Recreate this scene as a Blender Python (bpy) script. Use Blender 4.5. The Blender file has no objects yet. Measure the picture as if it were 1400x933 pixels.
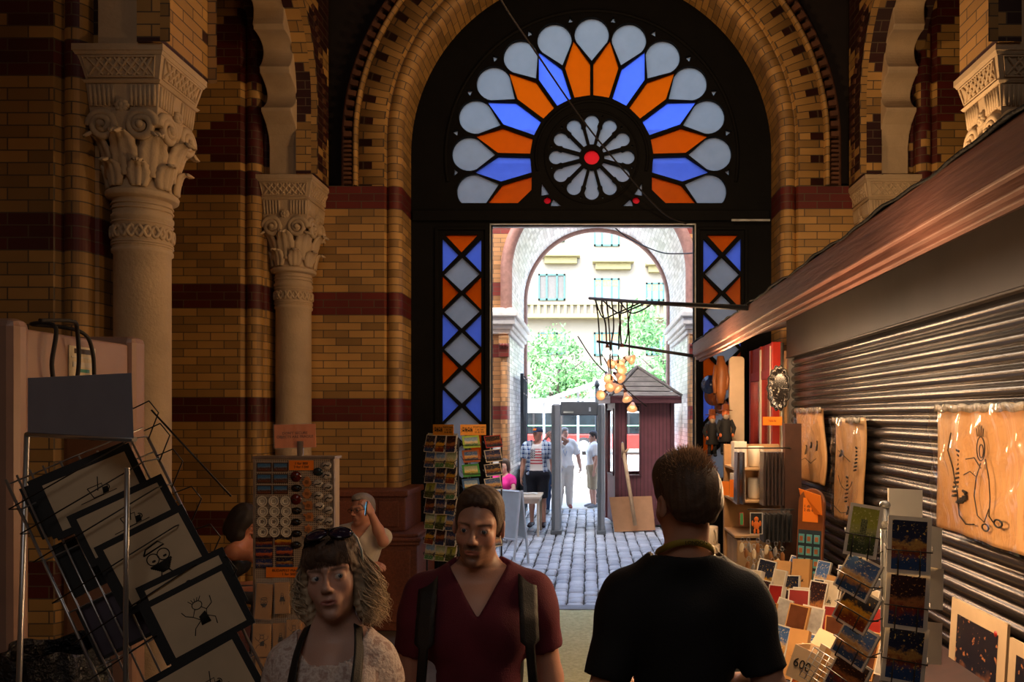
import bpy, bmesh, math, random
import numpy as np
from mathutils import Vector, Matrix, Euler
R = math.radians
F, CX, CY, EYE = 1080.0, 805.0, 570.0, 2.0
C = bpy.context.scene.collection
rng = random.Random(7)
def at(px, py, Y):
    return Vector(((px - CX) * Y / F, Y, EYE - (py - CY) * Y / F))
def srgb(h):
    h = h.lstrip('#')
    o = []
    for i in (0, 2, 4):
        c = int(h[i:i+2], 16) / 255
        o.append(c / 12.92 if c <= .04045 else ((c + .055) / 1.055) ** 2.4)
    return tuple(o) + (1,)

# ------------------------------------------------------------------ node helpers
class S:
    """a shader-node socket with arithmetic"""
    def __init__(s, nt, sock): s.nt, s.k = nt, sock
    def _m(s, op, *a):
        n = s.nt.nodes.new('ShaderNodeMath'); n.operation = op
        for i, v in enumerate((s,) + a):
            if isinstance(v, S): s.nt.links.new(v.k, n.inputs[i])
            else: n.inputs[i].default_value = v
        return S(s.nt, n.outputs[0])
    def __add__(s, o): return s._m('ADD', o)
    def __sub__(s, o): return s._m('SUBTRACT', o)
    def __mul__(s, o): return s._m('MULTIPLY', o)
    def __truediv__(s, o): return s._m('DIVIDE', o)
    def floor(s): return s._m('FLOOR')
    def fract(s): return s._m('FRACT')
    def abs(s): return s._m('ABSOLUTE')
    def gt(s, o): return s._m('GREATER_THAN', o)
    def lt(s, o): return s._m('LESS_THAN', o)
    def mod(s, o): return s._m('FLOORED_MODULO', o)
    def max(s, o): return s._m('MAXIMUM', o)
    def min(s, o): return s._m('MINIMUM', o)
    def sin(s): return s._m('SINE')
class NT:
    def __init__(s, name):
        s.m = bpy.data.materials.new(name); s.m.use_nodes = True
        s.nt = s.m.node_tree; s.b = s.nt.nodes['Principled BSDF']; s.out = s.nt.nodes['Material Output']
    def node(s, t, **kw):
        n = s.nt.nodes.new('ShaderNode' + t)
        for k, v in kw.items(): setattr(n, k, v)
        return n
    def link(s, a, b): s.nt.links.new(a.k if isinstance(a, S) else a, b)
    def sep(s, vec):
        n = s.node('SeparateXYZ'); s.link(vec, n.inputs[0]); return [S(s.nt, o) for o in n.outputs]
    def comb(s, *v):
        n = s.node('CombineXYZ')
        for i, x in enumerate(v):
            if isinstance(x, S): s.link(x, n.inputs[i])
            else: n.inputs[i].default_value = x
        return n.outputs[0]
    def geo(s, what='Position'): return s.node('NewGeometry').outputs[what]
    def uv(s): return s.node('TexCoord').outputs['UV']
    def objco(s): return s.node('TexCoord').outputs['Object']
    def noise(s, scale, detail=3, vec=None, rough=.55):
        n = s.node('TexNoise'); n.inputs['Scale'].default_value = scale; n.inputs['Detail'].default_value = detail
        n.inputs['Roughness'].default_value = rough
        s.link(vec if vec is not None else s.objco(), n.inputs['Vector']); return S(s.nt, n.outputs[0])
    def white(s, vec):
        n = s.node('TexWhiteNoise'); s.link(vec, n.inputs['Vector']); return S(s.nt, n.outputs['Value'])
    def mix(s, fac, a, b):
        n = s.node('Mix', data_type='RGBA')
        if isinstance(fac, S): s.link(fac, n.inputs[0])
        else: n.inputs[0].default_value = fac
        for x, i in ((a, 6), (b, 7)):
            if isinstance(x, (tuple, list)): n.inputs[i].default_value = x
            else: s.link(x, n.inputs[i])
        return n.outputs[2]
    def ramp(s, fac, stops, interp='LINEAR'):
        n = s.node('ValToRGB'); s.link(fac, n.inputs[0]); cr = n.color_ramp; cr.interpolation = interp
        while len(cr.elements) < len(stops): cr.elements.new(.5)
        for e, (p, c) in zip(cr.elements, stops): e.position = p; e.color = c
        return n.outputs[0]
    def bump(s, h, dist=.01, strength=1.0):
        n = s.node('Bump'); n.inputs['Distance'].default_value = dist; n.inputs['Strength'].default_value = strength
        s.link(h, n.inputs['Height']); s.link(n.outputs[0], s.b.inputs['Normal'])
    def set(s, **kw):
        for k, v in kw.items():
            i = s.b.inputs[k.replace('_', ' ')]
            if isinstance(v, (int, float, tuple)): i.default_value = v
            else: s.link(v, i)
        return s
MATS = {}
def col(c): return srgb(c) if isinstance(c, str) else tuple(c) + (1,) if len(c) == 3 else c
def mat(name, c, rough=.6, metal=0, var=.25, scale=8, bump=0, spec=.5, bscale=None, tint=None):
    """plain procedural material: noise-varied colour and optional bump"""
    if name in MATS: return MATS[name]
    c = col(c); n = NT(name)
    a = tuple(x * (1 - var) for x in c[:3]) + (1,); b = tuple(min(1, x * (1 + var)) for x in c[:3]) + (1,)
    if tint: b = col(tint)
    f = n.noise(scale)
    n.set(Base_Color=n.ramp(f, [(.3, a), (.7, b)]), Roughness=rough, Metallic=metal)
    n.b.inputs['Specular IOR Level'].default_value = spec
    if bump: n.bump(n.noise(bscale or scale * 4, 4), bump)
    MATS[name] = n.m
    return n.m

# ------------------------------------------------------------------ scene helpers
def tag(o, label=None, cat=None, group=None, kind=None):
    if label: o['label'] = label
    if cat: o['category'] = cat
    if group: o['group'] = group
    if kind: o['kind'] = kind
    return o
WM = {}
def thing(name, label, cat, loc=(0, 0, 0), rz=0, group=None, kind=None, rot=None):
    o = bpy.data.objects.new(name, None); C.objects.link(o); o.empty_display_size = .1
    o.location = loc; o.rotation_euler = rot if rot is not None else (0, 0, rz)
    WM[o.name] = Matrix.Translation(Vector(loc)) @ o.rotation_euler.to_matrix().to_4x4()
    return tag(o, label, cat, group, kind)
def setloc(o, M):
    o.location = M.to_translation(); o.rotation_euler = M.to_euler(); WM[o.name] = M
def dup(root, M, label=None, group=None, cat=None):
    """copy of a thing with its parts and sub-parts, placed by matrix M"""
    r = root.copy(); C.objects.link(r); r.location = M.to_translation(); r.rotation_euler = M.to_euler(); r.scale = M.to_scale()
    if label: r['label'] = label
    if group: r['group'] = group
    for ch in list(root.children):
        c = ch.copy(); C.objects.link(c); c.parent = r
        for g in ch.children:
            d = g.copy(); C.objects.link(d); d.parent = c
    return r
def link_mesh(name, me, parent=None, smooth=None):
    o = bpy.data.objects.new(name, me); C.objects.link(o)
    if parent is not None:
        o.parent = parent; WM[o.name] = WM.get(parent.name, Matrix())
    else: WM[o.name] = Matrix()
    return o
def frame(origin, xdir, up=(0, 0, 1)):
    """matrix whose x axis is xdir, z axis as close to up as possible; y = z cross x"""
    x = Vector(xdir).normalized(); z = Vector(up); z = (z - x * z.dot(x)).normalized(); y = z.cross(x)
    M = Matrix.Identity(4)
    for i in range(3): M[i][0], M[i][1], M[i][2], M[i][3] = x[i], y[i], z[i], Vector(origin)[i]
    return M

class MB:
    """collects shapes (world coordinates unless told otherwise), builds ONE mesh object"""
    def __init__(s, M=None): s.v, s.f, s.mi, s.uv, s.sm = [], [], [], [], []; s.M = M; s.cur = 0; s.smooth = False
    def add(s, vs, fs, uvs=None, smooth=None):
        b = len(s.v)
        s.v.extend([s.M @ Vector(p) for p in vs] if s.M is not None else [Vector(p) for p in vs])
        for k, f in enumerate(fs):
            s.f.append([b + i for i in f]); s.mi.append(s.cur); s.sm.append(s.smooth if smooth is None else smooth)
            s.uv.append(uvs[k] if uvs else None)
        return s
    def box(s, c, d, M=None):
        x, y, z = (q / 2 for q in d); c = Vector(c)
        vs = [Vector((i * x, j * y, k * z)) for i in (-1, 1) for j in (-1, 1) for k in (-1, 1)]
        vs = [(M @ v if M is not None else v) + c for v in vs]
        return s.add(vs, [(0, 1, 3, 2), (4, 6, 7, 5), (0, 4, 5, 1), (2, 3, 7, 6), (0, 2, 6, 4), (1, 5, 7, 3)], smooth=False)
    def span(s, lo, hi):
        lo, hi = Vector(lo), Vector(hi); return s.box((lo + hi) / 2, hi - lo)
    def hexa(s, p):
        """8 corners: bottom loop 4, top loop 4"""
        return s.add(p, [(3, 2, 1, 0), (4, 5, 6, 7)] + [(i, (i + 1) % 4, (i + 1) % 4 + 4, i + 4) for i in range(4)], smooth=False)
    def tube(s, pts, r, n=8, caps=True, closed=False, smooth=True):
        pts = [Vector(p) for p in pts]; m = len(pts)
        rs = r if isinstance(r, (list, tuple)) else [r] * m
        t0 = (pts[1] - pts[0]).normalized(); a = Vector((0, 0, 1)) if abs(t0.z) < .9 else Vector((1, 0, 0))
        u = t0.cross(a).normalized(); vs, fs = [], []
        for i, p in enumerate(pts):
            if closed: t = pts[(i + 1) % m] - pts[i - 1]
            else: t = pts[min(i + 1, m - 1)] - pts[max(i - 1, 0)]
            t = t.normalized() if t.length > 1e-9 else t0
            u = (u - t * u.dot(t)); u = u.normalized() if u.length > 1e-6 else t.orthogonal().normalized()
            w = t.cross(u)
            for k in range(n):
                an = 2 * math.pi * k / n; vs.append(p + (u * math.cos(an) + w * math.sin(an)) * rs[i])
        for i in range(m if closed else m - 1):
            j = (i + 1) % m
            for k in range(n): fs.append((i * n + k, i * n + (k + 1) % n, j * n + (k + 1) % n, j * n + k))
        s.add(vs, fs, smooth=smooth)
        if caps and not closed:
            b = len(s.v) - m * n
            s.f.append([b + k for k in range(n)][::-1]); s.f.append([b + (m - 1) * n + k for k in range(n)])
            for _ in range(2): s.mi.append(s.cur); s.sm.append(False); s.uv.append(None)
        return s
    def cyl(s, p0, p1, r0, r1=None, n=16, smooth=True): return s.tube([p0, p1], [r0, r0 if r1 is None else r1], n, smooth=smooth)
    def lathe(s, prof, c=(0, 0, 0), n=24, M=None, smooth=True, a0=0, a1=2 * math.pi):
        c = Vector(c); vs, fs = [], []; full = abs(a1 - a0 - 2 * math.pi) < 1e-6; k = n if full else n + 1
        for r, z in prof:
            for i in range(k):
                a = a0 + (a1 - a0) * i / n; v = Vector((r * math.cos(a), r * math.sin(a), z)); vs.append((M @ v if M is not None else v) + c)
        for j in range(len(prof) - 1):
            for i in range(n):
                q = (i + 1) % k; fs.append((j * k + i, j * k + q, (j + 1) * k + q, (j + 1) * k + i))
        return s.add(vs, fs, smooth=smooth)
    def sphere(s, c, r, n=12, m=8, M=None):
        r = Vector(r) if isinstance(r, (tuple, list, Vector)) else Vector((r, r, r)); c = Vector(c); vs, fs = [], []
        for j in range(m + 1):
            t = math.pi * j / m
            for i in range(n):
                a = 2 * math.pi * i / n; v = Vector((r.x * math.sin(t) * math.cos(a), r.y * math.sin(t) * math.sin(a), r.z * math.cos(t)))
                vs.append((M @ v if M is not None else v) + c)
        for j in range(m):
            for i in range(n): fs.append((j * n + i, (j + 1) * n + i, (j + 1) * n + (i + 1) % n, j * n + (i + 1) % n))
        return s.add(vs, fs, smooth=True)
    def prism(s, poly, o, ux, uy, depth):
        """convex-ish polygon in plane (ux, uy) at o, extruded by vector depth"""
        o, ux, uy, depth = map(Vector, (o, ux, uy, depth)); n = len(poly)
        a = [o + ux * x + uy * y for x, y in poly]
        return s.add(a + [p + depth for p in a], [tuple(range(n)), tuple(range(2 * n - 1, n - 1, -1))] + [(i, i + n, (i + 1) % n + n, (i + 1) % n) for i in range(n)], smooth=False)
    def sheet(s, fn, nu, nv, thick=0, smooth=True, uvs=True):
        """grid surface fn(u, v) -> point; u, v in 0..1"""
        vs = [fn(i / nu, j / nv) for j in range(nv + 1) for i in range(nu + 1)]; w = nu + 1
        fs, us = [], []
        for j in range(nv):
            for i in range(nu):
                fs.append((j * w + i, j * w + i + 1, (j + 1) * w + i + 1, (j + 1) * w + i))
                us.append([(i / nu, j / nv), ((i + 1) / nu, j / nv), ((i + 1) / nu, (j + 1) / nv), (i / nu, (j + 1) / nv)])
        return s.add(vs, fs, us if uvs else None, smooth)
    def build(s, name, mats, parent=None, bevel=0, solid=0, sub=0, kind=None, fix=True, seg=2):
        W = WM.get(parent.name, Matrix()) if parent is not None else Matrix()
        I = W.inverted()
        me = bpy.data.meshes.new(name); me.from_pydata([I @ v for v in s.v], [], s.f)
        mats = mats if isinstance(mats, (list, tuple)) else [mats]
        for m in mats: me.materials.append(m)
        me.polygons.foreach_set('material_index', s.mi); me.polygons.foreach_set('use_smooth', s.sm)
        if any(s.uv):
            ul = me.uv_layers.new(name='UVMap')
            for p, u in zip(me.polygons, s.uv):
                if u:
                    for k, li in enumerate(p.loop_indices): ul.data[li].uv = u[k]
        me.update(); me.validate()
        if fix:
            bm = bmesh.new(); bm.from_mesh(me); bmesh.ops.recalc_face_normals(bm, faces=bm.faces); bm.to_mesh(me); bm.free()
        o = link_mesh(name, me, parent)
        if kind: o['kind'] = kind
        if solid: m = o.modifiers.new('solid', 'SOLIDIFY'); m.thickness = solid; m.offset = 0
        if bevel: m = o.modifiers.new('bevel', 'BEVEL'); m.width = bevel; m.segments = seg; m.limit_method = 'ANGLE'; m.angle_limit = R(40); m.harden_normals = False
        if sub: m = o.modifiers.new('sub', 'SUBSURF'); m.levels = sub; m.render_levels = sub
        return o
def shape2d(name, outer, holes, M, depth, mats, parent=None, bevel=0, kind=None):
    """flat plate with holes: polygons in metres in the local XY of M, extruded by +-depth/2 along local Z"""
    cu = bpy.data.curves.new(name, 'CURVE'); cu.dimensions = '2D'; cu.fill_mode = 'BOTH'; cu.extrude = depth / 2; cu.bevel_depth = bevel; cu.bevel_resolution = 1
    for poly in [outer] + holes:
        sp = cu.splines.new('POLY'); sp.points.add(len(poly) - 1); sp.use_cyclic_u = True
        for p, (x, y) in zip(sp.points, poly): p.co = (x, y, 0, 1)
    t = bpy.data.objects.new('tmp', cu); C.objects.link(t)
    dg = bpy.context.evaluated_depsgraph_get(); me = bpy.data.meshes.new_from_object(t.evaluated_get(dg))
    bpy.data.objects.remove(t); bpy.data.curves.remove(cu)
    W = WM.get(parent.name, Matrix()) if parent is not None else Matrix()
    me.transform(W.inverted() @ M); me.materials.clear()
    for m in (mats if isinstance(mats, (list, tuple)) else [mats]): me.materials.append(m)
    me.name = name; me.polygons.foreach_set('use_smooth', [False] * len(me.polygons))
    o = link_mesh(name, me, parent)
    if kind: o['kind'] = kind
    return o
def text_mesh(name, body, M, size, mats, parent=None, depth=.0006, align='CENTER', font=None):
    cu = bpy.data.curves.new(name, 'FONT'); cu.body = body; cu.size = size; cu.align_x = align; cu.align_y = 'CENTER'; cu.extrude = depth
    t = bpy.data.objects.new('tmp', cu); C.objects.link(t)
    dg = bpy.context.evaluated_depsgraph_get(); me = bpy.data.meshes.new_from_object(t.evaluated_get(dg))
    bpy.data.objects.remove(t); bpy.data.curves.remove(cu)
    W = WM.get(parent.name, Matrix()) if parent is not None else Matrix()
    me.transform(W.inverted() @ M); me.materials.clear(); me.materials.append(mats); me.name = name
    return link_mesh(name, me, parent)
def wallM(o, facing=-1):
    """frame for flat work on a wall facing -Y: local x = +X, local y = +Z, local z = -Y"""
    M = Matrix(((1, 0, 0, o[0]), (0, 0, -1, o[1]), (0, 1, 0, o[2]), (0, 0, 0, 1)))
    return M
# ================================================================== camera, world, render look
sc = bpy.context.scene
cam = bpy.data.cameras.new('camera'); co = bpy.data.objects.new('camera', cam); C.objects.link(co)
co.location = (0, 0, EYE); co.rotation_euler = (R(90), 0, 0)
cam.sensor_fit = 'HORIZONTAL'; cam.sensor_width = 36; cam.lens = F / 1400 * 36
cam.shift_x = -(CX - 700) / 1400; cam.shift_y = (CY - 466.5) / 1400; cam.clip_end = 500; cam.clip_start = .05
sc.camera = co
vs_ = sc.view_settings; sc.display_settings.display_device = 'sRGB'
vs_.view_transform = 'Standard'; vs_.look = 'None'; vs_.gamma = 1; vs_.use_curve_mapping = False; vs_.exposure = 0.0
sc.cycles.use_denoising = True; sc.cycles.max_bounces = 8; sc.cycles.diffuse_bounces = 4; sc.cycles.transparent_max_bounces = 12
sc.cycles.sample_clamp_indirect = 6
w = bpy.data.worlds.new('World'); sc.world = w; w.use_nodes = True
nt = w.node_tree; bg = nt.nodes['Background']
sky = nt.nodes.new('ShaderNodeTexSky'); sky.sky_type = 'NISHITA'; sky.sun_disc = False; sky.sun_elevation = R(52); sky.sun_rotation = R(200)
sky.air_density = 1.0; sky.dust_density = 2.5; sky.ozone_density = 1
nt.links.new(sky.outputs[0], bg.inputs[0]); bg.inputs[1].default_value = SKY_STRENGTH = 1.7
def lamp(name, kind, loc, energy, color, **kw):
    l = bpy.data.lights.new(name, kind); l.energy = energy; l.color = color
    for k, v in kw.items():
        if k != 'rot' and k != 'aim': setattr(l, k, v)
    o = bpy.data.objects.new(name, l); C.objects.link(o); o.location = loc
    if 'rot' in kw: o.rotation_euler = kw['rot']
    if 'aim' in kw: o.rotation_euler = (Vector(kw['aim']) - Vector(loc)).to_track_quat('-Z', 'Y').to_euler()
    return o
# sun over the hall roof, from behind the camera and a little from the right
lamp('sun', 'SUN', (8, -8, 20), 3.2, (1, .95, .86), angle=R(.6), aim=(8 - .8 * .47, -8 + .6 * .47, 20 - .88))

# ================================================================== materials of the setting
RH = .075  # one course
def brick_mat(name, tan, red, zig=False, glaze=.55, uvmode=False, bw=.25, mortar='#665540', band=True, arch=False, white=False):
    n = NT(name)
    if uvmode: x, y, _ = n.sep(n.uv()); u, v = x, y
    else:
        px, py, pz = n.sep(n.geo('Position')); nx, ny, nz = n.sep(n.geo('True Normal'))
        side = nx.abs().gt(.6); top = nz.abs().gt(.75)
        u = px + (py - px) * side; v = pz + (py - pz) * top
    row = (v / RH).floor(); odd = row.mod(2)
    uc = u / bw + odd * .5; cl = uc.floor()
    fu = uc.fract(); fv = (v / RH).fract()
    mor = fu.lt(.035).max(fv.lt(.10))
    rnd = n.white(n.comb(cl, row, 3.3))
    base = n.ramp(rnd, [(0, tuple(c * .62 for c in col(tan)[:3]) + (1,)), (.5, col(tan)), (1, tuple(min(1, c * 1.22) for c in col(tan)[:3]) + (1,))])
    redc = n.ramp(rnd, [(0, tuple(c * .6 for c in col(red)[:3]) + (1,)), (1, col(red))])
    if arch:   # voussoirs: u across the ring in courses along the arc; dark bricks alternate on the outer half
        isred = row.mod(3).lt(.5) * u.gt(arch[0]) * u.lt(arch[1])
    else:
        isred = (row - 26).mod(14).lt(2.5) if band else row.lt(-999)
        if zig:
            tri = ((row.mod(12) - 6).abs() * .5)
            z = ((cl * .5 + tri * .5).mod(3)).lt(1.35) * row.gt(57.5)
            isred = (isred * row.lt(57.5)).max(z)
    c = n.mix(isred, base, redc)
    c = n.mix(mor, c, col(mortar))
    st = n.noise(.9, 4, n.geo('Position'))
    dirt = n.ramp(st, [(.25, (.45, .42, .4, 1)), (.65, (1, 1, 1, 1))])
    mx = n.node('Mix', data_type='RGBA', blend_type='MULTIPLY'); mx.inputs[0].default_value = .25 if white else .8
    n.link(c, mx.inputs[6]); n.link(dirt, mx.inputs[7])
    n.set(Base_Color=mx.outputs[2], Roughness=glaze)
    n.bump((mor * -1 + rnd * .25), .006)
    return n.m
TAN, RED = '#bf9352', '#78291c'
M_brick = brick_mat('banded_brick', TAN, RED)
M_zig = brick_mat('zigzag_brick', TAN, '#62221a', zig=True)
M_archb = brick_mat('arch_brick', TAN, '#3f1812', uvmode=True, arch=(.12, .27), bw=.40)
M_roll = brick_mat('roll_brick', TAN, RED, uvmode=True, band=False)
M_white = brick_mat('white_glazed_brick', '#eceeed', '#cf9a90', glaze=.3, mortar='#a5a7a9', white=True)
M_porch = brick_mat('porch_brick', '#c08a55', '#8c3325', glaze=.5)
M_stone = mat('limestone', '#c2a987', .8, var=.14, scale=3, bump=.004, bscale=40)
M_plinth = mat('plinth_stone', '#7d4630', .55, var=.25, scale=60, bump=.002)
M_black = mat('blackened_wood', '#070707', .75, var=.4, scale=6, bump=.003, spec=.2)
M_ceil = mat('soot_plaster', '#2a221c', .9)
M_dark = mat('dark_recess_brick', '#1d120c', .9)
M_trimw = mat('pale_metal_edge', '#b9bdbd', .4)

# ================================================================== hall shell
AX = .025                      # the doorway axis
YF, YW = 7.8, 8.28             # brick face and wooden screen of the end wall
ZS, RA = 4.735, 1.88           # arch springing, radius
mb = MB(); mb.span((-5.2, -9, -.12), (5.2, YW, 0))
M_floor = mat('hall_floor_stone', '#4a4036', .5, var=.35, scale=2.5, bump=.002)
mb.build('floor', M_floor, kind='structure')
mb = MB(); mb.span((-5.4, -9, 0), (-5.2, 8.6, 10)); mb.build('wall_left', M_zig, kind='structure')
mb = MB(); mb.span((5.2, -9, 0), (5.4, 8.6, 10)); mb.build('wall_right', M_zig, kind='structure')
mb = MB(); mb.span((-5.4, -9.2, 0), (5.4, -9, 10)); mb.build('wall_back', M_brick, kind='structure')
mb = MB(); mb.span((-5.6, -9.2, 10), (5.6, 8.9, 10.2)); mb.build('ceiling', M_ceil, kind='structure')

def arc(cx, cy, r, a0, a1, n): return [(cx + r * math.cos(a0 + (a1 - a0) * i / n), cy + r * math.sin(a0 + (a1 - a0) * i / n)) for i in range(n + 1)]
def arch_sweep(mb, prof, cx, zs, zbase, place, n=56, u0=0):
    """sweep a profile [(r, d)] round legs from zbase and a half circle; place(x, z, d) -> point; uv = (u across, v along)"""
    path = []
    k = max(1, int((zs - zbase) / .15))
    for i in range(k): path.append(('L', zbase + (zs - zbase) * i / k))
    for i in range(n + 1): path.append(('A', math.pi * i / n))
    for i in range(k): path.append(('R', zs - (zs - zbase) * (i + 1) / k))
    rings, along, L, prev = [], [], 0, None
    rm = prof[len(prof) // 2][0]
    for t, q in path:
        ring = []
        for r, d in prof:
            if t == 'L': x, z = cx + r, q
            elif t == 'R': x, z = cx - r, q
            else: x, z = cx + r * math.cos(q), zs + r * math.sin(q)
            ring.append(place(x, z, d))
        c = (cx + rm, q) if t == 'L' else (cx - rm, q) if t == 'R' else (cx + rm * math.cos(q), zs + rm * math.sin(q))
        if prev: L += math.hypot(c[0] - prev[0], c[1] - prev[1])
        prev = c; rings.append(ring); along.append(L)
    acc = [u0]
    for a, b in zip(prof, prof[1:]): acc.append(acc[-1] + math.hypot(a[0] - b[0], a[1] - b[1]))
    m = len(prof); vs = [p for r_ in rings for p in r_]; fs, us = [], []
    for i in range(len(rings) - 1):
        for j in range(m - 1):
            fs.append((i * m + j, i * m + j + 1, (i + 1) * m + j + 1, (i + 1) * m + j))
            us.append([(acc[j], along[i]), (acc[j + 1], along[i]), (acc[j + 1], along[i + 1]), (acc[j], along[i + 1])])
    mb.add(vs, fs, us, smooth=True)

# end-wall piers with a bead at the corner of the arch reveal, plinth below
def bead(cx, cy, r, a0, a1, n=10): return arc(cx, cy, r, R(a0), R(a1), n)
for sx in (-1, 1):
    xr = AX + sx * RA
    out = [(sx * 3.05, YF), (xr + sx * .165, YF), (xr + sx * .15, YF + .02)] + [(xr + sx * (.075 - .075 * math.cos(a)) , YF + .075 - .075 * math.sin(a)) for a in [R(160) - R(10) * i for i in range(0, 17)]] + [(xr, YF + .1), (xr, 8.6), (sx * 3.05, 8.6)]
    mb = MB()
    mb.prism(out, (0, 0, .9), (1, 0, 0), (0, 1, 0), (0, 0, 4.28 - .9))
    mb.build('wall_end_left' if sx < 0 else 'wall_end_right', M_brick, kind='structure')
    # plinth: two panelled tiers with a moulded ledge
    mb = MB()
    a, b = sorted((sx * 3.05, sx * 1.60)); mb.span((a, 7.36, 0), (b, YW - .08, .80))
    for k, (o, z0, z1) in enumerate([(.03, .80, .84), (.05, .84, .875), (.015, .875, .91)]):
        a, b = sorted((sx * 3.05, sx * (1.60 - o))); mb.span((a, 7.36 - o, z0), (b, YW - .08, z1))
    a, b = sorted((sx * 3.05, sx * 1.74)); mb.span((a, 7.50, .91), (b, YW - .08, 1.24))
    a, b = sorted((sx * 3.05, sx * 1.71)); mb.span((a, 7.47, 1.24), (b, YW - .08, 1.30))
    for x0, x1 in ((1.66, 2.0), (2.04, 2.5), (2.54, 3.0)):
        a, b = sorted((sx * x0, sx * x1)); mb.span((a, 7.345, .08), (b, 7.37, .76))
        a, b = sorted((sx * max(x0, 1.80), sx * x1)); mb.span((a, 7.485, .95), (b, 7.51, 1.20))
    mb.build('baseboard_left' if sx < 0 else 'baseboard_right', M_plinth, bevel=.012, kind='structure')
# spandrel wall above, recessed and dark, with the arch cut out
pts = [(-3.05, 4.28), (AX - 2.44, 4.28)] + [(AX - 2.44 * math.cos(a), ZS + 2.44 * math.sin(a)) for a in [math.pi * i / 48 for i in range(49)]] + [(AX + 2.44, 4.28), (3.05, 4.28), (3.05, 10), (-3.05, 10)]
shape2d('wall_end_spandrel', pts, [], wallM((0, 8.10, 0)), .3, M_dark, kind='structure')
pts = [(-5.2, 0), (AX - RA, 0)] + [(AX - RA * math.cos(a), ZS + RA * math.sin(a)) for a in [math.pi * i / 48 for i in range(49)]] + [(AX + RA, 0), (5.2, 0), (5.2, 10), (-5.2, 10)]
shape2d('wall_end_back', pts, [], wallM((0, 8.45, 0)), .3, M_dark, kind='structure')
# arch mouldings: reveal, bead, voussoirs, dentil band
prof = [(RA, .5), (RA, .10)] + [(RA + .075 - .075 * math.cos(a), .075 - .075 * math.sin(a)) for a in [R(15) * i for i in range(0, 12)]] + [(RA + .155, .02), (RA + .165, 0), (RA + .41, 0), (RA + .415, .02), (RA + .425, .02), (RA + .43, -.02), (RA + .45, -.035), (RA + .47, -.02), (RA + .475, .03)]
pl = lambda x, z, d: Vector((x, YF + d, z))
mb = MB(); arch_sweep(mb, prof[:16], AX, ZS, 4.28, pl); mb.build('trim_1', M_roll, kind='structure', fix=False)
mb = MB(); arch_sweep(mb, prof[15:19], AX, ZS, 4.28, pl, u0=0); arch_sweep(mb, prof[18:], AX, ZS, 4.28, pl, u0=.5); mb.build('trim_2', M_archb, kind='structure', fix=False)
mb = MB()   # dentils and outer fillet
n = 74
for i in range(n + 10):
    if i < 10:
        for s_ in (-1, 1): mb.box((AX + s_ * 2.40, YF + .02, 4.31 + i * .0445), (.075, .10, .024))
    else:
        a = math.pi * (i - 9.5) / n; M = Matrix.Rotation(-a, 3, 'Y')
        mb.box((AX + 2.40 * math.cos(a), YF + .02, ZS + 2.40 * math.sin(a)), (.075, .10, .05), M)
arch_sweep(mb, [(RA + .46, .12), (RA + .47, .10), (RA + .565, .10), (RA + .57, .04), (RA + .60, .04), (RA + .605, .2)], AX, ZS, 4.28, pl)
mb.build('trim_3', mat('dentil_brick', '#5f3a22', .7, var=.3), kind='structure')

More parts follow.
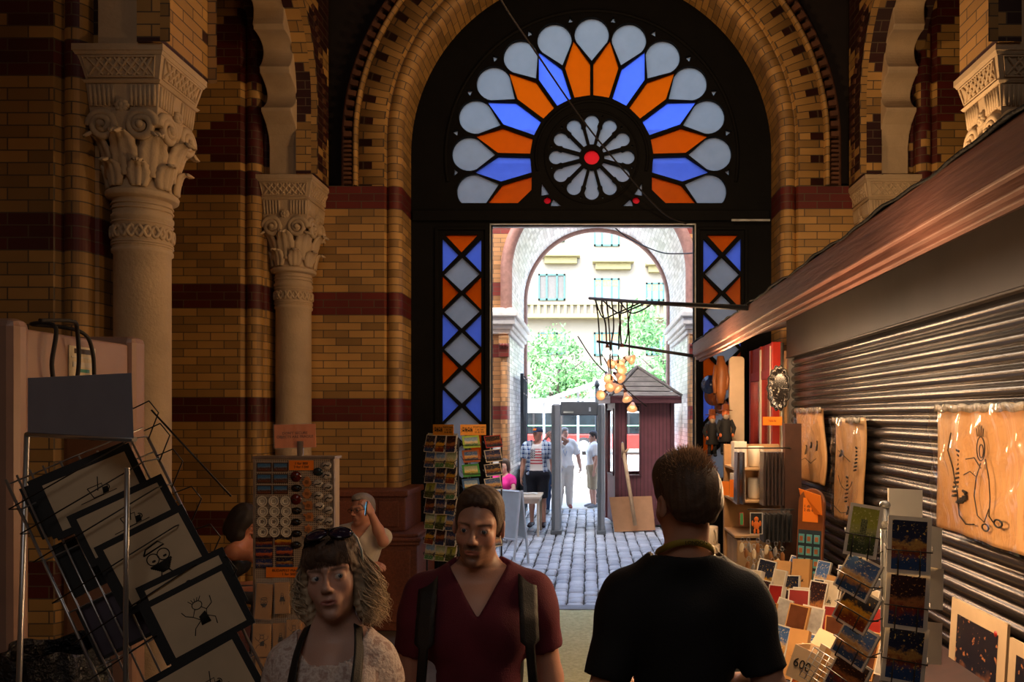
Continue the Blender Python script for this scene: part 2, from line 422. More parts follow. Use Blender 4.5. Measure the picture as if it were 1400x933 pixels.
# ------------------------------------------------------------------ arcades: piers, columns' wall, lobed stone arches
def bay_arch(side, yc, y0, y1, name, dx=0):
    """arcade wall above the abaci between y0 and y1 with an arch of radius ra; lobed stone lining in the middle"""
    X1, X0 = side * 2.57 + dx, side * 3.11 + dx      # nave face, aisle face
    zs = 4.92; ra = (y1 - y0) / 2; lowy = .10 if yc > 5 else .30
    M = Matrix(((0, 0, 1, (X0 + X1) / 2), (1, 0, 0, 0), (0, 1, 0, 0), (0, 0, 0, 1)))   # local x = Y, local y = Z, local z = X
    xs = lambda r, nn=40: [(yc - r * math.cos(math.pi * i / nn), zs + r * math.sin(math.pi * i / nn)) for i in range(nn + 1)]
    rh = ra + .13
    Ml = M.copy(); Ml[0][3] = side * 2.64 + dx
    o = [(y0 - lowy, 4.25), (yc - ra, 4.25)] + xs(ra) + [(yc + ra, 4.25), (y1 + .49, 4.25), (y1 + .49, 10), (y0 - lowy, 10)]
    shape2d('wall_' + name, o, [], Ml, .14, M_archb2, kind='structure')
    Mc = M.copy(); Mc[0][3] = side * 2.91 + dx
    o = [(y0 - lowy, 4.25), (yc - rh, 4.25)] + xs(rh) + [(yc + rh, 4.25), (y1 + .49, 4.25), (y1 + .49, 10), (y0 - lowy, 10)]
    shape2d('wall_core_' + name, o, [], Mc, .40, M_archb2, kind='structure')
    # mouldings on the nave face
    place = lambda x, z, d: Vector((X1 - side * d, x, z))
    mb = MB()
    pr = [(ra, .06)] + [(ra + .05 - .05 * math.cos(a), -.0 - .05 * math.sin(a)) for a in [R(18) * i for i in range(0, 10)]] + [(ra + .11, 0)]
    arch_sweep(mb, pr, yc, zs, 4.25, place, 40)
    mb.build('trim_4' + name, M_roll, kind='structure')
    mb = MB(); arch_sweep(mb, [(ra + .11, -.004), (ra + .27, -.004), (ra + .275, -.05), (ra + .31, -.06), (ra + .315, -.004)], yc, zs, 4.25, place, 40, u0=.11)
    mb.build('trim_5' + name, M_archb, kind='structure')
    mb = MB()
    for i in range(46):
        a = math.pi * (i + .5) / 46
        if 4.8 < yc + (ra + .36) * math.cos(a) < 5.35: continue
        mb.box((X1 - side * -.02, yc + (ra + .36) * math.cos(a), zs + (ra + .36) * math.sin(a)), (.06, .06, .045), Matrix.Rotation(a, 3, 'X'))
    for i in range(8):
        for s_ in (-1, 1):
            if not 4.8 < yc + s_ * (ra + .36) < 5.35: mb.box((X1 + side * .02, yc + s_ * (ra + .36), 4.3 + i * .08), (.06, .06, .045))
    mb.build('trim_6' + name, M_stone if False else mat('dentil_brick', '#5f3a22'), kind='structure')
    # lobed stone: scalloped outline in (Y, Z), extruded in X
    rc = ra - .02; cusps = [(yc + rc * .985, 4.25)]
    inner = []
    seg = []
    # straight stilt lobes then lobes round the arc
    cus = [(yc + ra - .13, 4.78), (yc + ra - .16, 5.14), (yc + ra - .30, 5.47)]
    for k in range(1, 4):
        q_ = R(38) + (R(90) - R(38)) * k / 3; cus.append((yc + (ra - .16) * math.cos(q_) , zs + .02 + (ra - .16) * math.sin(q_)))
    cus = cus + [(2 * yc - y_, z_) for y_, z_ in cus[:-1][::-1]]
    inner.append((yc + ra + .06, 4.25)); inner += [(yc + ra + .06, 4.52), (yc + ra + .035, 4.62), (yc + ra - .02, 4.70), (yc + ra - .09, 4.755)]
    for (a, b) in zip(cus, cus[1:]):
        ax, az = a; bx, bz = b; mx_, mz = (ax + bx) / 2, (az + bz) / 2
        dx_, dz = bx - ax, bz - az; L = math.hypot(dx_, dz); nx_, nz_ = -dz / L, dx_ / L
        if (mx_ - yc) * nx_ + (mz - zs + .3) * nz_ < 0: nx_, nz_ = -nx_, -nz_
        for i in range(15):
            t = i / 15; s_ = min(1, max(0, (t - .07) / .86)); h = .155 * math.sin(math.pi * s_) ** .75
            inner.append((ax + dx_ * t + nx_ * h, az + dz * t + nz_ * h))
    inner.append(cus[-1]); inner += [(yc - ra + .09, 4.755), (yc - ra + .02, 4.70), (yc - ra - .035, 4.62), (yc - ra - .06, 4.52), (yc - ra - .06, 4.25)]
    ro = ra + .15
    outer = [(yc - ro, 4.25)] + xs(ro) + [(yc + ro, 4.25)]
    Ms = Matrix(((0, 0, 1, side * 2.84 + dx), (1, 0, 0, 0), (0, 1, 0, 0), (0, 0, 0, 1)))
    shape2d('trim_7' + name, outer + inner, [], Ms, .26, M_stone, bevel=.008, kind='structure')
M_archb2 = brick_mat('arcade_brick', TAN, '#3f1812', zig=True)
for side, nm in ((-1, 'left'), (1, 'right')):
    d = -.115 if side > 0 else 0
    bay_arch(side, 6.32, 5.33, 7.31, f'arcade_{nm}')
    bay_arch(side, 3.75, 2.77, 4.74, f'arcade_near_{nm}', d)
    # brick pilasters behind the columns, with rounded corner beads
    for k, (yf, yb) in enumerate(((7.3, 8.6), (4.75, 5.45))):
        xc = side * 3.05 + (d if k else 0); q = lambda x: xc + side * x
        out = [(side * 5.2, yf), (q(.17), yf), (q(.155), yf + .025)] + [(q(.075 - .075 * math.cos(a)), yf + .09 - .075 * math.sin(a)) for a in [R(150) - R(12) * i for i in range(13)]] + [(q(0), yf + .13), (q(-.02), yf + .14), (q(-.02), yb), (side * 5.2, yb)]
        mb = MB(); mb.prism(out, (0, 0, 0), (1, 0, 0), (0, 1, 0), (0, 0, 10))
        mb.build(f'wall_pilaster_{nm}' if not k else f'wall_pier_{nm}', M_zig, kind='structure')

# ------------------------------------------------------------------ carved columns
def spiral(c, ux, uz, r0, turns, s=1, n=40, dn=None):
    out = []
    for i in range(n + 1):
        t = i / n; a = turns * 2 * math.pi * t; r = r0 * (1 - t) ** .8 + .008
        out.append(Vector(c) + Vector(ux) * (s * r * math.cos(a)) + Vector(uz) * (r * math.sin(a)) + Vector(dn) * (.02 * t))
    return out
def column(cx, cy, label, detail=True):
    t = thing('stone_column', label, 'column', (cx, cy, 0), group=None)
    o = Vector((cx, cy, 0)); h = .275
    mb = MB(); mb.lathe([(.205, .16), (.205, .19), (.18, .22), (.165, .25), (.163, 3.02), (.175, 3.03), (.175, 3.05), (.165, 3.055)], o, 40)
    mb.build('shaft', M_stone, t)
    mb = MB(); mb.box(o + Vector((0, 0, .06)), (.5, .5, .12)); mb.lathe([(.24, .12), (.25, .14), (.24, .165), (.21, .17), (.2, .18)], o, 32); mb.build('base', M_stone, t, bevel=.008)
    # neck: patterned band of interlaced rope between rings
    mb = MB(); mb.lathe([(.166, 3.05), (.17, 3.06), (.17, 3.235), (.178, 3.24), (.178, 3.26), (.168, 3.27), (.168, 3.36)], o, 40)
    for s_ in (-1, 1):
        pts = [o + Vector(((.172 + .004 * math.cos(12 * a)) * math.cos(a), (.172 + .004 * math.cos(12 * a)) * math.sin(a), 3.15 + s_ * .032 * math.sin(12 * a))) for a in [2 * math.pi * i / 144 for i in range(144)]]
        mb.tube(pts, .011, 6, closed=True)
    for z in (3.075, 3.09, 3.215, 3.30, 3.33): mb.tube([o + Vector((.171 * math.cos(a), .171 * math.sin(a), z)) for a in [2 * math.pi * i / 40 for i in range(40)]], .007, 6, closed=True)
    mb.build('neck_band', M_stone, t)
    cap = MB()   # bell and moulded blocks
    cap.lathe([(.168, 3.36), (.205, 3.37), (.21, 3.40), (.19, 3.415), (.178, 3.43), (.18, 3.55), (.20, 3.70), (.235, 3.80), (.235, 3.86)], o, 40)
    def frus(z0, h0, z1, h1):
        p = [o + Vector((sx * hh, sy * hh, z)) for z, hh in ((z0, h0), (z1, h1)) for sx, sy in ((-1, -1), (1, -1), (1, 1), (-1, 1))]; cap.hexa(p)
    frus(3.83, .205, 4.03, .225)
    cap.build('capital', M_stone, t, bevel=.006)
    ab = MB()
    def fr(z0, h0, z1, h1):
        p = [o + Vector((sx * hh, sy * hh, z)) for z, hh in ((z0, h0), (z1, h1)) for sx, sy in ((-1, -1), (1, -1), (1, 1), (-1, 1))]; ab.hexa(p)
    fr(4.03, .232, 4.045, .245); fr(4.045, .225, 4.19, .258); fr(4.19, .262, 4.21, .272); fr(4.21, .276, 4.25, .276)
    for q in range(4):   # fretwork of crossing bars on the sloping faces
        Rz = Matrix.Rotation(q * math.pi / 2, 3, 'Z'); nb = 7
        fp = lambda x, z: o + Rz @ Vector((x, -(.225 + (z - 4.045) / .145 * .033) - .004, z))
        for i in range(nb):
            xa = -.19 + .38 * i / nb; xb = xa + .38 / nb * 1.6
            ab.tube([fp(xa, 4.075), fp(min(xb, .2), 4.17)], .0085, 5); ab.tube([fp(xb if xb < .2 else .2, 4.075), fp(xa, 4.17)], .0085, 5)
        ab.tube([fp(-.2, 4.068), fp(.2, 4.068), fp(.22, 4.178), fp(-.22, 4.178)], .007, 5, closed=True)
    ab.build('abacus', M_stone, t, bevel=.004)
    cv = MB()    # volutes, rosettes, flutes, leaves
    for q in range(4):
        Rz = Matrix.Rotation(q * math.pi / 2, 3, 'Z'); ux = Rz @ Vector((1, 0, 0)); dn = Rz @ Vector((0, -1, 0)); uz = Vector((0, 0, 1))
        for s_ in (-1, 1):
            c = o + ux * s_ * .118 + dn * .215 + uz * 3.775
            cv.tube(spiral(c, ux, uz, .082, 2.1, s_, 44, dn), [.021 - .010 * i / 44 for i in range(45)], 7)
            cv.sphere(c + dn * .03, .02, 10, 6)
            # stalk running from the leaves up to the volute
            cv.tube([o + dn * (.185 + .03 * k) + ux * s_ * (.02 + .07 * k * k) + uz * (3.55 + .24 * k) for k in (0, .3, .6, .85, 1)], [.022, .02, .018, .016, .012], 6)
        for k in range(8):
            a = k * math.pi / 4; cv.sphere(o + dn * .222 + ux * .024 * math.cos(a) + uz * (3.895 + .024 * math.sin(a)), (.016, .016, .016), 8, 5)
        cv.sphere(o + dn * .23 + uz * 3.895, .014, 8, 5)
        for i in range(15):
            x = -.19 + .38 * i / 14
            if abs(x) > .05: cv.tube([o + dn * .212 + ux * x + uz * 3.90, o + dn * .224 + ux * x * 1.03 + uz * 4.015], .008, 5)
    # acanthus leaves: ribbed sheets that lean out and curl over
    def leaf(ang, z0, hgt, wid, lean, r0):
        dr = Vector((math.cos(ang), math.sin(ang), 0)); tn = Vector((-math.sin(ang), math.cos(ang), 0))
        def fn(u, v):
            s_ = (u - .5) * 2; w_ = wid * (math.sin(math.pi * (.18 + .76 * v)) ** .8) * (1 + .10 * math.sin(v * 30))
            curl = max(0, v - .72) / .28
            r_ = r0 + lean * v ** 2 + .02 * math.cos(s_ * 9) * .35 + (1 - s_ * s_) * .018 + curl * .035
            z = z0 + hgt * min(v, .88) / .88 - curl ** 2 * hgt * .18
            return o + dr * r_ + tn * s_ * w_ / 2 + Vector((0, 0, z))
        cv.sheet(fn, 10, 10)
    for i in range(8): leaf(2 * math.pi * (i + .5) / 8, 3.42, .16, .125, .05, .183)
    for i in range(8): leaf(2 * math.pi * i / 8, 3.48, .27, .17, .10, .183)
    cv.build('carving', M_stone, t, solid=.012)
    return t
column(-2.84, 7.60, 'carved stone column on the left, farther one beside the end-wall pier')
column(-2.84, 5.03, 'large carved stone column on the left, nearest behind the metal detector')
column(2.84, 7.60, 'stone column on the right whose capital shows just above the wooden kiosk eave, far one')
column(2.725, 5.03, 'stone column at the right picture edge with pinkish capital above the kiosk roof')
# ================================================================== wooden screen with stained glass
PX = YW / F
def D(px, py): return ((px - CX) * PX, EYE - (py - CY) * PX)
def glass(name, c, tr, rough=.3, trc=None):
    n = NT(name); nt = n.nt
    c = col(c); f = n.noise(9, 4)
    cc = n.ramp(f, [(.2, tuple(x * .86 for x in c[:3]) + (1,)), (.8, c)])
    t = n.node('BsdfTranslucent'); n.link(cc, t.inputs[0])
    p = n.node('BsdfTransparent'); p.inputs[0].default_value = col(trc) if trc else c
    g = n.node('BsdfGlossy'); g.inputs['Roughness'].default_value = .35
    m1 = n.node('MixShader'); m1.inputs[0].default_value = tr; n.link(t.outputs[0], m1.inputs[1]); n.link(p.outputs[0], m1.inputs[2])
    m2 = n.node('MixShader'); m2.inputs[0].default_value = .012; n.link(m1.outputs[0], m2.inputs[1]); n.link(g.outputs[0], m2.inputs[2])
    n.link(m2.outputs[0], n.out.inputs[0]); return n.m
G_white = glass('milky_glass', '#7d7b74', .05); G_blue = glass('blue_glass', '#5068bd', .2, trc='#4258bd')
G_org = glass('orange_glass', '#ac3d00', .2, trc='#b84600'); G_red = glass('red_glass', '#d00014', .15)
FX, FY = 809, 216
def pol(r, a): return (FX + r * math.sin(a), FY - r * math.cos(a))     # pixels of the window drawing; a from straight up
fan = []                                                               # (glass, polygon in drawing pixels)
ST = R(17.7)
def clipb(poly, yb=279):
    out = []
    for a, b in zip(poly, poly[1:] + poly[:1]):
        if a[1] <= yb: out.append(a)
        if (a[1] - yb) * (b[1] - yb) < 0:
            t = (yb - a[1]) / (b[1] - a[1]); out.append((a[0] + (b[0] - a[0]) * t, yb))
    return out
for k in range(-6, 7):
    a = k * ST; cxp, cyp = pol(167, a); rr = 23.5
    u = (math.sin(a), -math.cos(a)); v_ = (math.cos(a), math.sin(a))
    poly = []
    for i in range(21):
        b = R(-118) + R(236) * i / 20
        poly.append((cxp + rr * (math.cos(b) * u[0] + math.sin(b) * v_[0]), cyp + rr * (math.cos(b) * u[1] + math.sin(b) * v_[1])))
    poly.append(pol(131, a))
    if abs(k) == 6: poly = [(max(621.5, min(996.5, x)), y) for x, y in poly]
    poly = clipb(poly)
    if len(poly) > 2: fan.append((G_white, poly))
for k in range(-7, 7):
    m = (k + .5) * ST; g = G_org if k in (-1, 0, 2, -3, 4, -5, 6, -7) else G_blue
    hw = ST / 2
    def pa(r, da, gap):
        s_ = 1 if da > 0 else -1; return pol(r, m + da - s_ * gap / r)
    poly = [pol(162, m), pa(128, hw, 2.2), pa(84, hw, 2.2), pol(83.5, m), pa(84, -hw, 2.2), pa(128, -hw, 2.2)]
    poly = [(x if abs(x - FX) > 82 or y < FY else FX + math.copysign(82, x - FX), y) for x, y in poly]
    poly = clipb(poly)
    if len(poly) > 2: fan.append((g, poly))
for k in range(-5, 5):
    m = (k + .5) * ST
    fan.append((G_white, [pol(194, m), pol(185.5, m + .024), pol(185.5, m - .024)]))
for s_ in (-1, 1): fan.append((G_white, [(FX + s_ * 187.5, 232), (FX + s_ * 181, 236.5), (FX + s_ * 187.5, 242)]))
# rosette
fan.append((G_red, [(FX + 10.5 * math.cos(2 * math.pi * i / 24), FY + 10.5 * math.sin(2 * math.pi * i / 24)) for i in range(24)]))
for k in range(12):
    a = k * R(30); cxp, cyp = pol(48.5, a); u = (math.sin(a), -math.cos(a)); v_ = (math.cos(a), math.sin(a)); poly = []
    for i in range(13):
        b = R(-100) + R(200) * i / 12; poly.append((cxp + 10 * (math.cos(b) * u[0] + math.sin(b) * v_[0]), cyp + 10 * (math.cos(b) * u[1] + math.sin(b) * v_[1])))
    for r_, w_ in ((42, 7.6), (40, 8.6), (17, 2.6)): poly.append((FX + r_ * u[0] + w_ * v_[0], FY + r_ * u[1] + w_ * v_[1]))
    for r_, w_ in ((17, 2.6), (40, 8.6), (42, 7.6)): poly.append((FX + r_ * u[0] - w_ * v_[0], FY + r_ * u[1] - w_ * v_[1]))
    fan.append((G_white, poly))
    m = a + R(15); fan.append((G_white, [pol(59.5, m), pol(56, m + .035), pol(56, m - .035)]))
for s_ in (-1, 1):
    f = lambda x, y: (FX + s_ * (FX - x), y)
    fan.append((G_white, [f(740.5, 251), f(740.5, 269), f(746, 268), f(751.5, 267)])); fan.append((G_white, [f(768, 283), f(752.5, 283), f(754, 277), f(756.5, 272.5)]))
    fan.append((G_red, [(f(748.5, 275)[0] + 5 * math.cos(2 * math.pi * i / 16), 275 + 5 * math.sin(2 * math.pi * i / 16)) for i in range(16)]))
def strip(x0, x1, flip, ybot):
    o = []; xc = (x0 + x1) / 2; g = 2.3; y = 325; k = 0
    o.append((G_org, [(x0 + 4, 322), (x1 - 4, 322), (xc, 346)]))
    yc = 350
    while yc < ybot:
        c = (G_blue, G_org)[k % 2]
        o.append((c, [(x0, yc - 23), (xc - g - 2, yc), (x0, yc + 23)])); o.append((c, [(x1, yc + 23), (xc + g + 2, yc), (x1, yc - 23)]))
        yd = yc + 25.6
        o.append((G_white, [(xc, yd - 23), (x1 - g, yd), (xc, yd + 23), (x0 + g, yd)]))
        yc += 51.2; k += 1
    return o
stripl = strip(605, 658.5, 0, 640); stripr = strip(961, 1012.5, 0, 640)
Ms = wallM((0, YW, 0))
outline = [(AX - RA - .02, .0), (AX - RA - .02, ZS)] + [(AX - (RA + .02) * math.cos(a), ZS + (RA + .02) * math.sin(a)) for a in [math.pi * i / 64 for i in range(65)]] + [(AX + RA + .02, 0)]
dl, dtop = D(673, 309); dr = D(947.5, 309)[0]
outline += [(dr, 0), (dr, dtop), (dl, dtop), (dl, 0)]
holes = [[D(*p) for p in poly] for _, poly in fan + stripl + stripr]
shape2d('door_1', outline, holes, Ms, .07, M_black, kind='structure')
def panes(win, lst):
    o = thing(win, None, None, (0, YW, 2), kind='structure')
    for g, poly in lst:
        # pane set into the middle of the screen's thickness, a little larger than its hole
        c = (sum(p[0] for p in poly) / len(poly), sum(p[1] for p in poly) / len(poly))
        q = [D(c[0] + (x - c[0]) * 1.03, c[1] + (y - c[1]) * 1.03) for x, y in poly]
        mb = MB(); n = len(q)
        for (yy) in (YW + .012,):
            mb.add([Vector((x, yy, z)) for x, z in q], [tuple(range(n))], smooth=False)
        ob = mb.build('glass_pane', g, o, fix=False)
    return o
panes('window_1', fan); panes('window_2', stripl); panes('window_3', stripr)
# raised rails on the screen: rings round the fan and the rosette, frames of the side strips and the doorway
mb = MB()
def ring(r, w_, dep, a0=-105, a1=105):
    pts = [pol(r, R(a0) + R(a1 - a0) * i / 72) for i in range(73)]
    mb.tube([Vector((D(*p)[0], YW - .035, D(*p)[1])) for p in pts], w_, 6)
ring(199, .022, 0, -100, 100); ring(76, .02, 0); ring(63.5, .014, 0, -180, 180)
for x0, x1 in ((598, 666), (954, 1019)):
    for x in (x0, x1): mb.span((D(x, 0)[0] - .018, YW - .06, .1), (D(x, 0)[0] + .018, YW - .03, D(0, 314)[1]))
    mb.span((D(x0, 0)[0], YW - .06, D(0, 316)[1]), (D(x1, 0)[0], YW - .03, D(0, 312)[1]))
mb.span((D(566, 0)[0], YW - .08, D(0, 304)[1]), (D(1050, 0)[0], YW - .03, D(0, 290)[1]))
mb.build('trim_8', M_black, bevel=.006, kind='structure')
mb = MB()   # pale edge of the doorway lining
for x in (dl - .02, dr + .012): mb.span((x, YW - .045, 0), (x + .012, YW + .1, dtop + .01))
mb.span((dl - .02, YW - .045, dtop), (dr + .02, YW + .1, dtop + .014)); mb.build('trim_9', M_trimw, kind='structure')
mb = MB(); mb.span((D(998, 0)[0], YW - .10, D(0, 305.5)[1]), (D(1050, 0)[0], YW - .08, D(0, 303)[1])); mb.build('trim_10', M_trimw, kind='structure')

# ================================================================== porch and passage beyond
YI, YO, PXC, PR, PZ = 13.4, 17.0, .17, 1.54, 4.45
M_ring = mat('brown_moulded_brick', '#a07464', .55, var=.2, scale=14)
mb = MB(); mb.span((-3.6, 8.62, 0), (-3.4, YI, 6.4)); mb.build('wall_porch_left', M_white, kind='structure')
mb = MB(); mb.span((3.4, 8.62, 0), (3.6, YI, 12)); mb.build('wall_porch_right', M_white, kind='structure')  # unseen upper part raised to keep the sun off the porch cobbles
o = [(-6, 0), (PXC - PR, 0)] + [(PXC - PR * math.cos(a), PZ + PR * math.sin(a)) for a in [math.pi * i / 48 for i in range(49)]] + [(PXC + PR, 0), (6, 0), (6, 6.3), (-6, 6.3)]
shape2d('wall_passage_front', o, [], wallM((0, YI + .15, 0)), .3, M_porch, kind='structure')
shape2d('wall_street_front', o, [], wallM((0, YO - .1, 0)), .2, M_porch, kind='structure')
mb = MB(); place = lambda x, z, d: Vector((x, d, z))
n_ = 20
arch_sweep(mb, [(PR, YI + .29 + (YO - .2 - YI - .29) * i / n_) for i in range(n_ + 1)], PXC, PZ, 0, place, 48)
M_whiteuv = brick_mat('white_vault_brick', '#eeeeec', '#c99a92', uvmode=True, glaze=.3, mortar='#a5a7a9', band=False, white=True)
mb.build('wall_passage_vault', M_whiteuv, kind='structure')
mb = MB()
for Y, dd in ((YI, -1), (YO - .2, -1)):
    arch_sweep(mb, [(PR - .07 + .10 * (1 - math.cos(a)), Y + dd * .10 * math.sin(a) + (.0)) for a in [R(15) * i for i in range(13)]], PXC, PZ, 3.8 if Y < 15 else 0, place, 48)
mb.build('trim_11', M_ring, kind='structure')
# impost cornices along the passage walls and small colonnettes on the front
mb = MB()
for s_ in (-1, 1):
    for o_, z0, z1 in ((.05, 3.40, 3.48), (.09, 3.48, 3.55), (.13, 3.55, 3.68), (.17, 3.68, 3.78), (.10, 3.78, 3.84)):
        x = PXC + s_ * PR; a, b = sorted((x - s_ * o_, x + s_ * .35)); mb.span((a, YI - o_, z0), (b, YO - .75, z1))
mb.build('trim_12', mat('pale_impost_stone', '#e6e1d6', .7, var=.12), bevel=.02, kind='structure')
mb = MB()
for s_ in (-1, 1):
    x = PXC + s_ * (PR + .06); mb.cyl((x, YI - .06, 0), (x, YI - .06, 3.0), .06, n=14)
    mb.box((x, YI - .06, 3.18), (.17, .17, .36)); mb.box((x, YI - .06, 1.1), (.2, .2, .06))
    for k in range(3): mb.sphere((x + (k - 1) * .05, YI - .15, 3.2), .035, 8, 6)
mb.build('trim_13', M_porch, kind='structure', bevel=.01)
# cobbles
M_cob = NT('cobblestone')
rr = M_cob.white(M_cob.node('TexCoord').outputs['UV'])
pz = M_cob.noise(14, 5, M_cob.geo('Position'))
M_cob.set(Base_Color=M_cob.mix(pz, M_cob.ramp(rr, [(0, col('#858b92')), (1, col('#bcc1c5'))]), M_cob.ramp(rr, [(0, col('#a0a6ac')), (1, col('#d0d3d5'))])), Roughness=.42)
M_cob.bump(M_cob.noise(50, 4, M_cob.geo('Position')), .004)
mb = MB(); r_ = random.Random(3); x = -3.4
while x < 3.4:
    wx = r_.uniform(.15, .2); y = 8.2 - r_.uniform(0, .15)
    while y < YO + .1:
        ly = r_.uniform(.13, .27); g = .009; h = r_.uniform(-.012, .006); j = lambda: r_.uniform(-.008, .008)
        x0, x1, y0, y1 = x + g + j(), x + wx - g + j(), max(8.2, y + g), y + ly - g
        if y1 - y0 > .05:
            i_ = .022; zz = [h + j() * .6 for _ in range(4)]
            vs = [(x0, y0, -.05), (x1, y0, -.05), (x1, y1, -.05), (x0, y1, -.05), (x0, y0, h - .02), (x1, y0, h - .02), (x1, y1, h - .02), (x0, y1, h - .02),
                  (x0 + i_, y0 + i_, zz[0]), (x1 - i_, y0 + i_, zz[1]), (x1 - i_, y1 - i_, zz[2]), (x0 + i_, y1 - i_, zz[3])]
            fs = [(0, 1, 5, 4), (1, 2, 6, 5), (2, 3, 7, 6), (3, 0, 4, 7), (4, 5, 9, 8), (5, 6, 10, 9), (6, 7, 11, 10), (7, 4, 8, 11), (8, 9, 10, 11)]
            t_ = r_.random(); mb.add(vs, fs, [[(t_, t_)] * 4 for _ in fs], smooth=True)
        y += ly
    x += wx
mb.build('floor_cobbles', M_cob.m, kind='structure', fix=False)
mb = MB(); mb.span((-6, YW, -.13), (6, YO + .1, -.035)); mb.build('floor_bedding', mat('joint_sand', '#3f3c36', .95), kind='structure')
mb = MB(); mb.span((-60, YO + .1, -.15), (60, 75, -.01)); mb.build('floor_street', mat('sunlit_paving', '#b9b2a4', .9, var=.1, scale=1), kind='structure')
mb = MB(); mb.span((dl, YW - .12, -.005), (dr, YW + .06, .012)); mb.build('trim_14', mat('threshold_stone', '#6f7276', .6), kind='structure', bevel=.006)
# ================================================================== the street: apartment house, trees, bus, awning
YB = 55.0
M_fac = mat('cream_render', '#8a8478', .9, var=.06, scale=.6); M_led = mat('ledge_render', '#8f8862', .8, var=.05)
M_teal = mat('teal_window_paint', '#3a6562', .5); M_glassd = mat('dim_window_glass', '#6f7d80', .12, var=.3, scale=.8); M_blind = mat('grey_roller_blind', '#5f5e5b', .7, var=.1)
bld = thing('apartment_building', 'cream apartment house with teal windows across the sunny street', 'building', (0, YB, 0))
mb = MB(); mb.span((-22, YB, 0), (24, YB + 8, 22)); mb.build('wall', M_fac, bld)
def bwin(x0, y0, x1, y1, kind):
    a, b = at(x0, y1, YB), at(x1, y0, YB)
    mb = MB(); d = .12
    for xa, xb, za, zb in ((a.x, a.x + d, a.z, b.z), (b.x - d, b.x, a.z, b.z), (a.x, b.x, a.z, a.z + d), (a.x, b.x, b.z - d, b.z), (a.x + (b.x - a.x) * .28, a.x + (b.x - a.x) * .28 + d, a.z, b.z), (a.x + (b.x - a.x) * .66, a.x + (b.x - a.x) * .66 + d, a.z, b.z)):
        mb.span((xa, YB - .12, za), (xb, YB + .02, zb))
    f = mb.build('window', M_teal, bld)
    mb = MB(); mb.span((a.x + .02, YB - .05, a.z + .02), (b.x - .02, YB + .0, b.z - .02)); mb.build('pane', M_blind if kind else M_glassd, f)
    if not kind:
        mb = MB(); mb.span((a.x + .05, YB - .09, b.z - .55), (b.x - .05, YB - .04, b.z - .05)); mb.build('blind', mat('orange_awning_cloth', '#c98a62', .8), f)
bwin(736, 375, 773, 411, 1); bwin(812, 381, 847, 411, 0); bwin(883, 387, 908, 412, 0); bwin(812, 305, 847, 337, 0); bwin(758, 300, 772, 331, 1); bwin(883, 312, 908, 342, 0)
bwin(660, 370, 700, 408, 1); bwin(945, 390, 985, 414, 0); bwin(736, 455, 773, 485, 0); bwin(812, 455, 847, 487, 0); bwin(883, 456, 908, 486, 0)
for x0, x1, y in ((741, 793, 351), (810, 866, 359), (882, 925, 363), (640, 700, 346)):
    mb = MB(); a, b = at(x0, y, YB), at(x1, y, YB); mb.span((a.x, YB - .9, a.z - .12), (b.x, YB, a.z + .12)); mb.span((a.x + .2, YB - .5, a.z - .55), (b.x - .2, YB, a.z - .12)); mb.build('window_ledge', M_led, bld, bevel=.03)
mb = MB(); z = at(0, 434, YB).z; mb.span((-16, YB - 1.0, z - .15), (16, YB, z + .12)); z2 = at(0, 416, YB).z; mb.span((-16, YB - .25, z2 - .08), (16, YB, z2 + .08))
for i in range(70): mb.span((-16 + i * .46, YB - .22, z + .12), (-15.8 + i * .46, YB - .04, z2 - .08))
mb.build('balcony_band', M_led, bld)
mb = MB(); mb.span((-4.2, YB - .06, .3), (-1.6, YB, 3.6)); mb.span((-.4, YB - .06, .2), (2.2, YB, 3.4)); mb.build('shop_window', M_glassd, bld)
mb = MB(); mb.span((-1.6, YB - .1, 1.6), (-.5, YB, 3.8)); mb.build('shop_sign', mat('crimson_board', '#8c2438', .6), bld)

M_leaf = NT('sunlit_leaf'); r1 = M_leaf.white(M_leaf.node('TexCoord').outputs['UV'])
M_leaf.set(Base_Color=M_leaf.ramp(r1, [(0, col('#3c7440')), (1, col('#86b573'))]), Roughness=.6)
M_leaf.b.inputs['Transmission Weight'].default_value = 0
M_bark = mat('grey_bark', '#5c564d', .9, bump=.02)
def tree(label, x, Y, h, crown, seed, n=900):
    t = thing('street_tree', label, 'tree', (x, Y, 0), group='street trees'); r = random.Random(seed)
    mb = MB(); top = Vector((x + .3, Y, h * .72))
    mb.tube([(x, Y, 0), (x + .1, Y, h * .3), (x - .15, Y, h * .5), tuple(top)], [.22, .18, .15, .08], 8)
    for k in range(7):
        a = r.uniform(0, 6.28); p = Vector((x, Y, h * r.uniform(.35, .6))); mb.tube([p, p + Vector((math.cos(a) * .8, math.sin(a) * .8, .7)), p + Vector((math.cos(a) * 1.8, math.sin(a) * 1.5, 1.3))], [.09, .06, .03], 6)
    mb.build('trunk', M_bark, t)
    mb = MB()
    cl = [(Vector((x + r.uniform(-1, 1) * crown[0], Y + r.uniform(-1, 1) * crown[0], crown[1] + r.uniform(-1, 1) * crown[2])), r.uniform(.5, 1.0)) for _ in range(22)]
    for _ in range(n * 3):
        c, rad = r.choice(cl); d = Vector((r.gauss(0, 1), r.gauss(0, 1), r.gauss(0, 1))).normalized() * rad * r.uniform(.35, 1.25)
        p = c + d; s_ = r.uniform(.10, .2); u = Vector((r.gauss(0, 1), r.gauss(0, 1), r.gauss(0, 1))).normalized(); v_ = u.orthogonal().normalized(); q = r.random()
        mb.add([p - u * s_, p + v_ * s_ * .5, p + u * s_, p - v_ * s_ * .5], [(0, 1, 2, 3)], [[(q, q)] * 4], smooth=False)
    mb.build('foliage', M_leaf.m, t, fix=False)
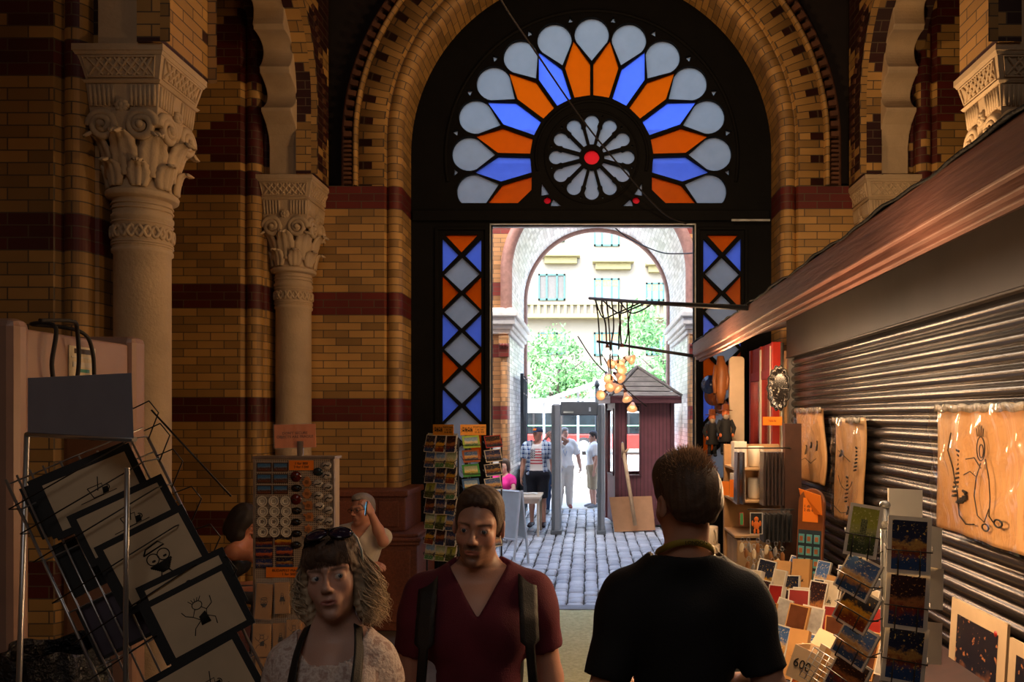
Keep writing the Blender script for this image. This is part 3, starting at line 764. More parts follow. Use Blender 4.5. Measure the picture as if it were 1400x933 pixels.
tree('leafy street tree left of the doorway centre, in front of the cream house', -1.9, 47, 7.2, (2.1, 4.9, 1.7), 4)
tree('leafy street tree on the right, behind the wooden booth roof', 4.4, 47, 7.6, (2.0, 5.9, 2.1), 5)
tree('pale street tree farthest left behind the gate leaf', -6.6, 51, 6.0, (1.0, 4.2, 1.6), 8, 500)

# bus standing along the street
YBUS = 41.5
bus = thing('city_bus', 'red city bus with dark windows and white roof passing outside', 'bus', (1.5, YBUS + 1.2, 0))
M_red = mat('bus_red', '#c41f18', .35, var=.06); M_busg = mat('bus_window_glass', '#20282c', .08, var=.5, scale=1.2); M_rub = mat('tyre_rubber', '#1d1d1f', .8); M_bw = mat('bus_white', '#d8d8d6', .4, var=.05); M_al = mat('wheel_alloy', '#9a9c9e', .4, metal=.5)
mb = MB(); mb.span((-4.5, YBUS, .32), (7.5, YBUS + 2.4, 1.08)); mb.build('body', M_red, bus, bevel=.05)
mb = MB(); mb.span((-4.5, YBUS + .03, 1.08), (7.5, YBUS + 2.37, 2.18)); mb.build('windows_band', M_busg, bus)
mb = MB(); mb.span((-4.5, YBUS, 2.18), (7.5, YBUS + 2.4, 2.95)); mb.build('roof', M_bw, bus, bevel=.08)
mb = MB()
for x in (-4.45, -2.9, -1.4, .6, 2.1, 3.6, 5.2, 7.4): mb.span((x - .05, YBUS - .01, 1.08), (x + .05, YBUS + .05, 2.18))
mb.build('window_pillar', M_rub, bus)
mb = MB(); mb.span((-4.5, YBUS - .02, 1.5), (7.5, YBUS + .03, 1.56)); mb.build('handrail', mat('bus_green_rail', '#6fb08a', .5), bus)
for x in (-.27, 5.9):
    mb = MB(); mb.lathe([(0, -.1), (.42, -.1), (.46, -.06), (.46, .12), (0, .12)], (x, YBUS + .06, .47), 28, Matrix.Rotation(R(90), 3, 'X')); w_ = mb.build('wheel', M_rub, bus)
    mb = MB(); mb.lathe([(0, .16), (.10, .16), (.11, .14), (.27, .13), (.29, .15), (.29, .1)], (x, YBUS + .06, .47), 24, Matrix.Rotation(R(90), 3, 'X'))
    for k in range(8): a = k * math.pi / 4; mb.sphere((x + .2 * math.cos(a), YBUS - .09, .47 + .2 * math.sin(a)), .035, 8, 5)
    mb.build('hub', M_al, w_)
# market awning with slanted white beams in front of the house
aw = thing('market_awning', 'slanted white awning with folded struts across the street', 'awning', (-1.2, 30, 0))
mb = MB(); a, b = at(737, 548, 30), at(840, 512, 30)
mb.hexa([a + Vector((0, 0, -.16)), b + Vector((0, 0, -.16)), b + Vector((0, 1.6, -.1)), a + Vector((0, 1.6, -.1)), a, b, b + Vector((0, 1.6, .05)), a + Vector((0, 1.6, .05))])
mb.build('canopy', mat('white_canvas', '#dfe2e4', .8, var=.05), aw)
mb = MB()
for px in (742, 790, 836): p = at(px, 548 - (px - 737) * .35, 30); mb.cyl((p.x, 30.8, 0), (p.x, 30.8, p.z), .05, n=10)
a, b = at(742, 550, 30), at(806, 530, 30); mb.tube([a, b], .05, 8); a, b = at(795, 549, 30), at(835, 517, 30); mb.tube([a, b], .05, 8)
mb.build('strut', mat('galvanised_steel', '#a9afb4', .4, metal=.6), aw)
# dark lamp post just outside the archway and a bollard on the pavement
lp = thing('signpost', 'slim dark post standing at the street edge between detector and booth', 'post', (.19, 18.4, 0))
mb = MB(); mb.cyl((.19, 18.4, 0), (.19, 18.4, 2.75), .045, n=14); mb.build('pole', mat('dark_green_iron', '#2c3436', .5), lp)
mb = MB(); mb.lathe([(.0, 2.86), (.03, 2.84), (.06, 2.76), (.07, 2.72), (.05, 2.70)], (.19, 18.4, 0), 14); mb.lathe([(.09, 0), (.09, .08), (.05, .12)], (.19, 18.4, 0), 14); mb.build('finial', MATS['dark_green_iron'], lp)
bo = thing('bollard', 'thin grey bollard with crossbar on the sunny pavement', 'bollard', (-.28, 30, 0))
mb = MB(); p = at(794.5, 600, 30); mb.cyl((p.x, 30, -.01), (p.x, 30, 1.0), .035, n=10); mb.sphere((p.x, 30, 1.02), .05, 10, 6); mb.cyl((p.x - .18, 30, .52), (p.x + .18, 30, .52), .02, n=8); mb.build('post', MATS['galvanised_steel'], bo)

# ================================================================== things in the porch
# wooden guard booth
O = Vector((.50, 14.2, 0)); ex = Vector((1, .162, 0)).normalized(); ey = Vector((-.162, 1, 0)).normalized(); ez = Vector((0, 0, 1))
bt = thing('guard_booth', 'dark red wooden booth with grey pyramid roof standing in the archway', 'booth', (1.0, 14.7, 0))
W_, Dp, H_ = 1.03, 1.0, 2.30
B = lambda x, y, z: O + ex * x + ey * y + ez * z
M_booth = NT('dark_red_planks'); ox, oy, oz = M_booth.sep(M_booth.geo('Position')); pl_ = ((ox + oy) * 12.5); fr_ = pl_.fract(); seam = fr_.lt(.09)
M_booth.set(Base_Color=M_booth.mix(seam, M_booth.mix(M_booth.noise(6, 4, M_booth.geo('Position')), col('#64393b'), col('#8a5152')), col('#1d0f10')), Roughness=.5)
M_booth.bump(seam * -1, .008)
Mrot = Matrix((ex, ey, ez)).transposed()
def bbx(mb, x0, y0, z0, x1, y1, z1): mb.box(B((x0 + x1) / 2, (y0 + y1) / 2, (z0 + z1) / 2), (x1 - x0, y1 - y0, z1 - z0), Mrot)
mb = MB()
bbx(mb, 0, 0, .1, W_, .04, .95); bbx(mb, 0, 0, .95, .19, .04, H_); bbx(mb, .42, 0, .95, W_, .04, H_); bbx(mb, .19, 0, 2.2, .42, .04, H_)
bbx(mb, 0, .0, .1, .04, Dp, .95); bbx(mb, 0, 0, .95, .04, .25, H_); bbx(mb, 0, .8, .95, .04, Dp, H_); bbx(mb, 0, .2, 2.12, .04, .85, H_)
bbx(mb, W_ - .04, 0, .1, W_, Dp, H_); bbx(mb, 0, Dp - .04, .1, W_, Dp, .95); bbx(mb, 0, Dp - .04, 2.1, W_, Dp, H_); bbx(mb, 0, 0, .06, W_, Dp, .1)
mb.build('wall', M_booth.m, bt)
M_bframe = mat('dark_red_trim', '#5a3234', .5, var=.2)
mb = MB()
for x in (0, W_): bbx(mb, x - .035, -.03, .06, x + .035, .05, H_)
bbx(mb, -.03, Dp - .05, .06, .05, Dp + .03, H_); bbx(mb, -.03, -.03, .04, W_ + .03, .03, .16)
for x0, x1, z0, z1 in ((.16, .19, .92, 2.23), (.42, .45, .92, 2.23), (.16, .45, .92, .95), (.16, .45, 2.2, 2.23)): bbx(mb, x0, -.025, z0, x1, .03, z1)
for y0, y1, z0, z1 in ((.22, .25, .92, 2.15), (.8, .83, .92, 2.15), (.22, .83, .92, .95), (.22, .83, 2.12, 2.15)): bbx(mb, -.025, y0, z0, .03, y1, z1)
mb.build('frame', M_bframe, bt, bevel=.004)
G_clear = NT('window_glass'); G_clear.set(Base_Color=(.9, .95, .95, 1), Roughness=.03, Transmission_Weight=1.0, IOR=1.1)
mb = MB(); bbx(mb, .19, .015, .95, .42, .022, 2.2); mb.build('window_pane', G_clear.m, bt)
mb = MB(); bbx(mb, .015, .25, .95, .022, .8, 2.12); mb.build('window_pane', G_clear.m, bt)
mb = MB(); mb.tube([B(.10, -.02, 1.30), B(.10, -.07, 1.32), B(.10, -.07, 1.52), B(.10, -.02, 1.54)], .012, 8); mb.build('handle', MATS['galvanised_steel'], bt)
M_shing = mat('grey_roof_shingle', '#6f6a66', .8, var=.3, scale=5, bump=.006)
mb = MB(); e = .14; ap = B(W_ / 2 - .02, Dp / 2, 2.92)
for lev in range(6):
    t0, t1 = lev / 6, (lev + 1) / 6
    ring_ = lambda t, dz: [B(-e, -e, H_ + .06 + dz).lerp(ap, t), B(W_ + e, -e, H_ + .06 + dz).lerp(ap, t), B(W_ + e, Dp + e, H_ + .06 + dz).lerp(ap, t), B(-e, Dp + e, H_ + .06 + dz).lerp(ap, t)]
    mb.hexa(ring_(t0, .018) + ring_(t1, .0))
for c in ((-e, -e), (W_ + e, -e), (W_ + e, Dp + e), (-e, Dp + e)): mb.tube([B(c[0], c[1], H_ + .08), ap + Vector((0, 0, .02))], .03, 6)
mb.build('roof', M_shing, bt)
mb = MB(); bbx(mb, -e, -e, H_ - .06, W_ + e, -e + .03, H_ + .07); bbx(mb, -e, -e, H_ - .06, -e + .03, Dp + e, H_ + .07); bbx(mb, W_ + e - .03, -e, H_ - .06, W_ + e, Dp + e, H_ + .07); bbx(mb, -e, -e, H_, W_ + e, Dp + e, H_ + .05)
mb.build('eave', M_bframe, bt, bevel=.006)
# cardboard sheet and wooden stick leaning against it
cb = MB(); a, b, c_, d_ = at(840, 728, 13.66), at(896, 725, 13.72), at(891, 679, 14.02), at(833, 680.5, 13.96)
off = Vector((.0, .012, .004)); cb.hexa([a, b, b + off, a + off, d_, c_, c_ + off, d_ + off])
tag(cb.build('cardboard_sheet', mat('brown_cardboard', '#a9794f', .85, var=.08)), 'brown cardboard sheet leaning on the front of the red booth', 'cardboard')
st = thing('wooden_stick', 'long pale wooden stick with forked top leaning over the cardboard', 'stick', tuple(at(868, 719, 13.68)))
mb = MB(); p0, p1 = at(868.5, 719, 13.64), at(852.5, 618, 13.94); mb.tube([p0, p1], .034, 8); mb.build('shaft', mat('pale_pine', '#c6a277', .6, var=.15), st)
mb = MB(); p1 = p1 + Vector((0, .0, 0)); mb.tube([p1 - Vector((0, 0, .1)), p1 + Vector((-.02, -.03, .16))], [.04, .02], 8); mb.tube([p1 - Vector((0, 0, .05)), p1 + Vector((.09, -.03, .06))], [.03, .015], 8); mb.build('fork', MATS['pale_pine'], st)

# walk-through metal detector in the porch
M_grey = mat('detector_grey', '#8a8e8f', .45, var=.06); M_greyd = mat('detector_dark_grey', '#5d6263', .45, var=.08)
dt = thing('metal_detector', 'grey walk-through metal detector beside the booth in the archway', 'metal detector', (-.18, 13.6, 0))
for x0, x1 in ((-.63, -.48), (.155, .27)):
    mb = MB(); mb.span((x0, 13.4, .0), (x1, 13.95, 2.22)); s_ = mb.build('side_panel', M_grey, dt, bevel=.03)
    mb = MB(); mb.span((x0 - .004, 13.38, .05), (x0 + .05, 13.97, 2.2)); mb.build('edge_strip', M_greyd, s_, bevel=.012)
    mb = MB(); mb.span((x0 - .02, 13.36, .0), (x1 + .02, 13.99, .07)); mb.build('foot', M_greyd, s_, bevel=.01)
mb = MB(); mb.span((-.48, 13.42, 2.02), (.155, 13.93, 2.26)); h_ = mb.build('header', M_greyd, dt, bevel=.02)
mb = MB(); mb.span((-.43, 13.405, 2.06), (-.26, 13.43, 2.09)); mb.build('status_strip', mat('pale_led_strip', '#c3c7b8', .4), h_)
mb = MB(); mb.span((.0, 13.405, 2.09), (.035, 13.43, 2.16)); mb.build('display', mat('pale_display', '#c3cbcd', .3), h_)

# table with papers and bottle
tb = thing('wooden_table', 'small pale wooden table in front of the man in the checked shirt', 'table', (-1.05, 13.5, 0))
M_pw = mat('pale_table_wood', '#cdbfa8', .5, var=.1)
mb = MB(); mb.span((-1.345, 13.12, .63), (-.80, 13.95, .665)); mb.build('tabletop', M_pw, tb, bevel=.005)
mb = MB(); mb.span((-1.32, 13.15, .55), (-.83, 13.17, .63)); mb.span((-.85, 13.15, .55), (-.83, 13.9, .63)); mb.span((-1.32, 13.88, .55), (-.83, 13.9, .63)); mb.build('apron', M_pw, tb)
for x in (-1.31, -.845):
    for y in (13.165, 13.885):
        mb = MB(); mb.tube([(x, y, 0), (x, y, .62)], [.018, .026], 4, smooth=False); mb.build('leg', M_pw, tb)
for k, (x, y, a, lab) in enumerate(((-1.13, 13.62, .1, 'open white booklet lying on the pale table, left one'), (-.97, 13.66, -.05, 'white sheet of paper lying on the pale table, right one'))):
    mb = MB(); Mz = Matrix.Rotation(a, 3, 'Z')
    mb.sheet(lambda u, v: Vector((x, y, .667)) + Mz @ Vector(((u - .5) * .17, (v - .5) * .24, .012 * math.sin(math.pi * u) + .002)), 8, 2); tag(mb.build('paper_booklet', mat('white_paper', '#e6e6e2', .7, var=.04), solid=.004), lab, 'paper')
bo = thing('water_bottle', 'clear plastic water bottle standing on the left end of the table', 'bottle', (-1.27, 13.3, .665))
G_pet = NT('clear_plastic'); G_pet.set(Base_Color=(.93, .97, 1, 1), Roughness=.08, Transmission_Weight=.85, IOR=1.2)
mb = MB(); mb.lathe([(0, .666), (.03, .666), (.035, .68), (.033, .72), (.036, .76), (.033, .80), (.034, .83), (.012, .885), (.012, .90)], (-1.27, 13.3, 0), 18); mb.build('body', G_pet.m, bo)
mb = MB(); mb.lathe([(.015, .893), (.015, .915), (0, .917)], (-1.27, 13.3, 0), 14); mb.build('cap', mat('blue_cap', '#8fa9d0', .4), bo)

# folding A-board
ab_ = thing('sandwich_board', 'blank pale-grey folding A-board on the cobbles beside the postcard stand', 'sign', (-1.13, 10.85, 0))
nrm = Vector((-.62, -.78, 0)).normalized(); wd = Vector((.78, -.62, 0)).normalized(); top = Vector((-1.12, 10.85, 1.0))
M_wf = mat('white_painted_wood', '#cfd6d8', .5, var=.06); M_bl = mat('pale_grey_board', '#b7c4c8', .5, var=.06)
for s_ in (1, -1):
    q = lambda u, v: top + wd * u + nrm * s_ * (.015 + .13 * (1 - v)) - ez * (1 - v) * 1.0
    mb = MB()
    for u in (-.26, .26): mb.tube([q(u, 0), q(u, 1)], .018, 4, smooth=False)
    for v in (.98, .35): mb.tube([q(-.26, v), q(.26, v)], .016, 4, smooth=False)
    mb.build('frame', M_wf, ab_)
    mb = MB(); mb.hexa([q(-.25, .36), q(.25, .36), q(.25, .36) + nrm * .008, q(-.25, .36) + nrm * .008, q(-.25, .97), q(.25, .97), q(.25, .97) + nrm * .008, q(-.25, .97) + nrm * .008]); mb.build('panel', M_bl, ab_)

# iron gate leaf folded back against the passage wall
gt = thing('iron_gate', 'dark iron gate leaf swung open against the left wall of the archway', 'gate', (-1.3, 16.0, 0))
M_iron = mat('dark_iron', '#34393e', .5, metal=.4, var=.2)
q = lambda t, z, d=0: Vector((-1.235 + (-1.32 + 1.235) * t + d, 14.6 + 2.1 * t, z))
mb = MB()
for t in (0, .5, 1): mb.tube([q(t, .03), q(t, 2.8)], .03, 4, smooth=False)
for z in (.08, 1.0, 1.1, 2.45, 2.75): mb.tube([q(0, z), q(1, z)], .022, 4, smooth=False)
mb.build('frame', M_iron, gt)
mb = MB()
for i in range(1, 18): mb.cyl(q(i / 18, 1.1), q(i / 18, 2.75), .011, n=6); mb.cyl(q(i / 18, .08), q(i / 18, 1.0), .011, n=6)
mb.build('bars', M_iron, gt)
mb = MB(); mb.hexa([q(0, .08, -.004), q(1, .08, -.004), q(1, .08, .004), q(0, .08, .004), q(0, 1.0, -.004), q(1, 1.0, -.004), q(1, 1.0, .004), q(0, 1.0, .004)]); mb.build('kick_plate', M_iron, gt)
# notice board / white box on the passage corner
mb = MB(); mb.span((-1.62, YI - .07, 1.15), (-1.42, YI - .0, 1.62)); tag(mb.build('junction_box', mat('pale_box_paint', '#c9ccca', .5), bevel=.01), 'pale grey electrical box on the brick corner of the archway', 'electrical box')

# ================================================================== cables and lamp cluster hung from the kiosk roof
M_cord = mat('dark_cord', '#1a1513', .7); M_pole = mat('dark_pole', '#22242a', .5)
def cable(name, label, pts, r, m, cat='cable', group=None):
    pts = [Vector(p) for p in pts]; out = []
    for i in range(len(pts) - 1):
        p0, p1, p2, p3 = pts[max(i - 1, 0)], pts[i], pts[i + 1], pts[min(i + 2, len(pts) - 1)]
        for k in range(8):
            t = k / 8; out.append(.5 * ((2 * p1) + (p2 - p0) * t + (2 * p0 - 5 * p1 + 4 * p2 - p3) * t * t + (3 * p1 - p0 - 3 * p2 + p3) * t ** 3))
    out.append(pts[-1]); mb = MB(); mb.tube(out, r, 6); return tag(mb.build(name, m), label, cat, group)
cable('hanging_cable', 'long dark cable running diagonally across the stained-glass fan window', [at(640, -90, 5.6), at(685, 0, 6.2), at(735, 75, 6.8), at(795, 162, 7.4), at(850, 230, 7.8), at(905, 290, 8.1), at(938, 306, 8.2)], .009, M_cord)
cable('hanging_wire', 'thin sagging wire across the top right of the open doorway', [at(840, 311, 10.5), at(858, 325, 10.5), at(884, 338, 10.3), at(907, 346, 10.0), at(930, 347, 9.6), at(952, 346, 9.0)], .008, M_cord)
mb = MB(); mb.tube([at(806, 408, 7.7), at(900, 415, 6.2), at(1022, 421, 4.95)], [.014, .016, .018], 8); tag(mb.build('lamp_pole', M_pole), 'upper dark pole reaching from kiosk roof, lamps hang from it', 'pole')
mb = MB(); mb.tube([at(816, 467, 7.75), at(948, 487, 7.55)], [.012, .016], 8); tag(mb.build('lamp_pole', M_pole), 'lower thin dark pole sloping from kiosk roof corner behind globe lamps', 'pole')
cable('hanging_wire', 'straight dark guy wire slanting down through the lamp cluster', [at(790, 460, 7.9), at(815, 497, 7.8), at(850, 528, 7.7), at(884, 556, 7.7)], .006, M_cord)
E_bulb = NT('lit_warm_bulb'); E_bulb.set(Base_Color=(1, .8, .5, 1), Emission_Color=(1, .62, .3, 1), Emission_Strength=1.6)
E_glob = NT('lit_globe_glass'); E_glob.set(Base_Color=(1, .95, .9, 1), Emission_Color=(1, .92, .82, 1), Emission_Strength=1.5)
M_refl = mat('orange_reflector', '#d98a5a', .25, metal=.35, var=.2)
M_sock = mat('brown_socket', '#5a2a18', .5)
G_refl = NT('frosted_reflector'); G_refl.set(Base_Color=col('#f3d8c4'), Roughness=.35, Emission_Color=(1, .45, .18, 1), Emission_Strength=.3)
lamps = [((860.7, 490.7), (.7, -.4, -.3)), ((850, 495.6), (-.5, -.6, -.6)), ((838.8, 496.5), (-.6, -.6, -.3)), ((831, 515.7), (.2, -.8, -.6)), ((846.8, 515.7), (.6, -.5, -.5)), ((848.3, 507.5), (.3, -.7, .3)), ((835.5, 527.5), (-.5, -.7, -.5)), ((842.8, 529.3), (.6, -.5, -.7)), ((823.7, 540.3), (-.5, -.8, -.1)), ((856.5, 542.6), (.2, -.5, -.8)), ((864.7, 555.8), (-.1, -.6, -.7))]
def q_to(d): return Vector((0, 0, 1)).rotation_difference(Vector(d).normalized()).to_matrix().to_4x4()
proto = None
words_ = ['reflector lamp highest and furthest right in the hanging cluster', 'reflector lamp directly under the right globe lamp', 'reflector lamp directly under the left globe lamp', 'reflector lamp at mid height on the left of the cluster', 'reflector lamp at mid height on the right of the cluster', 'reflector lamp in the middle of the cluster, beside a red cap', 'left one of the pair of reflector lamps low in the cluster', 'right one of the pair of reflector lamps low in the cluster', 'reflector lamp hanging lowest on the far left, by the detector', 'reflector lamp hanging in front of the booth roof, upper one', 'reflector lamp hanging lowest in front of the booth window']
for (p, d), lab in zip(lamps, words_):
    c = at(p[0], p[1], 7.7); Mx = Matrix.Translation(c) @ q_to(d)
    if proto is None:
        proto = thing('reflector_lamp', 'orange ' + lab, 'lamp', (0, 0, 0), group='hanging reflector lamps')
        mb = MB(); mb.lathe([(.016, -.045), (.02, -.03), (.034, .0), (.05, .03), (.052, .038), (.048, .036), (.03, .0), (.012, -.028)], (0, 0, 0), 18); mb.build('reflector', G_refl.m, proto)
        mb = MB(); mb.sphere((0, 0, .004), (.020, .020, .026), 12, 8); mb.build('bulb', E_bulb.m, proto)
        mb = MB(); mb.lathe([(0, -.085), (.013, -.083), (.016, -.06), (.018, -.04)], (0, 0, 0), 12); mb.build('socket', M_sock, proto)
        setloc(proto, Mx)
    else: dup(proto, Mx, 'orange ' + lab)
for (p, lab) in (((830.4, 482.5), 'left white globe lamp of the pair under the lower pole'), ((850.5, 481.6), 'right white globe lamp of the pair under the lower pole')):
    c = at(p[0], p[1], 7.68); g = thing('globe_lamp', lab, 'lamp', tuple(c), group='pair of globe lamps')
    mb = MB(); mb.sphere(c, .050, 20, 14); mb.build('globe', E_glob.m, g); mb = MB(); mb.lathe([(.014, .043), (.02, .052), (.014, .08), (0, .084)], c, 12); mb.build('socket', M_sock, g)
tops = [(814, 408), (823, 408), (836, 409), (846, 410), (851, 410), (857, 410), (829, 409), (866, 411)]
ends = [(822, 500), (829.5, 476), (838, 494), (850, 475), (845, 497), (860, 486), (836, 520), (855, 470)]
for k, (a, b) in enumerate(zip(tops, ends)):
    r_ = random.Random(k); pts = [at(a[0], a[1], 7.6)] + [at(a[0] + (b[0] - a[0]) * t + r_.uniform(-2, 2), a[1] + (b[1] - a[1]) * t, 7.65) for t in (.25, .5, .75)] + [at(b[0], b[1], 7.7)]
    cable('hanging_wire', 'knotted dark cord hanging from the upper pole, number %s from its left end' % ('one two four five six seven three eight'.split()[k]), pts, .008, M_cord, 'cord', 'lamp cords')
for k, (a, m_, b) in enumerate((((814, 410), (824, 434), (880, 412)), ((823, 410), (845, 428), (885, 413)), ((846, 411), (862, 428), (893, 414)))):
    cable('drooping_wire', ['lowest', 'middle', 'shortest'][k] + ' of the cords drooping sideways under the upper pole', [at(a[0], a[1], 7.55), at(m_[0], m_[1], 7.3), at(m_[0] + 18, m_[1] - 5, 7.0), at(b[0], b[1], 6.5)], .007, M_cord, 'cord')
for k, (a, b) in enumerate((((826, 490), (833, 512)), ((836, 500), (846, 512)), ((834, 518), (838, 526)), ((833, 525), (826, 536)), ((847, 520), (857, 538)), ((858, 545), (866, 552)), ((860, 486), (846, 505)))):
    cable('twisted_wire', 'short twisted flex between lamps, ' + ['under the left globe', 'in the cluster middle', 'above the low lamp pair', 'leading to the lowest left lamp', 'leading to the lamp over the booth roof', 'leading to the lamp at the booth window', 'under the right globe'][k], [at(*a, 7.72), at((a[0] + b[0]) / 2 + 2, (a[1] + b[1]) / 2, 7.74), at(*b, 7.72)], .006, M_sock, 'cord')
# ================================================================== printed pictures, cards, ink drawings
def pic(name, sky_, mid, low, spark, seed=1.0, tower=False):
    n = NT(name); x, y, _ = n.sep(n.uv()); v = n.comb(x * 1.0, y * 1.4, seed * 7.1)
    f1 = n.noise(5, 4, v); f2 = n.noise(14, 3, v)
    h = y + (f1 - .5) * .55
    c = n.ramp(h, [(.18, col(low)), (.36, col(mid)), (.5, tuple(.5 * a + .5 * b for a, b in zip(col(mid), col(spark)))), (.62, col(sky_)), (1, tuple(a * .7 for a in col(sky_)))])
    c = n.mix(f2.gt(.64), c, col(spark))
    if tower: c = n.mix((x - .5).abs().lt(.12) * y.lt(.75) * y.gt(.2), c, n.mix((f2 * 7).fract().gt(.5), col('#26301c'), col('#8a8f5a')))
    n.set(Base_Color=c, Roughness=.35); return n.m
PICS = [pic('night_city_print', '#0f1c3c', '#7a3416', '#20406e', '#d9b35a', 1), pic('green_tower_print', '#a3a63a', '#5a6a2c', '#3c4522', '#d6cf8a', 2, True), pic('autumn_leaf_print', '#1b2236', '#c9851c', '#7a2d16', '#e5b93c', 3),
        pic('river_print', '#4a6fa8', '#c58a3c', '#24466e', '#e8d8a8', 4), pic('dark_red_print', '#2a1016', '#7a2b1c', '#1b2c52', '#c98e4a', 5), pic('sunny_city_print', '#8fb4d8', '#cdb98a', '#4c7f54', '#f0ead0', 6),
        pic('blue_evening_print', '#20356a', '#3c4c78', '#182440', '#d8a85c', 7), pic('meadow_print', '#b9c9a0', '#d6c05c', '#6f8a44', '#ecebd0', 8)]
M_card = mat('card_white', '#d9d2c2', .6, var=.06); M_cream = mat('cream_paper', '#cbb391', .75, var=.08); M_kraft = mat('kraft_paper', '#c08e52', .7, var=.1); M_matte = mat('black_mat_board', '#0d0c0c', .7)
M_ink = mat('black_ink', '#14110f', .7, var=.05); M_orange = mat('orange_price_paper', '#f07c10', .7, var=.05); M_green = mat('green_border', '#3f9a4a', .6); M_bluec = mat('blue_border', '#3a6aa8', .6); M_wire = mat('bright_wire', '#b9babb', .3, metal=.8, var=.05); M_wired = mat('dark_wire', '#3a3734', .4, metal=.6)
def card(name, M, w, h, pm, border=.07, body=None, t=.003, label=None, cat=None, group=None, ink=None, parent=None):
    """flat card centred on M, local x = width, y = height, z = front"""
    mb = MB(M); mb.box((0, 0, -t / 2), (w, h, t)); mb.cur = 1
    bx, by = w * (.5 - border), h * .5 - w * border
    mb.add([(-bx, -by, .0006), (bx, -by, .0006), (bx, by, .0006), (-bx, by, .0006)], [(0, 1, 2, 3)], [[(0, 0), (1, 0), (1, 1), (0, 1)]], smooth=False)
    mb.cur = 2
    if ink:
        for pts, r in ink:
            mb.tube([(x * w, y * w, .0012) for x, y in pts], r * w, 4)
    o = mb.build(name, [body or M_card, pm, M_ink], parent, fix=False)
    return tag(o, label, cat, group)
def facing(o, nrm, roll=0, up=(0, 0, 1)):
    """matrix at o whose z looks along nrm and y points up"""
    z = Vector(nrm).normalized(); u = Vector(up); y = (u - z * u.dot(z)).normalized(); x = y.cross(z)
    M = Matrix.Identity(4)
    for i in range(3): M[i][0], M[i][1], M[i][2], M[i][3] = x[i], y[i], z[i], Vector(o)[i]
    return M @ Matrix.Rotation(roll, 4, 'Z')
def ell(cx, cy, rx, ry, a0=0, a1=360, n=18): return [(cx + rx * math.cos(R(a0 + (a1 - a0) * i / n)), cy + ry * math.sin(R(a0 + (a1 - a0) * i / n))) for i in range(n + 1)]
def doodle(k, s=1.0, ox=0, oy=0):
    """simple ink figures"""
    r = random.Random(k); L = []
    a = lambda pts, w=.008: L.append(([(ox + x * s, oy + y * s) for x, y in pts], w * s))
    kind = k % 4
    if kind == 0:      # two round faces under one wide hat, solid body
        a(ell(-.07, .03, .085, .09)); a(ell(.09, .04, .085, .09)); a([(-.16, .14), (.16, .18), (.1, .26), (-.1, .22), (-.16, .14)], .012); a(ell(-.07, .0, .02, .01)); a(ell(.1, .01, .02, .01))
        for q in range(7): a([(-.15 + q * .02, -.08 - q * .02), (.17 - q * .015, -.06 - q * .022)], .018)
        a([(-.04, -.2), (-.07, -.26)]); a([(.06, -.2), (.09, -.26)])
    elif kind == 1:    # cup on a table with a straw
        a([(-.12, .1), (-.08, -.1), (.08, -.1), (.12, .1), (-.12, .1)]); a([(.02, .0), (.1, .24)]); a([(-.3, -.12), (.3, -.1)], .006); a(ell(.16, 0, .05, .05, -90, 90))
        for q in range(4): a([(.1 + q * .02, -.09), (.12 + q * .02, .02)], .012)
    elif kind == 2:    # sprawling figure with flowing hair
        a(ell(0, .2, .09, .08)); a([(-.06, .15), (-.15, .02), (-.05, -.1), (.08, -.06), (.12, .05), (.05, .14)]); a([(-.15, .02), (-.26, .1), (-.3, .2)]); a([(.12, .05), (.25, .12), (.27, .26)]); a([(-.05, -.1), (-.2, -.2), (-.26, -.32)]); a([(.08, -.06), (.2, -.16), (.18, -.3)])
        for q in range(6): a([(-.04 + q * .022, -.02 + q * .01), (-.06 + q * .03, -.2)], .016)
        for q in range(5): a([(-.07 + q * .03, .26), (-.12 + q * .06, .34)], .006)
    else:              # standing figure in a cape with a stick
        a(ell(0, .24, .06, .07)); a([(-.05, .18), (-.14, -.14), (.13, -.14), (.05, .18)], .014); a([(-.06, -.14), (-.07, -.3)]); a([(.05, -.14), (.07, -.3)]); a([(.17, .16), (.12, -.3)], .007)
        for q in range(5): a([(-.08 + q * .04, .1), (-.1 + q * .05, -.12)], .017)
    return L

# ================================================================== the kiosk along the right side
XE, XS, YE = 1.0, 1.70, 7.60
kz = thing('market_kiosk', 'long wooden market kiosk with closed roller shutter along the right side', 'kiosk', (2.2, 4, 0))
M_wood = NT('reddish_stained_wood'); g1 = M_wood.geo('Position'); gx, gy, gz = M_wood.sep(g1)
wv = M_wood.noise(3, 6, M_wood.comb(gx * 8, gy * .9, gz * 14)); M_wood.set(Base_Color=M_wood.ramp(wv, [(.25, col('#5e3c35')), (.5, col('#8a6259')), (.8, col('#75493f'))]), Roughness=.6); M_wood.bump(wv, .004)
M_redp = NT('red_tongue_and_groove'); rx_, ry_, rz_ = M_redp.sep(M_redp.geo('Position')); sm_ = (ry_ * 13).fract().lt(.08); M_redp.set(Base_Color=M_redp.mix(sm_, col('#a8281c'), col('#3a0c08')), Roughness=.4); M_redp.bump(sm_ * -1, .006)
M_redf = mat('red_frame_paint', '#a8281c', .4, var=.15); M_shut = mat('shutter_metal', '#46413f', .27, metal=.75, var=.12, scale=4); M_shbox = mat('shutter_box_metal', '#37302c', .55, metal=.4, var=.2, scale=3)
M_felt = mat('roofing_felt', '#0a0b0c', .85, bump=.01, scale=12)
mb = MB(); mb.span((XE, .2, 2.575), (XE + .03, YE, 2.705)); mb.build('fascia', M_wood.m, kz, bevel=.006)
mb = MB(); mb.span((XE + .03, .2, 2.545), (XE + .06, YE, 2.60)); mb.span((XE + .06, .2, 2.53), (XE + .09, YE, 2.56)); mb.build('lower_trim', M_wood.m, kz, bevel=.004)
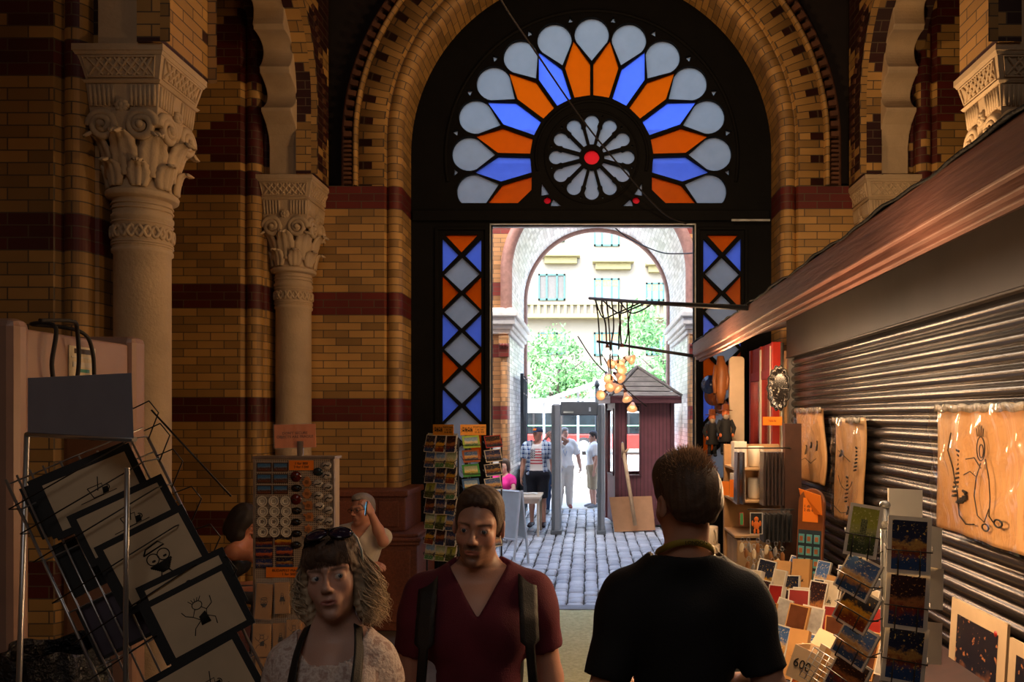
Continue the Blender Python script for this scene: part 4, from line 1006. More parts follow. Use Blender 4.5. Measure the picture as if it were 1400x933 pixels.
mb = MB(); zs_ = lambda x: 2.635 + (x - XE - .03) * .26; mb.hexa([(XE + .03, .2, zs_(XE + .03)), (3.2, .2, zs_(3.2)), (3.2, YE, zs_(3.2)), (XE + .03, YE, zs_(XE + .03))] + [(XE + .03, .2, zs_(XE + .03) + .02), (3.2, .2, zs_(3.2) + .02), (3.2, YE, zs_(3.2) + .02), (XE + .03, YE, zs_(XE + .03) + .02)]); mb.build('soffit', mat('dark_soffit_board', '#3a2722', .7, var=.3), kz)
mb = MB(); mb.sheet(lambda u, v: Vector((XE - .006 + 2.5 * u, .2 + (YE + .05 - .2) * v, 2.708 + .66 * u + .006 * math.sin(v * 61) + .004 * math.sin(v * 173))), 6, 120); mb.build('roof', M_felt, kz, solid=.008)
mb = MB(); pit = .0687; nz = 30; z0 = 2.49 - nz * pit
for i in range(nz):
    def fn(u, v, i=i):
        t = v; return Vector((XS - .020 * math.sin(math.pi * min(1, t * 1.12)) ** .75 if t < .893 else XS + .004, .3 + 6.27 * u, z0 + (i + t) * pit))
    mb.sheet(fn, 1, 10)
mb.build('shutter', M_shut, kz, fix=False)
mb = MB(); mb.span((XS - .05, .3, 2.49), (XS + .3, 6.60, 2.83)); mb.span((XS - .055, .3, 2.485), (XS - .03, 6.6, 2.50)); mb.build('shutter_box', M_shbox, kz, bevel=.006)
mb = MB(); mb.span((XS - .04, 6.56, .4), (XS + .06, 6.62, 2.5)); mb.cyl((XS - .08, 6.62, .3), (XS - .08, 6.62, 2.62), .014, n=10); mb.build('shutter_rail', mat('rail_steel', '#8d8a86', .35, metal=.7), kz)
mb = MB(); mb.span((1.60, .3, 0), (1.9, 6.6, .46)); mb.span((.90, .4, 0), (1.6, 5.4, .10)); mb.build('plinth', mat('dark_counter_board', '#3a2018', .6), kz)
mb = MB(); mb.hexa([(.90, .6, .1), (1.62, .6, .1), (1.62, 5.35, .1), (.90, 5.35, .1), (.90, .6, .72), (1.62, .6, .95), (1.62, 5.35, .95), (.90, 5.35, .72)]); mb.build('counter', MATS['dark_counter_board'], kz)
mb = MB(); mb.span((.875, .6, .70), (.90, 5.35, .775)); mb.build('counter_lip', mat('aluminium_edge', '#b9bbbd', .3, metal=.8), kz, bevel=.004)
# shop front at the far end: red boarding above a glazed front
mb = MB(); mb.span((1.56, 6.64, 2.40), (1.60, YE - .02, 2.63)); mb.span((1.56, 6.64, .0), (1.60, YE - .02, .8)); mb.build('red_boarding', M_redp.m, kz)
mb = MB()
for y in (6.66, 7.12, 7.56): mb.span((1.54, y - .03, 0), (1.62, y + .03, 2.63))
mb.span((1.545, 6.64, 2.33), (1.61, YE - .02, 2.41)); mb.span((1.545, 6.64, .78), (1.61, YE - .02, .84)); mb.build('shop_front_frame', M_redf, kz, bevel=.005)
mb = MB(); mb.span((1.535, 7.085, .8), (1.55, 7.115, 2.6)); mb.span((1.535, 6.685, .8), (1.55, 6.71, 2.6)); mb.build('pale_batten', M_card, kz)
mb = MB(); mb.span((1.575, 6.69, .84), (1.58, 7.53, 2.33)); mb.build('shop_glass', G_clear.m, kz)
M_tan = mat('tan_backing', '#b08c62', .8, var=.2, scale=5)
mb = MB(); mb.span((1.98, 6.62, 0), (2.0, YE, 2.63)); mb.span((1.6, YE - .03, 0), (2.0, YE, 2.63)); mb.span((1.60, 6.62, 0), (2.0, 6.64, 2.4))
for z in (1.2, 1.55, 1.9): mb.span((1.66, 6.66, z), (1.98, 7.5, z + .015))
mb.build('shop_shelving', M_tan, kz)
for i in range(10):
    z = (1.215, 1.565, 1.915)[i % 3]; y = 6.75 + .08 * i; rr_ = random.Random(i); h = rr_.uniform(.12, .24); mb = MB(); mb.lathe([(0, 0), (.03, 0), (.034, h * .5), (.018, h * .8), (.018, h), (0, h)], (1.78, y, z + .001), 12)
    tag(mb.build('souvenir_bottle', mat(('dark', 'red', 'pale')[i % 3] + '_bottle', ('#2a2a2a', '#a8342a', '#cfc3a8')[i % 3], .25)), 'small souvenir bottle behind the red-framed kiosk window', 'bottle', 'bottles behind the kiosk window')

# ------------------------------------------------------------------ things hung at the kiosk's far end
wb = MB(); o_ = Vector((1.245, 7.0, 1.42)); wb.prism([(0, 0), (.135, 0), (.135, 1.05)] + arc(.1, 1.08, .035, 0, R(90), 5) + arc(.035, 1.08, .035, R(90), R(180), 5), o_, (1, 0, 0), (0, 0, 1), (0, .045, 0))
tag(wb.build('white_board', mat('off_white_board', '#cdb699', .5, var=.06), bevel=.006), 'tall narrow off-white board with rounded top beside the hanging puppets', 'board')
cap_ = lambda l, **k: l
M_coat = mat('black_puppet_coat', '#15161a', .8, var=.2); M_skin_p = mat('painted_wood_skin', '#c26a3c', .5); M_beard = mat('grey_puppet_beard', '#a99a8c', .9); M_brownl = mat('brown_leather', '#6e3a1c', .5, var=.25)
def puppet(p, s, label, hat):
    t = thing('hanging_puppet', label, 'puppet', tuple(p), group='puppets hanging at the kiosk end'); p = Vector(p); v = lambda x, y, z: p + Vector((x, y, z)) * s
    mb = MB(); mb.lathe([(0, .30), (.05, .30), (.075, .25), (.07, .12), (.10, -.02), (.095, -.03), (0, -.03)], p, 14, Matrix.Scale(s, 3))
    for q in (-1, 1): mb.tube([v(.07 * q, 0, .27), v(.12 * q, -.02, .16), v(.09 * q, -.07, .08)], [.032 * s, .03 * s, .026 * s], 8)
    mb.build('coat', M_coat, t)
    mb = MB(); mb.sphere(v(0, -.01, .37), (.055 * s, .06 * s, .07 * s), 12, 9); mb.sphere(v(0, -.075, .365), .014 * s, 8, 6); mb.build('head', M_skin_p, t)
    mb = MB(); mb.sphere(v(0, -.045, .325), (.04 * s, .03 * s, .045 * s), 10, 8); mb.build('beard', M_beard, t)
    mb = MB(); mb.lathe([(0, .50), (.05, .49), (.055, .42), (.10, .415), (.10, .405), (0, .405)], p, 16, Matrix.Scale(s, 3)); mb.build('hat', hat, t)
    for q in (-1, 1):
        mb = MB(); mb.sphere(v(.085 * q, -.09, .065), (.02 * s, .026 * s, .03 * s), 8, 6); mb.build('hand', M_skin_p, t)
        mb = MB(); mb.tube([v(.04 * q, 0, -.02), v(.042 * q, 0, -.18)], .028 * s, 8); mb.sphere(v(.042 * q, -.03, -.19), (.03 * s, .055 * s, .024 * s), 8, 6); mb.build('leg', M_coat, t)
    mb = MB(); mb.cyl(v(0, 0, .49), v(0, 0, .62), .004 * s, n=5); mb.build('string', M_cord, t)
puppet((1.185, 6.85, 1.80), .62, 'black-coated bearded puppet hanging right beside the white board', M_brownl)
puppet((1.10, 7.05, 1.77), .60, 'black-coated puppet hanging on the outer left, behind its twin', M_brownl)
for k, (px, py, r_, m_, lab) in enumerate(((976, 540, .10, M_brownl, 'round brown leather hat hanging above the outer puppet'), (986, 556, .07, M_brownl, 'small round brown hat hanging just above the inner puppet'), (970, 526, .085, mat('dark_blue_glaze', '#1c2c5a', .2), 'round dark blue plate hanging left of the brown puppet coat'))):
    c = at(px, py, 7.15); Mx = facing(c, (-.6, -.8, .1)).to_3x3(); mb = MB(); mb.lathe([(0, .03), (r_ * .5, .03), (r_ * .6, .008), (r_, 0), (r_ * .97, -.008), (0, -.006)], c, 24, Mx)
    tag(mb.build('round_hat' if k < 2 else 'round_plate', m_), lab, 'hat' if k < 2 else 'plate')
mb = MB(); c = at(985, 518, 7.0); mb.tube([c + Vector((0, 0, .20)), c + Vector((.01, 0, .05)), c + Vector((0, 0, -.12)), c + Vector((.0, 0, -.22))], [.03, .055, .05, .03], 10); mb.tube([c + Vector((-.04, 0, .12)), c + Vector((-.06, -.02, -.02)), c + Vector((-.05, -.03, -.13))], .018, 8); mb.tube([c + Vector((.04, 0, .12)), c + Vector((.06, -.02, 0)), c + Vector((.045, -.03, -.1))], .018, 8)
tag(mb.build('leather_bag', mat('tan_leather', '#8a5228', .5, var=.2)), 'brown leather bag with straps hanging highest at the kiosk corner', 'bag')
# scalloped oval plate on the red post
pl_ = thing('oval_plate', 'black scalloped oval plate with white speckles hanging on the red post', 'plate', tuple(at(1067, 531, 6.35))); c = at(1067, 531, 6.35); Mx = facing(c, (-.75, -.66, 0))
M_spk = NT('speckled_black_glaze'); M_spk.set(Base_Color=M_spk.ramp(M_spk.noise(60, 3), [(.60, (.012, .01, .01, 1)), (.68, (.4, .32, .26, 1))]), Roughness=.25)
mb = MB(Mx)
def plate(u, v):
    a = 2 * math.pi * u; e = 1 + .05 * math.cos(14 * a) * v; return (.105 * v * e * math.cos(a), .175 * v * e * math.sin(a), .02 * (v > .75) * (v - .75) * 4 + .004)
mb.sheet(plate, 84, 8); mb.build('dish', M_spk.m, pl_, solid=.006)
mb = MB(Mx); mb.tube([(.105 * (1 + .05 * math.cos(14 * a)) * math.cos(a), .175 * (1 + .05 * math.cos(14 * a)) * math.sin(a), .026) for a in [2 * math.pi * i / 112 for i in range(112)]], .006, 6, closed=True); mb.build('rim', mat('black_rim', '#100e0e', .3), pl_)
def price(px, py, Y, nrm, w, h, txt, label, roll=0):
    t = thing('price_card', label, 'price card', tuple(at(px, py, Y))); Mx = facing(at(px, py, Y), nrm, roll)
    mb = MB(Mx); mb.box((0, 0, 0), (w, h, .003)); mb.build('paper', M_orange, t)
    if txt: text_mesh('lettering', txt, Mx @ Matrix.Translation((0, 0, .0025)), h * .34, M_ink, t)
price(1056, 576, 6.5, (-.8, -.6, 0), .20, .07, 'TÁSKÁK', 'orange price card on the kiosk window below the oval plate')
price(992, 648 + 20, 5.6, (-.3, -.95, 0), .05, .10, '', 'small yellow-orange card standing on the shelf behind the back-turned man')

# ------------------------------------------------------------------ shelf stand with mugs
sh = thing('display_shelf', 'white shelf stand with mugs at the corner of the kiosk', 'shelf', (1.3, 6.0, 0))
mb = MB(); mb.span((1.42, 5.72, .1), (1.54, 5.78, 1.95)); mb.build('post', mat('brown_post', '#4a2a1a', .5, var=.2), sh)
mb = MB()
for z in (1.10, 1.36, 1.60): mb.span((1.08, 5.85, z), (1.52, 6.35, z + .02))
mb.span((1.08, 6.30, .0), (1.52, 6.35, 1.78)); mb.build('shelf_board', M_tan, sh, bevel=.004)
mb = MB(); mb.span((1.10, 5.86, .1), (1.35, 6.3, 1.08)); mb.build('cabinet', M_tan, sh, bevel=.01)
M_mug = mat('white_ceramic', '#ddd0b8', .25, var=.04)
mg = None
for k, (x, y, z, lab) in enumerate(((1.265, 5.98, 1.623, 'white mug on the top shelf of the kiosk stand'), (1.265, 5.98, 1.383, 'white mug on the middle shelf directly under the other white mug'), (1.02, 6.6, .93, 'cream mug standing low behind the back-turned man, upper one'), (1.02, 6.5, .80, 'cream mug standing low behind the back-turned man, lower one'))):
    Mx = Matrix.Translation((x, y, z)) @ Matrix.Rotation(R(-70), 4, 'Z')
    if mg is None:
        mg = thing('mug', lab, 'mug', (0, 0, 0), group='white mugs')
        mb = MB(); mb.lathe([(0, .004), (.055, .0), (.06, .006), (.06, .15), (.057, .153), (.054, .15), (.054, .01), (0, .008)], (0, 0, 0), 28); mb.build('body', M_mug, mg)
        mb = MB(); mb.tube([(.058 + .0, 0, .125), (.085, 0, .125), (.1, 0, .10), (.1, 0, .06), (.085, 0, .032), (.058, 0, .03)], .009, 10); mb.build('handle', M_mug, mg); setloc(mg, Mx)
    else: dup(mg, Mx, lab)
for k, (x, y, z, lab) in enumerate(((1.13, 5.93, 1.623, 'white printed carton on the top shelf left of the mug'), (1.12, 5.93, 1.383, 'white printed carton on the middle shelf left of the mug'))):
    mb = MB(); mb.span((x - .045, y - .05, z), (x + .045, y + .09, z + .19)); mb.cur = 1
    for q in range(5): mb.tube([(x - .03 + .012 * q, y - .051, z + .05 + .01 * (q % 2)), (x - .025 + .012 * q, y - .051, z + .10)], .0025, 4)
    tag(mb.build('carton', [M_card, M_ink]), lab, 'carton')
price(1003, 668, 5.85, (-.2, -1, 0), .06, .13, '', 'narrow orange-yellow card hanging on the edge of the white shelf')
# flat packs hanging edge-on from two wire rails
G_film = NT('crinkled_film'); G_film.set(Base_Color=(1, 1, 1, 1), Roughness=.12, Transmission_Weight=.6, Alpha=.25); G_film.bump(G_film.noise(30, 3), .01)
M_pack = mat('dark_brown_goods', '#2e1812', .5, var=.3, scale=20); M_packb = mat('black_goods', '#141416', .5, var=.3)
rl = thing('hook_rail', 'upper wire rail with dark packs on the shelf stand', 'rail', (1.3, 5.6, 1.76)); mb = MB(); mb.tube([at(1004, 613, 5.66), at(1080, 613, 5.62)], .006, 6); mb.tube([at(1076, 613, 5.62), Vector((1.47, 5.74, 1.77))], .006, 6); mb.build('bar', M_wired, rl)
rl = thing('hook_rail', 'lower wire rail with black packs on the shelf stand', 'rail', (1.3, 5.6, 1.32)); mb = MB(); mb.tube([at(1022, 697, 5.56), at(1086, 697, 5.52)], .006, 6); mb.tube([at(1082, 697, 5.52), Vector((1.47, 5.74, 1.32))], .006, 6); mb.build('bar', M_wired, rl)
def packs(xs, y0, y1, Y, m, labf, grp, dep):
    for k, px in enumerate(xs):
        a = at(px, y0, Y); b = at(px, y1, Y); t = thing('hanging_pack', labf(k), 'packet', tuple(a), group=grp)
        j = rng.uniform(-.003, .003); mb = MB(); mb.hexa([(b.x - .009 + j, Y, b.z), (b.x + .009 + j, Y, b.z), (b.x + .009 + j, Y + dep, b.z), (b.x - .009 + j, Y + dep, b.z), (a.x - .007, Y, a.z - .02), (a.x + .007, Y, a.z - .02), (a.x + .007, Y + dep, a.z - .02), (a.x - .007, Y + dep, a.z - .02)]); mb.build('contents', m, t, bevel=.003)
        mb = MB(); mb.sheet(lambda u, v: Vector((b.x - .013 + .004 * math.sin(v * 9 + k), Y - .005 + (dep + .01) * u, b.z - .005 + (a.z - b.z + .02) * v)), 2, 8); mb.build('sleeve', G_film.m, t)
num = 'first second third fourth fifth sixth seventh eighth ninth tenth'.split()
packs([1046, 1051, 1056, 1061, 1066, 1071], 615, 692, 5.6, M_pack, lambda k: f'dark brown packet on the upper rail, {num[k]} from its mug side', 'dark packets on the upper rail', .14)
packs([1010, 1017], 615, 690, 5.6, M_pack, lambda k: ('left' if k == 0 else 'right') + ' one of the two brown packets hanging left of the mugs', 'dark packets left of the mugs', .14)
packs([1046, 1052, 1058, 1064, 1070, 1076, 1082], 700, 742, 5.5, M_packb, lambda k: f'black packet on the lower rail, {num[k]} from the left', 'black packets on the lower rail', .13)
Mx = facing(at(1034, 716, 5.5), (-.15, -1, 0)); pk = card('picture_card', Mx, .085, .15, M_matte, .05, M_card, label='black card with small orange figure hanging under the mugs', cat='card'); mb = MB(Mx)
for (x, y, rx, ry) in ((0, .03, .016, .018), (0, -.012, .022, .03), (-.012, -.055, .008, .02), (.012, -.055, .008, .02), (-.026, 0, .007, .02), (.026, 0, .007, .02)): mb.sphere((x, y, .003), (rx, ry, .004), 10, 6)
mb.build('figure', mat('orange_figure', '#e0701c', .6), pk)
Mx = facing(at(1014, 710, 5.5), (-.15, -1, 0)); card('flag_card', Mx, .03, .09, mat('green_red_print', '#2f8a4a', .5, var=.1), .15, M_redf, label='small red and green tag hanging beside the orange-figure card', cat='tag')
# keyrings and wooden spoons on hooks
rl = thing('hook_rail', 'lowest wire rail carrying oval keyrings beside the dark-shirted man', 'rail', (1.2, 5.3, 1.1)); mb = MB(); mb.tube([at(1012, 751, 5.4), at(1075, 753, 5.35)], .006, 6); mb.build('bar', M_wired, rl)
krs = [(1014, 744, 0), (1020, 752, 1), (1025, 744, 2), (1031, 753, 0), (1036, 745, 1), (1042, 754, 2), (1048, 747, 0), (1054, 756, 1), (1060, 750, 2), (1022, 770, 1), (1030, 773, 2), (1038, 769, 0), (1046, 776, 1), (1055, 772, 2), (1064, 766, 0), (1070, 757, 1)]
KM = [mat('ivory_keyring', '#d8c39c', .4), mat('brown_keyring', '#8a5a30', .4, var=.3), mat('silver_keyring', '#b5aea4', .25, metal=.6)]
for k, (px, py, q) in enumerate(krs):
    c = at(px, py + 5, 5.33 - .006 * k); Mx = facing(c, (-.5, -.85, .0), rng.uniform(-.2, .2)); t = thing('keyring', f'{("ivory", "brown", "silver")[q]} oval keyring on the lowest kiosk rail', 'keyring', tuple(c), group=f'{("ivory", "brown", "silver")[q]} keyrings on the lowest rail')
    mb = MB(Mx); mb.lathe([(0, .003), (.022, .003), (.026, 0), (.022, -.003), (0, -.003)], (0, 0, 0), 16, Matrix.Diagonal((.6, 1.35, 1)).to_3x3()); mb.build('fob', KM[q], t)
    mb = MB(Mx); mb.tube([(.012 * math.cos(a), .054 + .014 * math.sin(a), 0) for a in [2 * math.pi * i / 12 for i in range(12)]], .002, 5, closed=True); mb.build('ring', M_wire, t)
# round-topped wooden board with magnets and its price card
pb = thing('magnet_board', 'round-topped wooden board with rows of tiny magnets leaning at the shutter', 'display board', tuple(at(1107, 800, 4.9))); c = at(1107, 735, 4.95); Mx = facing(c, (-.62, -.78, .10))
mb = MB(Mx); mb.prism([(-.085, -.30), (.085, -.30), (.085, .22)] + arc(0, .22, .085, 0, math.pi, 14), (0, 0, -.03), (1, 0, 0), (0, 1, 0), (0, 0, .03)); mb.build('board', mat('varnished_board', '#7a4524', .35, var=.2), pb, bevel=.006)
mb = MB(Mx); mb.box((0, .17, .003), (.10, .15, .004)); q = mb.build('price_paper', M_orange, pb); text_mesh('lettering', '1 db 350\n2 db 600', Mx @ Matrix.Translation((0, .18, .007)), .024, M_ink, q)
mb = MB(Mx); mb.box((0, -.12, .002), (.15, .33, .003)); mb.build('backing', mat('dark_teal_felt', '#20323a', .8), pb)
for i in range(3):
    for j in range(4):
        p = Mx @ Vector((-.05 + i * .05, -.01 - j * .075, .008)); mm = MB(facing(p, (-.62, -.78, .10))); mm.box((0, 0, 0), (.036, .055, .008)); mm.cur = 1; mm.box((0, .0, .005), (.022, .03, .006))
        tag(mm.build('tiny_magnet', [mat('teal_magnet', '#5aa0a0', .4, var=.3), mat('brown_relief', '#a0623a', .5)], bevel=.002), 'tiny teal magnet on the round-topped wooden board', 'magnet', 'tiny magnets on the round-topped board')
mb = MB(); mb.add([at(1092, 668, 5.05), at(1122, 678, 4.86), at(1124, 705, 4.86), at(1100, 700, 5.05)], [(0, 1, 2, 3)]); tag(mb.build('orange_sheet', M_orange, solid=.003), 'orange paper sheet behind the round top of the wooden board', 'paper')

# ------------------------------------------------------------------ bins of packs, box, wire basket on the counter
M_film2 = mat('glossy_grey_wrap', '#a8a49c', .18, var=.35, scale=15); covers = [PICS[4], M_kraft, M_film2, mat('pale_booklet', '#c9b89a', .4, var=.2), PICS[3], mat('red_carton', '#8a1f18', .4), PICS[2], mat('brown_wrap', '#5a3420', .25, var=.3)]
r5 = random.Random(11)
rows = [(5.10, 6), (4.83, 6), (4.56, 7), (4.29, 7), (4.02, 7), (3.75, 7), (3.48, 5)]
rowname = ['farthest counter row', 'second farthest counter row', 'third counter row from the back', 'middle counter row', 'third counter row from the front', 'second counter row from the front', 'front counter row']
for ri, (y, nn) in enumerate(rows):
    for k in range(nn):
        x = .965 + k * .088 + r5.uniform(-.012, .012); h = r5.uniform(.17, .27); wd_ = r5.uniform(.085, .12); th = r5.choice((.014, .022, .035, .045)); zc = .73 + (x - .9) * .32 + h * .47
        Mx = facing((x, y + r5.uniform(-.05, .05), zc + .012), (-.62 + r5.uniform(-.15, .25), -.75, .34 + r5.uniform(-.08, .12))) @ Matrix.Rotation(r5.uniform(-.16, .10), 4, 'Z'); cv = (k * 3 + ri * 5) % 8
        nm_ = ['dark red picture', 'plain kraft', 'glossy grey', 'pale paper', 'river picture', 'red carton', 'autumn picture', 'brown wrapped'][cv]
        card('souvenir_pack', Mx, wd_, h, covers[cv], .06, M_kraft if cv in (1, 7) else M_card, th, f'{nm_} pack in the {rowname[ri]}, {num[k]} from the aisle', 'souvenir pack', f'packs in the {rowname[ri]}', ink=doodle(k + ri, .9) if cv in (1, 3) else None)
bx = thing('cardboard_box', 'open cardboard box with 600 written on it on the counter edge', 'box', tuple(at(1102, 925, 3.1))); c = at(1101, 912, 3.1); Mx = facing(c, (-.62, -.75, .2), R(-14))
mb = MB(Mx)
for (a, d) in (((0, 0, 0), (.13, .13, .004)), ((0, 0, -.14), (.13, .13, .004)), ((-.063, 0, -.07), (.004, .13, .14)), ((.063, 0, -.07), (.004, .13, .14)), ((0, -.063, -.07), (.13, .004, .14))): mb.box(a, d)
mb.build('carton_body', M_cream, bx)
mb = MB(Mx); mb.hexa([(-.063, .065, -.14), (.063, .065, -.14), (.063, .068, -.14), (-.063, .068, -.14), (-.063, .13, -.18), (.063, .13, -.18), (.063, .133, -.18), (-.063, .133, -.18)]); mb.build('flap', M_cream, bx)
mb = MB(Mx); mb.hexa([(.065, -.06, 0), (.065, .065, 0), (.068, .065, 0), (.068, -.06, 0), (.13, -.06, -.03), (.13, .065, -.03), (.133, .065, -.03), (.133, -.06, -.03)]); mb.build('flap', M_cream, bx)
text_mesh('lettering', '600.-', Mx @ Matrix.Translation((0, 0, .003)), .05, M_ink, bx)
wbk = thing('wire_basket', 'small wire basket of cards on the counter in front of the card spinner', 'basket', tuple(at(1128, 925, 3.0))); c = at(1126, 915, 2.95); Mx = facing(c, (-.6, -.7, .35), R(-20)); mb = MB(Mx)
for i in range(7): mb.tube([(-.07 + .0233 * i, -.07, 0), (-.07 + .0233 * i, .05, .0)], .0018, 5); mb.tube([(-.07, -.07 + .02 * i, 0), (.07, -.07 + .02 * i, 0)], .0018, 5)
mb.tube([(-.07, .05, 0), (-.07, .05, -.1), (.07, .05, -.1), (.07, .05, 0)], .0025, 5, closed=True); mb.build('mesh_front', M_wire, wbk)
for k in range(4): card('card_pack', facing(Mx @ Vector((-.045 + .03 * k, -.0, -.03)), (-.62, -.70, .3), R(-18 + 5 * k)), .035, .15, (M_cream, M_kraft)[k % 2], .05, M_card, .012, f'narrow {("cream", "brown")[k % 2]} card pack in the wire basket, {num[k]} from its left', 'card pack', 'card packs in the wire basket')

# ------------------------------------------------------------------ wire card spinner
sp = thing('card_spinner', 'grey-poled wire spinner rack of art cards at lower right', 'card rack', (.975, 2.6, 0)); SX, SY = .975, 2.6
mb = MB(); mb.cyl((SX, SY, .80), (SX, SY, 1.70), .014, n=14); mb.sphere((SX, SY, 1.71), (.018, .018, .014), 12, 8); mb.lathe([(.03, 1.66), (.03, 1.64), (.014, 1.63)], (SX, SY, 0), 16); mb.build('pole', mat('grey_pole', '#8d9092', .4, metal=.4), sp)
mb = MB(); mb.lathe([(0, .80), (.13, .80), (.14, .81), (.14, .83), (.02, .84)], (SX, SY, 0), 32); mb.build('base', MATS['grey_pole'], sp)
cards_ = []   # (px, py, Y, normal, roll, w, h, pic, label)
nR, nL = (-.22, -.96, .14), (-.80, -.42, .42)
for k, (py, pi_, lab) in enumerate(((746, 0, 'night-city art card at the top of the spinner front'), (822, 4, 'dark red art card in the middle of the spinner front'), (896, 0, 'night-city art card at the bottom of the spinner front'))): cards_.append((1243 - k * 3, py, 2.46, nR, R(-3 - 2 * k), .128, .178, pi_, lab))
for k, (px, py, pi_, lab) in enumerate(((1180, 726, 1, 'green tower art card at the top left of the spinner'), (1172, 788, 3, 'dark landscape art card second from top on the spinner left side'), (1170, 832, 2, 'autumn-leaf art card in the middle of the spinner left side'), (1168, 880, 3, 'blue river art card fourth from top on the spinner left side'), (1158, 925, 4, 'dark brown art card lowest on the spinner left side'))):
    cards_.append((px, py, 2.50, (-.35, -.92, .18) if k == 0 else nL, R(-8) if k == 0 else R(-12), .10 if k == 0 else .15, .165 if k == 0 else .125, pi_, lab))
for px, py, Y, nr, ro, w_, h_, pi_, lab in cards_:
    Mx = facing(at(px, py, Y), nr, ro); card('art_card', Mx, w_, h_, PICS[pi_], .10 if w_ < .14 else .05, M_card, .006, lab, 'art card', 'art cards in the spinner')
    mb = MB(Mx)   # the wire pocket that holds it
    mb.tube([(-w_ * .55, -.0, -.02), (-w_ * .52, -h_ * .1, .012), (w_ * .52, -h_ * .1, .012), (w_ * .55, 0, -.02)], .0022, 5)
    for q in (-.25, .25): mb.tube([(w_ * q, -h_ * .1, .012), (w_ * q, -h_ * .52, .010), (w_ * q, -h_ * .54, -.02)], .0022, 5)
    mb.tube([(0, -h_ * .54, -.02), Mx.inverted() @ Vector((SX, SY, (Mx @ Vector((0, -h_ * .5, 0))).z))], .0022, 5); mb.build('pocket', M_wired, sp)
for k, (px, py, lab) in enumerate(((1238, 697, 'blank back of a cream card at the very top of the spinner'), (1276, 748, 'edge-on cream card behind the top front card of the spinner'), (1278, 805, 'edge-on cream card behind the middle front card of the spinner'), (1276, 880, 'edge-on cream card behind the bottom front card of the spinner'))):
    card('art_card', facing(at(px, py, 2.72), (.15, -.95, .1) if k == 0 else (.55, -.8, .1), R(-4 if k == 0 else -12)), .125 if k == 0 else .1, .14, M_card, .0, M_card, .008, lab, 'art card', 'art cards in the spinner')

# ------------------------------------------------------------------ bagged shirts with drawings on the shutter, framed prints below
M_bag = NT('kraft_in_shiny_film'); wn = M_bag.noise(5, 6, M_bag.geo('Position')); px_, py_, pz_ = M_bag.sep(M_bag.geo('Position'))
M_bag.set(Base_Color=M_bag.ramp(M_bag.noise(2, 3, M_bag.geo('Position')), [(.3, col('#a8794a')), (.7, col('#c79a66'))]), Roughness=.45, Coat_Weight=.15, Coat_Roughness=.4)
dn_ = M_bag.noise(5, 2, M_bag.geo('Position')); wr = M_bag.noise(3.2, 6, M_bag.comb(px_ * 2 + dn_ * .9, py_ * 3.2 + dn_ * .8, pz_ * 1.3), .62); M_bag.bump((wr - .5).abs() * -1, .006)
XB = 1.655
G_bagf = NT('clear_bag_film'); _t = G_bagf.node('BsdfTransparent'); _g = G_bagf.node('BsdfGlossy'); _g.inputs['Roughness'].default_value = .12; _m = G_bagf.node('MixShader'); _m.inputs[0].default_value = .26
G_bagf.link(_t.outputs[0], _m.inputs[1]); G_bagf.link(_g.outputs[0], _m.inputs[2]); G_bagf.link(_m.outputs[0], G_bagf.out.inputs[0])
def blob(cx, cy, rx, ry, n=7): return [([(cx - rx * math.cos(q) , cy - ry + 2 * ry * q / 3.14159), (cx + rx * math.sin(q), cy - ry + 2 * ry * q / 3.14159 + .006)], .006) for q in [3.14159 * (i + .5) / n for i in range(n)]]
DRAW = {3: blob(-.2, -.06, .03, .05) + blob(-.02, -.04, .03, .035) + blob(.13, .0, .012, .02) + blob(.27, .0, .012, .035) + [([(-.25, -.14), (-.05, -.10), (.12, -.13), (.25, -.09)], .0025), ([(-.2, .0), (-.17, .06)], .003)],
        7: blob(-.1, .1, .03, .02) + blob(.2, .08, .025, .08) + blob(.02, -.12, .03, .09) + blob(.05, -.25, .02, .025) + [([(-.28, -.24), (-.1, -.28), (.1, -.25)], .0025), ([(-.15, .12), (.1, .06)], .0025), (ell(0, 0, .16, .12, 200, 330), .0025)],
        2: blob(-.17, -.02, .035, .11, 11) + blob(-.12, -.12, .05, .03, 6) + [([(-.22, .16), (-.25, .08), (-.2, .0), (-.16, -.1), (-.14, -.2), (-.08, -.23), (.0, -.22)], .003), (ell(.06, .1, .035, .05), .0025), (ell(.065, .09, .018, .028), .0025), ([(.06, .04), (.02, -.02), (.0, -.1), (.03, -.18), (.09, -.2), (.13, -.14)], .0025), ([(.10, .06), (.13, -.02), (.14, -.1), (.13, -.17), (.18, -.2)], .0025), (ell(.20, -.19, .03, .015), .004), (ell(.10, -.22, .028, .014), .0035), ([(-.08, .05), (.0, .06), (.06, .02)], .0025), ([(-.1, -.02), (-.04, .0), (.02, -.02)], .002)] + [([(.03 + .012 * i, .15), (.02 + .016 * i, .20 - .004 * (i - 2) ** 2)], .002) for i in range(5)]}
